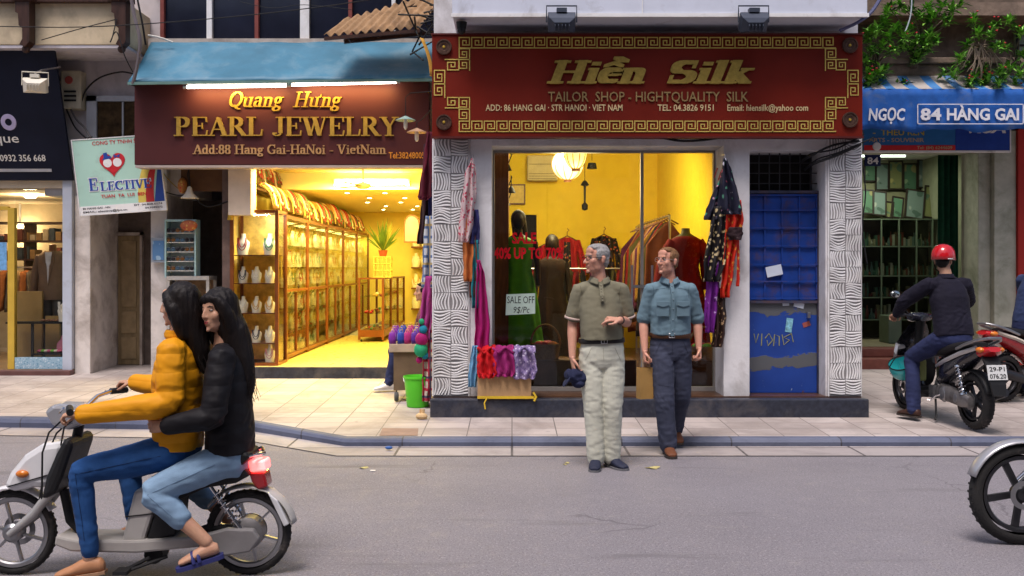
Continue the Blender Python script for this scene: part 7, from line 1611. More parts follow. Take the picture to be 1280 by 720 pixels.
        HI = HM.inverted(); remeshed(mb, .006, 12, 'hair', st['hairm'], t, lambda co: .005*noise.noise((co.x*45, co.y*45, co.z*6))+.003*noise.noise((co.x*90, co.y*90, co.z*8)))
    # --- extras
    if 'glasses' in st:
        mb = MB(); r_ = st['glasses'][1]; rx, rz__ = (.024, .016) if r_ > .0016 else (.022, .017)
        for q in (-1, 1):
            mb.tube([(q*.032+rx*math.copysign(abs(math.cos(a))**.6, math.cos(a)), -.103+.2*abs(.5*rx*(math.cos(a)*q+1))*.6, .002+rz__*math.copysign(abs(math.sin(a))**.6, math.sin(a))) for a in [2*PI*i/20 for i in range(21)]], r_, 6)
            mb.tube([(q*.057, -.098, .008), (q*.075, -.05, .010), (q*.081, .015, .008), (q*.080, .032, -.012)], r_, 6)
        mb.tube([(-.010, -.104, .004), (0, -.107, .007), (.010, -.104, .004)], r_, 6); hb(mb, 'glasses', st['glasses'][0])
    if 'belt' in st:
        bt = st.get('belt_t', .145); rg_ = rings_along(spine, [(bt-.035, .176*st.get('hipw', 1)*s, .131*s, 0), (bt-.03, .178*st.get('hipw', 1)*s, .133*s, 0), (bt+.03, .176*st.get('hipw', 1)*s, .132*s, 0), (bt+.035, .174*st.get('hipw', 1)*s, .130*s, 0)], y0, y0, 36)
        mb = MB(); mb.loft(rg_); bo = mb.build('belt', st['belt'], t, world=False, smooth=True)
        fwd = V((math.sin(y0), -math.cos(y0), 0)); rt = V((math.cos(y0), math.sin(y0), 0)); c = spine[0].lerp(spine[1], bt/.36 if bt < .36 else 1); 
        Ls = [(b_-a_).length for a_, b_ in zip(spine[:-1], spine[1:])]; c = spine[0]+(spine[1]-spine[0]).normalized()*bt*sum(Ls)+fwd*.136*s
        mb = MB(); mb.tube([c+rt*a+V((0, 0, z)) for a, z in ((-.024, -.018), (.024, -.018), (.024, .018), (-.024, .018), (-.024, -.018))], .004, 6); mb.bar(c+V((0, 0, -.018)), c+V((0, 0, .018)), .005, .005, tuple(fwd)); mb.build('buckle', steel, bo, world=False)
    if 'collar' in st:
        mb = MB(); nk = J['neck']; fwd = V((math.sin(y1), -math.cos(y1), 0)); rt = V((math.cos(y1), math.sin(y1), 0)); up = (J['head']-nk).normalized()
        def cf(u, v):
            a = (-PI/2+.22)+(2*PI-.44)*u; open_ = abs(2*u-1); r0 = .066*s+.022*v; z = .026*(1-v)-.018*v-.030*open_**4*(1-v)-.03*open_**3*v
            return nk+rt*math.cos(a)*r0*1.06+fwd*(-math.sin(a))*r0*1.08+V((0, 0, z+.005))+fwd*.008
        mb.grid(cf, 30, 4); mb.build('collar', st['collar'], t, world=False, smooth=True, solid=.004)
    if 'placket' in st:
        mb = MB(); rg_ = rings_along(spine, [(a, 0, .132*s+.02*st.get('belly', 0) if a < .8 else .132*s*(1-(a-.8)*2.2), .004) for a in st['placket'][1]], y0, y1, 4)
        pts = [r_[1] for r_ in rg_]; rt = V((math.cos(y1), math.sin(y1), 0)); mb.loft([[p-rt*.016+V((0, 0, 0)), p+rt*.016, p+rt*.016+V((0, .02, 0)), p-rt*.016+V((0, .02, 0))] for p in pts]); mb.build('placket', st['placket'][0], t, world=False, smooth=True, sharp=30)
        mb = MB()
        for i, p in enumerate(pts[:-1]):
            for f in (.2, .7) if len(pts) < 6 else (.5,): mb.sph(p.lerp(pts[i+1], f)+V((math.sin(y1), -math.cos(y1), 0))*.003, (.006, .004, .006), 8, 6)
        mb.build('buttons', st['placket'][2], t, world=False, smooth=True)
    return t, HM
from mathutils.bvhtree import BVHTree
def seam(t, part, lines, m, d, r=.0017, name='seam'):
    """stitched lines laid on the cloth of a person's garment"""
    ob = [o for o in TREE[t] if o.name.split('.')[0] == part][0]; bv = BVHTree.FromPolygons([v.co for v in ob.data.vertices], [tuple(p.vertices) for p in ob.data.polygons]); mb = MB()
    for ln in lines:
        P = [V(p) for p in ln]; out = []
        for a, b in zip(P[:-1], P[1:]):
            for j in range(8):
                c, nrm, _, _ = bv.ray_cast(a.lerp(b, j/8)-V(d), V(d))
                if c is not None: out.append(c+nrm*r*.3)
        if len(out) > 2: mb.tube(out, r, 5)
    mb.build(name, m, ob, world=False, smooth=True)
def strands_of(t, HM, path, m, n=26, spread=.07):
    mb = MB()
    for i in range(n):
        o = V((rnd.gauss(0, spread), rnd.gauss(0, spread), 0)); st_ = HM @ V((rnd.uniform(-.06, .06), rnd.uniform(.03, .10), rnd.uniform(-.03, .08)))
        mb.tube([st_]+[V(p)+o*(.5+.5*k)+V((0, rnd.uniform(-.02, .03), rnd.uniform(-.02, .02))) for k, p in enumerate(path)], [.0022]*len(path)+[.001], 4)
    mb.build('loose_strands', m, [o for o in TREE[t] if o.name.startswith('hair')][0], world=False, smooth=True)
dn = (0, 0, -1)
grey_hair = hair_mat('hair_grey', (.30, .29, .28)); brown_hair = hair_mat('hair_brown', (.20, .10, .045)); black_hair = hair_mat('hair_black', (.008, .005, .0045))
skin_a = skin_mat('skin_fair_tanned', (.56, .29, .20)); skin_b = skin_mat('skin_ruddy', (.60, .30, .21)); skin_c = skin_mat('skin_asian', (.50, .28, .18), (.48, .18, .13))
lip_a = mat('lips_pale', (.42, .17, .14), .5); lip_r = mat('lips_red', (.42, .06, .07), .4)
# -------- man in the olive polo shirt, grey hair, holding a cap
khaki = fabric('trouser_khaki', (.58, .58, .48), var=.08, vs=3, bump=.15); olive = fabric('polo_olive', (.185, .172, .118), var=.12, vs=5)
J1 = dict(pelvis=(0, 0, .94), waist=(-.005, .0, 1.10), chest=(-.015, .015, 1.34), neck=(-.02, .02, 1.535), head=(-.045, -.005, 1.705), head_yaw=R(-62), head_pitch=R(-2), yaw_hip=R(4), yaw_chest=R(2),
    shL=(.160, .01, 1.452), elL=(.212, .055, 1.185), wrL=(.125, -.17, 1.215), shR=(-.188, .015, 1.448), elR=(-.238, .05, 1.175), wrR=(-.245, -.035, .905),
    hipL=(.082, 0, .90), knL=(.080, -.02, .50), anL=(.082, .03, .095), hipR=(-.082, 0, .90), knR=(-.068, -.02, .50), anR=(-.052, -.01, .095), ftL=(.62, -1, 0), ftR=(-.15, -1, 0))
m1, h1 = person('grey haired man in an olive polo shirt and pale trousers holding a navy cap', (.735, 8.13, 0), 0, J1, dict(skin=skin_a, hairm=grey_hair, lips=lip_a, brow=hair_mat('brow_grey', (.22, .2, .18)),
    handL=dict(d=(-.95, -.25, .10), n=(-.15, .35, -.9), side=(-.1, -.6, .6), fan=((18, 20, 12), (35, 40, 25), (50, 50, 30), (55, 55, 35)), thumb=.3), handR=dict(d=(.12, -.15, -1), n=(.9, .1, .1), side=(0, -1, 0), curl=(38, 42, 30)),
    trousers=khaki, top=olive, sleeve='short', topw=1.02, hem_t=.185, belly=.8, shoe=mat('shoe_navy', (.018, .022, .045), .6, bump=.3), sole=mat('sole_grey', (.14, .14, .15), .7), leg_r=(.108, .102, .086, .080, .072), hipw=1.06, belt=mat('belt_black', (.012, .011, .011), .4), belt_t=.17, waist_t=.17,
    glasses=(black_metal, .0022), collar=olive, placket=(olive, (.70, .78, .86, .95), mat('button_olive', (.30, .28, .2), .4)), seed=3, tw=.006, ww=.005, tsc=(13, 13, 5)))
for q in 'LR':                                                     # pale piping on sleeves
    sh, el = V(J1['sh'+q]), V(J1['el'+q]); d = (el-sh).normalized(); mb = MB(); mb.tube([sh.lerp(el, .70)+d*.028, sh.lerp(el, .70)+d*.046], [.0735, .0735], 20, False); mb.build('sleeve_piping', mat('piping_pink', (.55, .42, .36), .8), m1, world=False, smooth=True, solid=.004)
mb = MB(); mb.sph((-.01, 0, .03), (.075, .06, .06), 16, 10); mb.sph((.05, .0, .015), (.065, .05, .045), 16, 8); mb.sph((-.06, -.01, .045), (.04, .05, .05), 14, 6); mb.sph((.02, 0, -.03), (.06, .05, .035), 14, 6)
cap = thing('cap', 'navy cap held at the side of the man in the olive polo shirt', 'cap', (.735-.215, 8.06, .725), R(10)); capo = remeshed(mb, .006, 3, 'crown', fabric('cap_navy', (.022, .026, .06)), cap, lambda c: .014*noise.noise(c*20))
mb = MB(); mb.T = Matrix.Translation((-.085, -.015, .0)) @ Matrix.Rotation(R(-60), 4, 'Y'); mb.lathe([(.0, .004), (.055, .002), (.06, -.004), (0, -.003)], (0, 0, 0), n=20); mb.build('peak', fabric('cap_navy', (.022, .026, .06)), cap, world=False, smooth=True)
mb = MB(); mb.tube([V(J1['wrL']).lerp(V(J1['elL']), .06+.0*i)+V((0, 0, 0)) for i in range(1)]+[V(J1['wrL']).lerp(V(J1['elL']), .12)], [.034, .034], 14, False); mb.build('wristwatch', mat('watch_dark', (.03, .03, .03), .35), m1, world=False, solid=.004)
sk_ = mat('seam_khaki', (.30, .29, .22), .9); so2 = mat('seam_olive', (.085, .08, .055), .9)
seam(m1, 'trousers', [[(0, 0, .985), (0, 0, .87)], [(.095, 0, .985), (.15, 0, .87)], [(-.095, 0, .985), (-.15, 0, .87)]], sk_, (0, .6, 0))
seam(m1, 'shirt', [[(.150, 0, 1.485), (.135, 0, 1.42), (.140, 0, 1.36)], [(-.180, 0, 1.485), (-.165, 0, 1.42), (-.168, 0, 1.36)]], so2, (0, .6, 0))
# -------- man in the blue shirt walking
bluesh = fabric('shirt_bluegrey', (.135, .21, .255), var=.14, vs=6); slate = fabric('trouser_slate', (.050, .056, .088), var=.2, vs=4, bump=.15)
J2 = dict(pelvis=(.0, .02, .945), waist=(.0, .01, 1.10), chest=(.0, .0, 1.34), neck=(-.012, -.005, 1.525), head=(-.035, -.035, 1.690), head_yaw=R(-48), head_pitch=R(-6), yaw_hip=R(-3), yaw_chest=R(3),
    shL=(.172, .0, 1.440), elL=(.245, .05, 1.17), wrL=(.245, -.02, .925), shR=(-.177, -.01, 1.438), elR=(-.235, .03, 1.17), wrR=(-.235, -.06, .905),
    hipL=(.085, .02, .90), knL=(.105, .08, .50), anL=(.095, .36, .175), hipR=(-.080, .01, .90), knR=(-.07, -.08, .50), anR=(-.035, -.09, .10), ftL=(.12, -.9, -.22), ftR=(.05, -1, 0))
m2, h2 = person('brown haired man in a blue grey shirt and dark trousers stepping off the kerb', (1.395, 8.76, 0), 0, J2, dict(skin=skin_b, hairm=brown_hair, lips=lip_a,
    handL=dict(d=(.02, -.25, -1), n=(-.9, -.1, 0), side=(0, -1, .2), curl=(62, 70, 45), thumb=.9), handR=dict(d=(.0, -.12, -1), n=(.9, 0, 0), side=(0, -1, 0), curl=(60, 70, 45), thumb=.9),
    trousers=slate, top=bluesh, sleeve='rolled', topw=1.04, hem_t=.185, belly=.3, shoe=mat('shoe_brown', (.15, .055, .025), .5, bump=.2), sole=mat('sole_dark', (.05, .04, .035), .7), leg_r=(.108, .102, .088, .082, .078), hipw=1.04, belt=mat('belt_brown', (.06, .025, .012), .4), belt_t=.17, waist_t=.17,
    glasses=(steel, .0014), collar=bluesh, placket=(bluesh, (.18, .34, .5, .66, .78, .88, .95), mat('button_blue', (.2, .27, .3), .4)), seed=7, tw=.009, ww=.006, tsc=(13, 13, 6)))
for q in (-1, 1):
    mb = MB(); cx, zt_ = q*.088, 1.335; mb.box(cx-.055, -.143, zt_-.125, cx+.055, -.128, zt_-.005); pk = mb.build('chest_pocket', bluesh, m2, world=False, bevel=.004)
    mb = MB(); mb.prism([(cx-.058, zt_+.008), (cx+.058, zt_+.008), (cx+.058, zt_-.028), (cx, zt_-.045), (cx-.058, zt_-.028)], -.152, -.1435); mb.build('flap', bluesh, pk, world=False, bevel=.003)
sl_ = mat('seam_slate', (.018, .02, .035), .9); sb_ = mat('seam_blue', (.07, .11, .14), .9)
seam(m2, 'trousers', [[(0, 0, .985), (0, 0, .87)], [(.095, 0, .985), (.15, 0, .87)], [(-.095, 0, .985), (-.15, 0, .87)], [(-.13, 0, .62), (-.02, 0, .60)]], sl_, (0, .6, 0))
seam(m2, 'shirt', [[(.155, 0, 1.475), (.145, 0, 1.42), (.15, 0, 1.36)], [(-.165, 0, 1.475), (-.155, 0, 1.42), (-.16, 0, 1.36)], [(.05, 0, 1.455), (.14, 0, 1.44)], [(-.06, 0, 1.455), (-.15, 0, 1.44)]], sb_, (0, .6, 0))
bag = thing('paper_bag', 'small brown paper bag hanging from the hand of the man in the blue shirt', 'bag', (1.395-.235, 8.70, .49), R(20))
kraft = mat('kraft', (.40, .23, .07), .75, var=.1, bump=.15, bs=20)
mb = MB(); w_, d_ = .062, .04
mb.loft([[V((a*w_*k, b*d_*k2, z)) for a, b in ((-1, -1), (1, -1), (1, 1), (-1, 1))] for z, k, k2 in ((0, 1, 1), (.10, 1.02, .96), (.27, 1, .8), (.271, .97, .76), (.02, .96, .9))], False); mb.add([(-w_, -d_, 0), (w_, -d_, 0), (w_, d_, 0), (-w_, d_, 0)], [(3, 2, 1, 0)]); mb.build('sack', kraft, bag, world=False, fix=True)
for y in (-.03, .03):
    mb = MB(); mb.tube([(-.035, y, .262), (-.028, y*.6, .33), (-.008, y*.2, .375), (.008, y*.2, .375), (.028, y*.6, .33), (.035, y, .262)], .003, 5); mb.build('handle', mat('bag_cord', (.35, .22, .1), .8), bag, world=False)
# ================================================================ two wheelers
tyre_m = mat('tyre', (.022, .021, .021), .8, var=.2, bump=.4, bs=90, dirt=(.12, .10, .09), dirt_amt=.35, ds=8)
alloy = mat('alloy', (.30, .30, .31), .35, .85, var=.1); alloy_dark = mat('alloy_dark', (.04, .04, .045), .4, .6)
chrome = mat('chrome', (.70, .70, .72), .12, 1.0, var=.03); plastic_black = mat('plastic_black', (.014, .014, .015), .5, var=.2, bump=.08, bs=200)
engine_m = mat('engine_grey', (.22, .21, .21), .45, .7, var=.25, dirt=(.05, .045, .04), dirt_amt=.5, ds=9); seat_m = mat('seat_vinyl', (.013, .012, .013), .5, bump=.15, bs=150)
tail_red = mat('tail_red', (.45, .012, .015), .15, coat=.6, var=.1); amber = mat('amber_lens', (.60, .17, .015), .15, coat=.6)
def wheel(root, c, r, w_, ax, rim_m, ns, sp_w=.016, hub=.05, world=True, double=False):
    c = V(c); ax = V(ax).normalized(); a = ax.orthogonal().normalized(); b = ax.cross(a); rr = r-w_*.95
    mb = MB(); mb.lathe([(rr-.012, -w_*.32), (rr+.006, -w_*.34), (rr+.004, -w_*.22), (rr-.010, 0), (rr+.004, w_*.22), (rr+.006, w_*.34), (rr-.012, w_*.32), (rr-.020, w_*.2), (rr-.022, 0), (rr-.020, -w_*.2), (rr-.012, -w_*.32)], c, ax, 48)
    mb.lathe([(0, -.045), (hub*.7, -.045), (hub, -.03), (hub, .03), (hub*.7, .045), (0, .045)], c, ax, 24)
    for k in range(ns):
        t = 2*PI*k/ns
        for dt in ((-.10, .10) if double else (0,)):
            p = c+(a*math.cos(t+dt*2)+b*math.sin(t+dt*2))*hub*.8; q = c+(a*math.cos(t+dt*.5)+b*math.sin(t+dt*.5))*(rr-.014); mb.bar(p, q, sp_w, .022, tuple(ax))
    wo = mb.build('wheel', rim_m, root, smooth=True, world=world, sharp=35)
    mb = MB(); pr = []
    for k in range(15):
        t = R(-118+236*k/14); pr.append((r-w_*.5+math.cos(t)*w_*.5, math.sin(t)*w_*.5))
    mb.lathe(pr, c, ax, 56)
    for k in range(40):                                            # tread blocks
        t = 2*PI*k/40
        for q in (-1, 1): e = c+(a*math.cos(t+q*.03)+b*math.sin(t+q*.03))*(r-.003)+ax*q*w_*.16; mb.bar(e-ax*w_*.12, e+ax*w_*.12, .012, .007, tuple(a*math.cos(t)+b*math.sin(t)))
    mb.build('tyre', tyre_m, wo, smooth=True, world=world, sharp=50)
    mb = MB(); mb.lathe([(.055, 0), (.085, .001), (.085, .004), (.055, .004)], c+ax*(.055), ax, 28); mb.build('brake_disc', alloy, wo, world=world)
    return wo
def shell(mb, secs, n=16, e=.7):
    """closed lofted shell; secs = (centre, half width x, half height, up vector tilt about x axis in deg)"""
    rings = []
    for c, w_, h_, tl in secs:
        c = V(c); u_ = V((0, math.sin(R(tl)), math.cos(R(tl)))); rings.append([c+V((1, 0, 0))*w_*math.copysign(abs(math.cos(t))**e, math.cos(t))+u_*h_*math.copysign(abs(math.sin(t))**e, math.sin(t)) for t in [2*PI*i/n for i in range(n)]])
    mb.loft(rings)
def arcfender(mb, c, r, w_, a0, a1, th=.004, n=18):
    """fender over a wheel with axle along x; angles in degrees, 0 = forward (-y), 90 = up"""
    c = V(c)
    def f(u, v):
        t = R(a0+(a1-a0)*u); q = (v-.5)*2; rr = r-.018*q*q; return c+V((q*w_, -math.cos(t)*rr, math.sin(t)*rr))
    mb.grid(f, n, 6)
def scooter(label, loc, rz, paint, paint2, group=None, plate=None, r=.27, name='motor_scooter', wheel_m=None, fender=None, steer=0, lit=False, rake=0):
    """modern scooter, forward = -y, left = +x; rear axle y=.62, front axle y=-.64"""
    t = thing(name, label, 'scooter', loc, rz, group); B = dict(world=False)
    X = (1, 0, 0); RA, FA = V((0, .62, r)), V((0, -.64-rake, r)); wm = wheel_m or alloy_dark
    wheel(t, RA, r, .10, X, wm, 5, .022, .06, False, True); wheel(t, FA, r, .085, X, wm, 5, .020, .05, False, True)
    mb = MB(); arcfender(mb, FA, r+.022, .055, 20, 178); mb.build('front_fender', fender or paint, t, smooth=True, solid=.005, **B)
    for q in (-1, 1): 
        mb = MB(); mb.cyl((q*.075, -.64-rake, r), (q*.070, -.50, .62), .019, n=12); mb.cyl((q*.075, -.625-rake*.9, r+.05), (q*.071, -.56-rake*.3, .50), .027, n=12); mb.build('fork', chrome, t, smooth=True, **B)
    # front apron and floor
    mb = MB(); shell(mb, [((0, -.66, .60), .10, .02, 60), ((0, -.62, .66), .155, .05, 55), ((0, -.55, .74), .17, .06, 40), ((0, -.47, .84), .15, .06, 30), ((0, -.42, .93), .10, .03, 25)], 20); mb.build('front_cowl', paint, t, smooth=True, fix=True, **B)
    for q in (-1, 1):
        mb = MB(); mb.loft([[V((q*x, y+dy, z+dz)) for dy, dz in ((0, .03), (.05, .0), (.05, -.04), (-.01, -.03))] for x, y, z in ((.06, -.62, .72), (.17, -.56, .71), (.235, -.48, .62), (.23, -.40, .46), (.14, -.34, .30))]); mb.build('leg_shield', paint2 if q == 1 else paint2, t, smooth=True, fix=True, sharp=50, **B)
    mb = MB(); shell(mb, [((0, -.46, .50), .15, .20, 20), ((0, -.40, .48), .17, .22, 20), ((0, -.34, .42), .15, .16, 20)], 16); mb.build('inner_apron', plastic_black, t, smooth=True, fix=True, **B)
    mb = MB(); shell(mb, [((0, -.40, .27), .13, .035, 0), ((0, -.2, .255), .155, .04, 0), ((0, .05, .27), .14, .05, 0), ((0, .14, .32), .10, .04, 0)], 16); mb.build('floorboard', plastic_black, t, smooth=True, fix=True, **B)
    mb = MB(); mb.sph((0, -.645, .73), (.10, .03, .045), 16, 10); mb.build('headlight', mat('headlight_glass', (.5, .52, .55), .08, .3), t, smooth=True, **B)
    # handlebar
    hz, hy = 1.02, -.36; Rm = Matrix.Translation((0, hy, hz)) @ Matrix.Rotation(steer, 4, 'Z')
    mb = MB(); mb.T = Rm; shell(mb, [((0, -.10, -.02), .09, .03, 0), ((0, -.05, .0), .14, .05, 0), ((0, .02, .0), .13, .045, 0), ((0, .06, -.01), .07, .03, 0)], 16); mb.build('handlebar_cowl', paint, t, smooth=True, fix=True, **B)
    mb = MB(); mb.cyl((0, hy-.06, hz-.36), (0, hy, hz-.03), .04, .05, n=14); mb.build('steering_column', plastic_black, t, smooth=True, **B)
    mb = MB(); mb.T = Rm; mb.tube([(-.34, .08, .02), (-.22, .03, .03), (-.1, 0, 0), (.1, 0, 0), (.22, .03, .03), (.34, .08, .02)], .012, 8); hb_ = mb.build('handlebar', alloy_dark, t, smooth=True, **B)
    for q in (-1, 1):
        mb = MB(); mb.T = Rm; mb.cyl((q*.24, .038, .03), (q*.36, .088, .02), .019, n=10); mb.build('grip', plastic_black, hb_, smooth=True, **B)
        mb = MB(); mb.T = Rm; mb.tube([(q*.21, .0, .035), (q*.27, -.02, .03), (q*.35, .02, .02)], .006, 6); mb.build('brake_lever', chrome, hb_, smooth=True, **B)
        mb = MB(); mb.T = Rm; mb.tube([(q*.17, .02, .03), (q*.21, -.03, .12), (q*.26, -.05, .20)], .006, 6); mm = mb.build('mirror', plastic_black, t, smooth=True, **B)
        mb = MB(); mb.T = Rm; mb.sph((q*.29, -.05, .24), (.065, .022, .042), 14, 8); mb.build('mirror_shell', plastic_black, mm, smooth=True, **B)
        mb = MB(); mb.T = Rm; mb.sph((q*.29, -.035, .24), (.056, .012, .036), 14, 8); mb.build('mirror_glass', mat('mirror_sky', (.45, .5, .5), .08, .9), mm, smooth=True, **B)
    # rear body, seat, lights
    mb = MB(); shell(mb, [((0, .10, .45), .09, .10, 0), ((0, .16, .50), .13, .15, -8), ((0, .35, .58), .145, .11, -14), ((0, .60, .68), .13, .075, -18), ((0, .80, .76), .10, .05, -18), ((0, .90, .80), .05, .02, -18)], 20); mb.build('rear_cowl', paint, t, smooth=True, fix=True, **B)
    for q in (-1, 1):
        mb = MB(); mb.loft([[V((q*(x+dx), y, z+dz)) for dx, dz in ((0, .022), (.014, 0), (0, -.022), (-.02, 0))] for x, y, z in ((.118, .14, .56), (.150, .34, .63), (.140, .58, .72), (.104, .80, .79))]); mb.build('side_trim', paint2, t, smooth=True, fix=True, sharp=60, **B)
    mb = MB(); shell(mb, [((0, .02, .66), .08, .02, -15), ((0, .08, .70), .125, .05, -5), ((0, .26, .72), .145, .055, 0), ((0, .42, .765), .135, .05, -8), ((0, .60, .80), .125, .045, -6), ((0, .70, .81), .08, .02, -6)], 20, .8); mb.build('seat', seat_m, t, smooth=True, fix=True, **B)
    mb = MB(); mb.tube([(.13, .52, .76), (.135, .66, .81), (.125, .82, .86), (.06, .92, .885), (-.06, .92, .885), (-.125, .82, .86), (-.135, .66, .81), (-.13, .52, .76)], .016, 10); mb.build('grab_rail', alloy, t, smooth=True, **B)
    mb = MB(); shell(mb, [((0, .80, .74), .105, .045, -25), ((0, .88, .77), .10, .045, -25), ((0, .925, .785), .06, .025, -25)], 16); mb.build('tail_light', tail_red if not lit else emis('tail_lit', (1, .08, .05), 3), t, smooth=True, fix=True, **B)
    for q in (-1, 1):
        mb = MB(); mb.sph((q*.10, .85, .775), (.035, .05, .028), 14, 8); mb.build('turn_signal', amber, t, smooth=True, **B)
    mb = MB(); mb.loft([[V((x, y, z)) for x, y, z in ((-w_, y0, z0), (w_, y0, z0), (w_, y0+.02, z0+.005), (-w_, y0+.02, z0+.005))] for w_, y0, z0 in ((.075, .82, .72), (.08, .92, .60), (.075, .965, .46), (.06, .985, .36))]); mb.build('mud_flap', plastic_black, t, fix=True, **B)
    mb = MB(); arcfender(mb, RA, r+.03, .06, 60, 160); mb.build('rear_fender', plastic_black, t, smooth=True, solid=.005, **B)
    if plate:
        Pm = Matrix.Translation((0, .962, .575)) @ Matrix.Rotation(PI, 4, 'Z') @ Matrix.Rotation(R(-14), 4, 'X')
        mb = MB(); mb.T = Pm; mb.box(-.095, -.004, -.07, .095, .004, .07); po_ = mb.build('licence_plate', mat('plate_white', (.62, .63, .62), .45, dirt=(.3, .28, .25), dirt_amt=.3, ds=9), t, bevel=.003, **B)
        mb = MB(); mb.T = Pm; sans(mb, plate[0], -.075, .075, .012, .040, -.0045, .002, .012); sans(mb, plate[1], -.08, .08, -.055, .042, -.0045, .002, .012); mb.build('digits', black_metal, po_, **B)
    # engine, swing arm, shock, exhaust, stand
    mb = MB(); shell(mb, [((.06, .12, .30), .05, .06, 0), ((.085, .22, .31), .06, .085, 0), ((.10, .40, .30), .055, .075, 0), ((.10, .58, r+.01), .05, .075, 0), ((.095, .70, r), .03, .05, 0)], 18); mb.build('engine_case', engine_m, t, smooth=True, fix=True, **B)
    mb = MB(); mb.lathe([(0, .035), (.05, .03), (.075, .012), (.08, 0)], (.125, .30, .30), X, 24); mb.lathe([(0, .03), (.04, .025), (.06, .008), (.062, 0)], (.125, .52, .285), X, 24)
    for k in range(6): mb.box(.06, .04+k*.014, .24, .14, .046+k*.014, .36)
    mb.build('engine_cover', alloy, t, smooth=True, sharp=30, **B)
    mb = MB(); mb.tube([(.14, .30, .30), (.17, .22, .27), (.175, .14, .22), (.20, .12, .22)], .010, 8); mb.build('kick_starter', chrome, t, smooth=True, **B)
    mb = MB(); p, q_ = V((.115, .62, r+.03)), V((.11, .50, .62)); mb.cyl(p, q_, .012, n=10); sp = []
    dv = (q_-p); e1 = dv.orthogonal().normalized(); e2 = dv.normalized().cross(e1)
    for k in range(97): a = 2*PI*k/12; sp.append(p+dv*(.12+.76*k/96)+(e1*math.cos(a)+e2*math.sin(a))*.030)
    mb.tube(sp, .0055, 6); mb.cyl(p+dv*.08, p+dv*.13, .033, n=14); mb.cyl(p+dv*.87, p+dv*.93, .033, n=14); mb.build('shock_absorber', chrome, t, smooth=True, **B)
    mb = MB(); mb.tube([(-.06, .10, .22), (-.11, .20, .20), (-.13, .40, .25), (-.14, .60, .30), (-.14, .86, .38)], [.02, .025, .05, .055, .045], 14); mb.build('exhaust', alloy_dark, t, smooth=True, **B)
    mb = MB(); mb.tube([(.09, .08, .22), (.13, .16, .06), (.15, .18, .03)], .011, 8); mb.tube([(.10, -.02, .24), (.21, -.02, .245)], .014, 8); mb.build('stand', plastic_black, t, smooth=True, **B)
    return t
car_black = mat('paint_black', (.012, .012, .02), .25, coat=.8, var=.1); silver_p = mat('paint_silver', (.42, .42, .44), .3, .5, coat=.5, var=.06); red_p = mat('paint_red', (.32, .010, .014), .25, coat=.9, var=.08); white_p = mat('paint_white', (.68, .68, .69), .35, coat=.5, var=.04, dirt=(.4, .37, .33), dirt_amt=.2)
# parked scooter and its rider (heading away from the street)
PXY = V((4.33, 10.08)); PRZ = R(180+7); pz = sz(PXY.y)
sc1 = scooter('black and silver scooter with white plate parked on the pavement, seen from behind', (PXY.x, PXY.y, pz), PRZ, car_black, silver_p, None, ('29-P1', '076.20'), steer=R(12))
for o in [sc1]: o.rotation_euler = (math.atan(-.025)*-1*0, 0, PRZ)
jack = fabric('jacket_ink', (.013, .012, .022), var=.2, vs=5, rough=.8); jeans_n = fabric('jeans_navy', (.025, .032, .085), var=.25, vs=5)
JR = dict(pelvis=(0, .26, .86), waist=(0, .23, 1.02), chest=(0, .16, 1.26), neck=(0, .115, 1.445), head=(.0, .07, 1.605), head_yaw=R(-42), head_pitch=R(3), yaw_hip=0, yaw_chest=0,
    shL=(.19, .13, 1.365), elL=(.345, -.06, 1.20), wrL=(.325, -.25, 1.06), shR=(-.19, .13, 1.365), elR=(-.345, -.06, 1.20), wrR=(-.325, -.25, 1.06),
    hipL=(.10, .22, .83), knL=(.22, -.14, .62), anL=(.29, .02, .13), hipR=(-.10, .22, .83), knR=(-.20, -.16, .62), anR=(-.22, -.08, .37), ftL=(.35, -1, 0), ftR=(-.1, -1, 0))
gripL = dict(d=(-.05, -.9, -.25), n=(0, .1, -1), side=(-1, 0, 0), curl=(55, 65, 45), thumb=.9); gripR = dict(d=(.05, -.9, -.25), n=(0, .1, -1), side=(1, 0, 0), curl=(55, 65, 45), thumb=.9)
rid, hr = person('rider in a dark jacket and glossy red helmet sitting on the parked black scooter', (PXY.x, PXY.y, pz), PRZ, JR, dict(skin=skin_c, hairm=black_hair, lips=lip_a, handL=gripL, handR=gripR, trousers=jeans_n, top=jack, top_name='jacket', sleeve='long', topw=1.10, hem_t=.0,
    sleeve_r=(.085, .078, .070, .060, .048), shoe=mat('shoe_darkbrown', (.05, .022, .016), .45), sole=mat('sole_dark', (.05, .04, .035), .7), leg_r=(.105, .098, .080, .074, .066), hem=1, seed=12, ww=.012, collar=jack, vox=.006))
hel = thing('helmet', 'glossy red helmet worn by the rider on the black scooter', 'helmet', rid.location); WM[hel] = WM[rid]; hel.rotation_euler = rid.rotation_euler
def hm(mb): mb.v = [tuple(hr @ V(p)) for p in mb.v]; return mb
mb = MB(); mb.lathe([(0, .150), (.05, .144), (.09, .122), (.118, .080), (.126, .03), (.124, -.01), (.120, -.012), (.10, .03)], (0, .014, .02), n=36); mb.v = [(p[0]*.90, p[1]*1.05, p[2]) for p in mb.v]; hm(mb).build('shell', mat('helmet_red', (.50, .008, .014), .15, coat=1, var=.05), hel, smooth=True, world=False, sharp=80)
mb = MB(); mb.grid(lambda u, v: V((math.sin((u-.5)*2)*.112*(1+.05*v), -.012-math.cos((u-.5)*2)*(.112+.05*v), .035-.02*v)), 14, 4); hm(mb).build('visor', mat('helmet_red', (.50, .008, .014), .15, coat=1), hel, smooth=True, world=False, solid=.005)
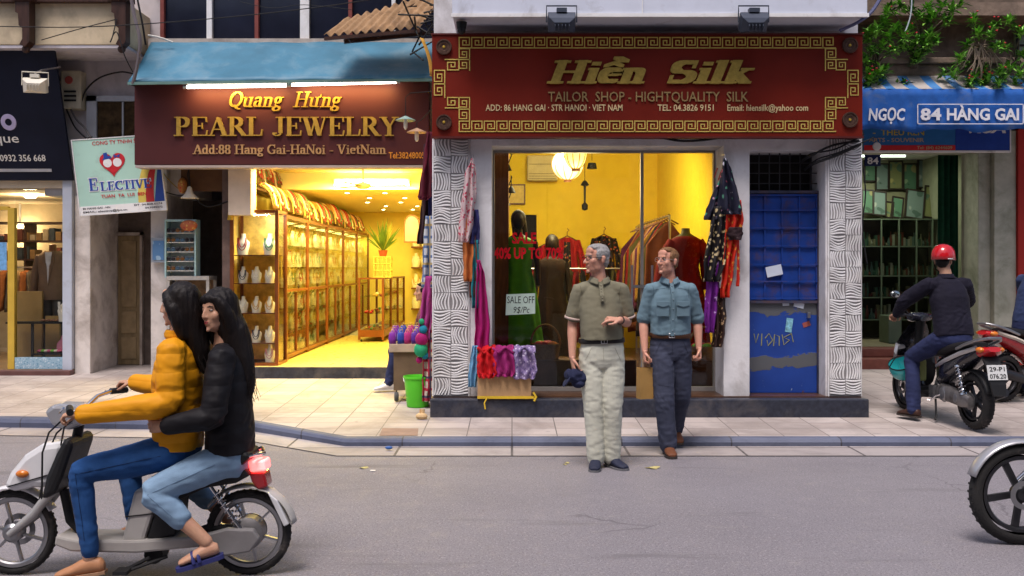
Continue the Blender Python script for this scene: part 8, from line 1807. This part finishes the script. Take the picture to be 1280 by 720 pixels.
mb = MB(); mb.lathe([(.1145, .002), (.119, .0), (.119, -.012), (.1145, -.014)], (0, .014, .02), n=36); mb.v = [(p[0]*.91, p[1]*1.05, p[2]) for p in mb.v]; hm(mb).build('rim', black_metal, hel, smooth=True, world=False)
mb = MB()
for q in (-1, 1): mb.tube([(q*.098, -.01, .0), (q*.08, -.03, -.08), (q*.03, -.07, -.125), (0, -.075, -.13)], .006, 6)
hm(mb).build('strap', black_metal, hel, smooth=True, world=False)
mb = MB(); mb.grid(lambda u, v: V((-.06+.0*u, 0, 0))+V((.126*.905*math.cos(2.2+.5*u)*(1-.1*v), .014+.126*1.06*math.sin(2.2+.5*u)*(1-.1*v), .01+.035*v))+V((.06, 0, 0)), 8, 3); hm(mb).build('white_mark', white_paint, hel, smooth=True, world=False, solid=.003)
# turquoise helmet hung on the scooter's hook
th_ = thing('helmet', 'turquoise helmet hanging from the leg shield of the black scooter', 'helmet', (0, 0, 0)); c = WM[sc1] @ V((.235, -.30, .47))
th_.location = c; WM[th_] = Matrix.Translation(c); turq = mat('helmet_turquoise', (.03, .42, .44), .2, coat=.9, var=.05)
mb = MB(); mb.T = Matrix.Rotation(R(-155), 4, 'X') @ Matrix.Rotation(R(20), 4, 'Y'); mb.lathe([(0, .145), (.05, .139), (.09, .117), (.118, .075), (.126, .02), (.124, -.04), (.118, -.042), (.105, .03), (0, .12)], (0, 0, -.05), n=36); mb.build('shell', turq, th_, smooth=True, world=False, sharp=80)
mb = MB(); mb.T = Matrix.Rotation(R(-155), 4, 'X') @ Matrix.Rotation(R(20), 4, 'Y'); mb.lathe([(.1245, -.085), (.128, -.088), (.127, -.10), (.122, -.10)], (0, 0, -.0), n=36); mb.tube([(.118, 0, -.09), (.05, -.0, -.17), (-.05, 0, -.17), (-.118, 0, -.09)], .006, 6); mb.build('rim', black_metal, th_, smooth=True, world=False)
sb = MB(); c = WM[sc1] @ V((.14, -.16, .50)); sb.box(c.x-.09, c.y-.05, c.z-.12, c.x+.07, c.y+.05, c.z+.10); sb.build('shopping_bag', mat('bag_olive', (.30, .33, .12), .7, var=.15), bevel=.02, tagv=('pale olive bag hanging between the rider and the handlebar', 'bag'))
# red scooter at the right edge with a rider whose arm shows
sc2 = scooter('red and black scooter parked at the right edge behind the black one', (6.10, 11.40, sz(11.3)), R(180-70), red_p, mat('paint_cream', (.55, .48, .40), .3, coat=.6), None, None)
JR2 = dict(JR); 
rid2, hr2 = person('person in a dark blue jacket sitting on the red scooter at the right edge', (6.10, 11.40, sz(11.3)), R(180-70), JR2, dict(skin=skin_c, hairm=black_hair, lips=lip_a, handL=gripL, handR=gripR, trousers=jeans_n, top=fabric('jacket_denim', (.035, .05, .12)), top_name='jacket', sleeve='long', shoe=black_metal, leg_r=(.10, .095, .076, .07, .062), seed=21, vox=.007))
# motorbike entering at the lower right
sc3 = scooter('dark motorbike with a pale front fender entering at the lower right edge', (3.0+.80, 5.88, 0), R(-90), car_black, silver_p, None, None, r=.30, name='motorbike', wheel_m=alloy_dark, fender=silver_p, rake=.16)
dup(rid, sc3.location, R(-90), 'rider of the dark motorbike entering at the lower right edge')
# ================================================================ small white electric scooter with two women
BYY = 5.3
def e(u, v, y=0): return V(((u-640)/F*BYY, BYY+y, EYE-(v-HOR)/F*BYY))
eb_ = thing('electric_scooter', 'small white electric scooter ridden past by two women', 'scooter', (-2.02, BYY, 0))
Yv = (0, 1, 0); RW, FW = e(311, 662), e(18, 668); RW.z = FW.z = .226
wheel(eb_, RW, .226, .050, Yv, alloy, 6, .012, .075); wheel(eb_, FW, .226, .048, Yv, alloy, 6, .012, .05)
def fend(c, r, w_, a0, a1, name, m):           # axle along y, 0 deg = forward (-x)
    mb = MB()
    def f(u, v):
        t = R(a0+(a1-a0)*u); q = (v-.5)*2; rr = r-.012*q*q; return c+V((-math.cos(t)*rr, q*w_, math.sin(t)*rr))
    mb.grid(f, 20, 6); return mb.build(name, m, eb_, smooth=True, solid=.004)
fend(RW, .258, .055, 35, 168, 'rear_fender', mat('fender_grey', (.45, .43, .40), .4, var=.08)); fend(FW, .250, .045, 30, 150, 'front_fender', white_p)
def pshape(name, pts, hw, m, bev=.012, yy=0, par=None, round_=True):
    """solid panel of half width hw with the outline pts (photograph pixels in the plane of the scooter)"""
    mb = MB(); P_ = [e(u, v) for u, v in pts]; mb.prism([(p.x, p.z) for p in P_], BYY+yy-hw, BYY+yy+hw); return mb.build(name, m, par or eb_, bevel=bev, fix=True)
pshape('front_cowl', [(90, 548), (60, 552), (38, 566), (20, 588), (12, 606), (26, 612), (50, 606), (72, 606), (84, 580)], .085, white_p, .05)
pshape('leg_shield', [(96, 540), (106, 548), (92, 590), (82, 612), (66, 618), (72, 590), (84, 562)], .15, plastic_black, .03)
mb = MB(); mb.sph(e(38, 588, -.088), (.035, .02, .02), 14, 8); mb.sph(e(38, 588, .088), (.035, .02, .02), 14, 8); mb.build('turn_signal', amber, eb_, smooth=True)
mb = MB(); mb.sph(e(22, 596, 0), (.03, .06, .035), 14, 8); mb.build('headlight', mat('headlight_glass', (.5, .52, .55), .08, .3), eb_, smooth=True)
for s_ in (-1, 1):
    mb = MB(); mb.tube([e(74, 606, s_*.05), e(48, 640, s_*.06), FW+V((0, s_*.055, 0))], [.026, .024, .018], 10); mb.build('fork', mat('fork_grey', (.40, .39, .38), .4, .3), eb_, smooth=True)
mb = MB(); mb.tube([e(76, 610), e(96, 548), e(101, 522)], [.032, .028, .024], 10); mb.build('steering_column', plastic_black, eb_, smooth=True)
pshape('handlebar_cowl', [(62, 512), (74, 503), (100, 504), (116, 514), (112, 528), (92, 536), (72, 530)], .075, silver_p, .022)
mb = MB(); mb.tube([e(96, 516, -.06), e(104, 504, -.16), e(112, 502, -.24), e(122, 504, -.33)], .012, 8); mb.tube([e(96, 516, .06), e(106, 500, .16), e(116, 496, .24), e(126, 497, .33)], .012, 8); hbar = mb.build('handlebar', chrome, eb_, smooth=True)
for s_ in (-1, 1):
    mb = MB(); a = (e(112, 502, -.24), e(123, 504, -.34)) if s_ < 0 else (e(116, 496, .24), e(127, 497, .34)); mb.cyl(a[0], a[1], .018, n=10); mb.build('grip', plastic_black, hbar, smooth=True)
    mb = MB(); mb.tube([a[0]+V((-.03, 0, 0)), a[0].lerp(a[1], .5)+V((-.05, 0, -.01)), a[1]+V((-.05, 0, -.01))], .006, 6); mb.build('brake_lever', chrome, hbar, smooth=True)
for a, b in ((e(104, 508, -.12), e(60, 622, -.07)), (e(104, 510, .02), e(54, 634, -.06)), (e(108, 512, -.05), e(92, 600, -.05))):
    mb = MB(); m_ = a.lerp(b, .5)+V((-.06, -.04, .02)); mb.tube([a, a.lerp(m_, .6)+V((-.02, -.02, .02)), m_, b], .005, 6); mb.build('brake_cable', plastic_black, eb_, smooth=True)
mb = MB(); mb.bar(e(20, 604, -.088), e(88, 584, -.088), .006, .006); mb.bar(e(166, 640, -.102), e(202, 636, -.102), .006, .006); mb.build('panel_gap', plastic_black, eb_)
pshape('dash_panel', [(84, 505), (100, 507), (104, 520), (92, 524)], .055, mat('dash_navy', (.03, .035, .06), .25), .008, 0)
# frame and floor
pshape('floorboard', [(82, 662), (110, 668), (180, 668), (262, 664), (262, 676), (180, 684), (100, 682), (80, 674)], .12, mat('floor_grey', (.36, .34, .32), .5, var=.12), .012)
mb = MB(); mb.tube([e(80, 612), e(88, 650), e(112, 676), e(200, 682), e(262, 660), e(311, 662)], .026, 10); mb.build('frame_tube', plastic_black, eb_, smooth=True)
pshape('silver_panel', [(176, 608), (204, 602), (198, 640), (188, 672), (160, 672), (168, 640)], .10, mat('panel_silver', (.50, .48, .45), .35, .3, var=.08), .02)
pshape('battery_box', [(206, 600), (232, 606), (226, 664), (190, 672), (200, 640)], .095, plastic_black, .012)
pshape('seat', [(196, 590), (232, 584), (262, 574), (300, 560), (316, 560), (320, 568), (306, 580), (270, 592), (232, 602), (200, 602)], .12, seat_m, .022)
pshape('rear_body', [(204, 602), (236, 603), (276, 592), (312, 582), (318, 590), (300, 600), (262, 606), (232, 620), (206, 622)], .09, plastic_black, .015)
mb = MB(); mb.tube([e(296, 572, -.09), e(322, 564, -.10), e(330, 566, 0), e(322, 564, .10), e(296, 572, .09)], .011, 8); mb.build('grab_rail', chrome, eb_, smooth=True)
pshape('tail_light', [(313, 574), (334, 573), (336, 586), (316, 588)], .06, emis('tail_lit_red', (1, .06, .05), 2.2), .01); pshape('tail_cowl', [(314, 589), (334, 588), (338, 606), (326, 610), (318, 600)], .06, red_p, .012)
mb = MB(); a, b, c2, d2 = e(338, 612, -.07), e(350, 622, -.07), e(364, 652, -.06), e(358, 655, -.06); off = V((0, .14, 0))
mb.add([a, b, c2, d2, a+off, b+off, c2+off*.9, d2+off*.9], [(0, 1, 2, 3), (7, 6, 5, 4), (0, 4, 5, 1), (1, 5, 6, 2), (2, 6, 7, 3), (3, 7, 4, 0)]); mb.build('mud_flap', white_p, eb_, bevel=.006, fix=True)
mb = MB(); mb.bar(e(322, 604), e(350, 624), .02, .03); mb.build('flap_bracket', plastic_black, eb_)
pshape('chain_guard', [(255, 664), (290, 655), (322, 656), (330, 668), (318, 684), (280, 690), (256, 682)], .022, mat('guard_grey', (.25, .24, .24), .45, .3, var=.15), .01, -.075)
for s_ in (-1, 1):
    mb = MB(); p, q_ = RW+V((-.02, s_*.07, .03)), e(268, 604, s_*.07); mb.cyl(p, q_, .010, n=8); sp = []; dv = q_-p; e1 = dv.orthogonal().normalized(); e2 = dv.normalized().cross(e1)
    for k in range(73): a = 2*PI*k/12; sp.append(p+dv*(.15+.7*k/72)+(e1*math.cos(a)+e2*math.sin(a))*.022)
    mb.tube(sp, .0045, 6); mb.build('shock_absorber', chrome, eb_, smooth=True)
mb = MB(); mb.lathe([(0, -.06), (.05, -.06), (.085, -.04), (.085, .04), (.05, .06), (0, .06)], RW, Yv, 28); mb.build('hub_motor', engine_m, eb_, smooth=True)
mb = MB(); c = e(196, 690, 0); mb.lathe([(0, -.05), (.05, -.05), (.05, .05), (0, .05)], c, Yv, 18); mb.tube([c+V((0, -.10, 0)), c+V((-.10, -.11, -.05)), c+V((-.12, -.11, -.055))], .010, 8); mb.bar(c+V((-.12, -.11, -.055)), c+V((-.12, -.20, -.055)), .07, .018); mb.tube([e(216, 690, -.08), e(172, 704, -.13), e(160, 705, -.15)], .009, 8); mb.build('pedal_crank', plastic_black, eb_, smooth=True, sharp=40)
for s_ in (-1, 1):
    mb = MB(); mb.cyl(e(250, 690, s_*.06), e(250, 690, s_*.19), .014, n=8); mb.build('foot_peg', plastic_black, eb_)
# the two women ------------------------------------------------------------------------------------------------
def lp(u, v, side, ox): p = e(u, v); return V((side, p.x-ox, p.z))    # own space: left = +x (towards the camera), forward = -y
OX1 = -1.80
puffer = None
def quilt(m_name, col, sc):
    m, n, b = newmat(m_name); co = n.coord(); sp = n.new('ShaderNodeSeparateXYZ'); n.link(co, sp.inputs[0])
    a = n.new('ShaderNodeMath', operation='MULTIPLY_ADD'); n.link(sp.outputs[2], a.inputs[0]); a.inputs[1].default_value = sc; n.link(n.noise(co, 4, 2), a.inputs[2])
    s1 = n.new('ShaderNodeMath', operation='SINE'); n.link(a.outputs[0], s1.inputs[0]); ab = n.new('ShaderNodeMath', operation='ABSOLUTE'); n.link(s1.outputs[0], ab.inputs[0])
    f = n.ramp(n.noise(co, 7, 4), .3, .7); n.link(n.mix(f, tuple(x*.85 for x in col), col), b.inputs['Base Color']); b.inputs['Roughness'].default_value = .6; b.inputs['Specular IOR Level'].default_value = .2
    n.link(n.bump(ab.outputs[0], .28, .02), b.inputs['Normal']); return m
yel = quilt('puffer_yellow', (.74, .31, .008), 34); blkj = quilt('puffer_black', (.009, .008, .010), 30)
jeans = fabric('jeans_blue', (.022, .075, .22), var=.25, vs=6); pale_jeans = fabric('jeans_pale', (.21, .32, .45), var=.2, vs=5)
JW = dict(pelvis=lp(222, 556, 0, OX1), waist=lp(224, 520, 0, OX1), chest=lp(222, 464, 0, OX1), neck=lp(224, 422, 0, OX1), head=lp(224, 381, 0, OX1), head_yaw=R(0), head_pitch=R(2), yaw_hip=0, yaw_chest=0,
    shL=lp(226, 436, .155, OX1), elL=lp(228, 498, .20, OX1), wrL=lp(132, 508, .30, OX1), shR=lp(222, 436, -.155, OX1), elR=lp(205, 492, -.22, OX1), wrR=lp(142, 486, -.30, OX1),
    hipL=lp(216, 562, .085, OX1), knL=lp(118, 582, .17, OX1), anL=lp(128, 686, .16, OX1), hipR=lp(216, 562, -.085, OX1), knR=lp(150, 592, -.14, OX1), anR=lp(158, 664, -.12, OX1), ftL=(.1, -1, -.12), ftR=(0, -1, 0))
JW['hemL'] = JW['anL']+V((0, 0, .03)); JW['hemR'] = JW['anR']+V((0, 0, .03))
g2 = dict(d=(.12, -.9, .0), n=(0, -.1, -1), side=(-1, 0, 0), curl=(50, 60, 45), thumb=.9); g3 = dict(d=(-.12, -.9, .0), n=(0, -.1, -1), side=(1, 0, 0), curl=(50, 60, 45), thumb=.9)
lk = lambda pts, rad: [lp(u, v, s_, OX1) for u, v, s_ in pts]+[rad]
w1_, hw1 = person('woman in a yellow padded jacket and blue jeans steering the electric scooter', (OX1, BYY, 0), R(-90), JW, dict(skin=skin_c, female=True, s=.94, hairm=black_hair, lips=lip_r, hair='long', handL=g2, handR=g3,
    trousers=jeans, top=yel, top_name='jacket', topw=1.06, hem_t=-.02, sleeve_r=(.082, .080, .074, .064, .054), leg_r=(.102, .090, .066, .060, .046), hipw=1.0, seed=31, ww=.010, tw=.007,
    locks=[lk([(241, 414, 0), (250, 440, .0), (256, 464, .0)], [.074, .056, .02])], shoe=mat('shoe_tan', (.42, .20, .10), .5), sole=mat('sole_tan', (.35, .2, .12), .6)))
dj = mat('seam_denim', (.008, .022, .07), .9)
strands_of(w1_, hw1, [lp(246, 420, 0, OX1), lp(254, 446, .02, OX1), lp(259, 464, .02, OX1)], black_hair, 22, .022)
seam(w1_, 'trousers', [[JW['hipL'], JW['knL'], JW['anL']+V((0, 0, .05))]], dj, (-.5, 0, 0))
mb = MB(); nk = JW['neck']; mb.lathe([(.062, .0), (.075, .015), (.078, .035), (.068, .055), (.060, .05), (.058, .02)], nk-V((0, 0, .012)), n=24); mb.build('collar', yel, w1_, world=False, smooth=True)
OX2 = -1.50
lp2 = lambda u, v, s_: lp(u, v, s_, OX2)
JP = dict(pelvis=lp2(288, 566, 0), waist=lp2(288, 530, 0), chest=lp2(284, 474, 0), neck=lp2(281, 430, 0), head=lp2(274, 388, .02), head_yaw=R(56), head_pitch=R(0), head_roll=R(-4), yaw_hip=0, yaw_chest=R(10),
    shL=lp2(288, 444, .155), elL=lp2(282, 512, .24), wrL=lp2(228, 524, .225), shR=lp2(282, 444, -.155), elR=lp2(270, 505, -.25), wrR=lp2(225, 515, -.17),
    hipL=lp2(282, 572, .09), knL=lp2(208, 604, .21), anL=lp2(272, 664, .20), hipR=lp2(282, 572, -.09), knR=lp2(215, 606, -.20), anR=lp2(275, 662, -.19), ftL=(.25, -.95, -.25), ftR=(-.1, -.95, -.2))
JP['hemL'] = JP['knL'].lerp(JP['anL'], .52); JP['hemR'] = JP['knR'].lerp(JP['anR'], .52)
lk2 = lambda pts, rad: [lp2(u, v, s_) for u, v, s_ in pts]+[rad]
w2_, hw2 = person('woman in a black padded jacket and pale jeans riding behind the yellow jacket', (OX2, BYY, 0), R(-90), JP, dict(skin=skin_c, female=True, s=.94, hairm=black_hair, lips=lip_r, hair='long', fringe=True, handL=dict(d=(-.12, -.95, -.05), n=(-.9, .3, 0), side=(0, 0, 1), curl=(22, 25, 20)), handR=dict(d=(.25, -.9, 0), n=(.9, .3, 0), side=(0, 0, 1), curl=(22, 25, 20)),
    trousers=pale_jeans, top=blkj, top_name='jacket', topw=1.06, hem_t=.02, sleeve_r=(.080, .076, .070, .062, .052), leg_r=(.102, .090, .072, .070, .062), seed=41, ww=.010, tw=.008,
    locks=[lk2([(293, 416, 0), (303, 450, .01), (309, 484, .02), (311, 506, .02)], [.078, .066, .048, .015])]))
strands_of(w2_, hw2, [lp2(298, 430, .02), lp2(308, 470, .03), lp2(311, 498, .03)], black_hair, 26, .022)
seam(w2_, 'trousers', [[JP['hipL'], JP['knL'], JP['hemL']]], mat('seam_pale', (.12, .19, .28), .9), (-.5, 0, 0))
for q in 'LR':                                                     # blue sandals
    an, fd = JP['an'+q], V(JP['ft'+q]).normalized(); sd_ = fd.cross(V((0, 0, 1))).normalized(); u_ = sd_.cross(fd); s_ = .94
    pr = [(-.07, .022), (-.04, .036), (.03, .036), (.10, .044), (.16, .038), (.185, .018)]; out = [an+fd*x*s_+sd_*w_-u_*.083 for x, w_ in pr]+[an+fd*x*s_-sd_*w_-u_*.083 for x, w_ in pr[::-1]]; n_ = len(out); mb = MB()
    mb.add(out+[p-u_*.022 for p in out], [tuple(range(n_)), tuple(range(2*n_-1, n_-1, -1))]+[(i, n_+i, n_+(i+1) % n_, (i+1) % n_) for i in range(n_)])
    for x, h_ in ((.055, .045), (.085, .040)): mb.tube([an+fd*x*s_+sd_*.044*math.cos(a)-u_*(.082-.048*math.sin(a)) for a in [PI*i/10 for i in range(11)]], .010, 6)
    mb.build('sandal', mat('sandal_blue', (.03, .035, .14), .5), w2_, world=False, smooth=True, sharp=40, fix=True)
# ================================================================ person seated behind the shawls
JS = dict(pelvis=(0, .05, .47), waist=(0, .03, .62), chest=(0, -.02, .86), neck=(0, -.04, 1.03), head=(0, -.07, 1.19), head_yaw=R(0), yaw_hip=0, yaw_chest=0,
    shL=(.17, -.03, .97), elL=(.24, -.10, .72), wrL=(.13, -.32, .60), shR=(-.17, -.03, .97), elR=(-.24, -.10, .72), wrR=(-.13, -.32, .60),
    hipL=(.09, 0, .46), knL=(.13, -.42, .50), anL=(.12, -.50, .10), hipR=(-.09, 0, .46), knR=(-.14, -.42, .48), anR=(-.13, -.38, .10), ftL=(.1, -1, 0), ftR=(-.1, -1, 0))
rest = dict(d=(0, -.9, -.2), n=(0, 0, -1), side=(-1, 0, 0), curl=(15, 20, 15)); rest2 = dict(rest, side=(1, 0, 0))
ps_, _h = person('person in dark jeans and white shoes seated behind the shawls, mostly hidden', (-1.02, 12.2, sz(12.2)), R(-78), JS, dict(skin=skin_c, hairm=black_hair, lips=lip_a, s=.95, handL=rest, handR=rest2, trousers=jeans_n, top=fabric('top_plum', (.10, .03, .05)), sleeve='long', shoe=mat('shoe_white', (.70, .69, .68), .5), sole=white_plastic, leg_r=(.095, .088, .07, .064, .056), seed=51, vox=.007))
so_ = thing('stool', 'low dark stool under the seated person behind the shawls', 'stool', (-1.0, 12.2, sz(12.2))); mb = MB(); z = sz(12.2); mb.box(-1.16, 12.05, z+.30, -.84, 12.36, z+.345); mb.build('seat', plastic_black, so_, bevel=.01)
for x in (-1.14, -.90):
    for y in (12.07, 12.30): mb = MB(); mb.box(x, y, z+.001, x+.03, y+.03, z+.299); mb.build('leg', plastic_black, so_)
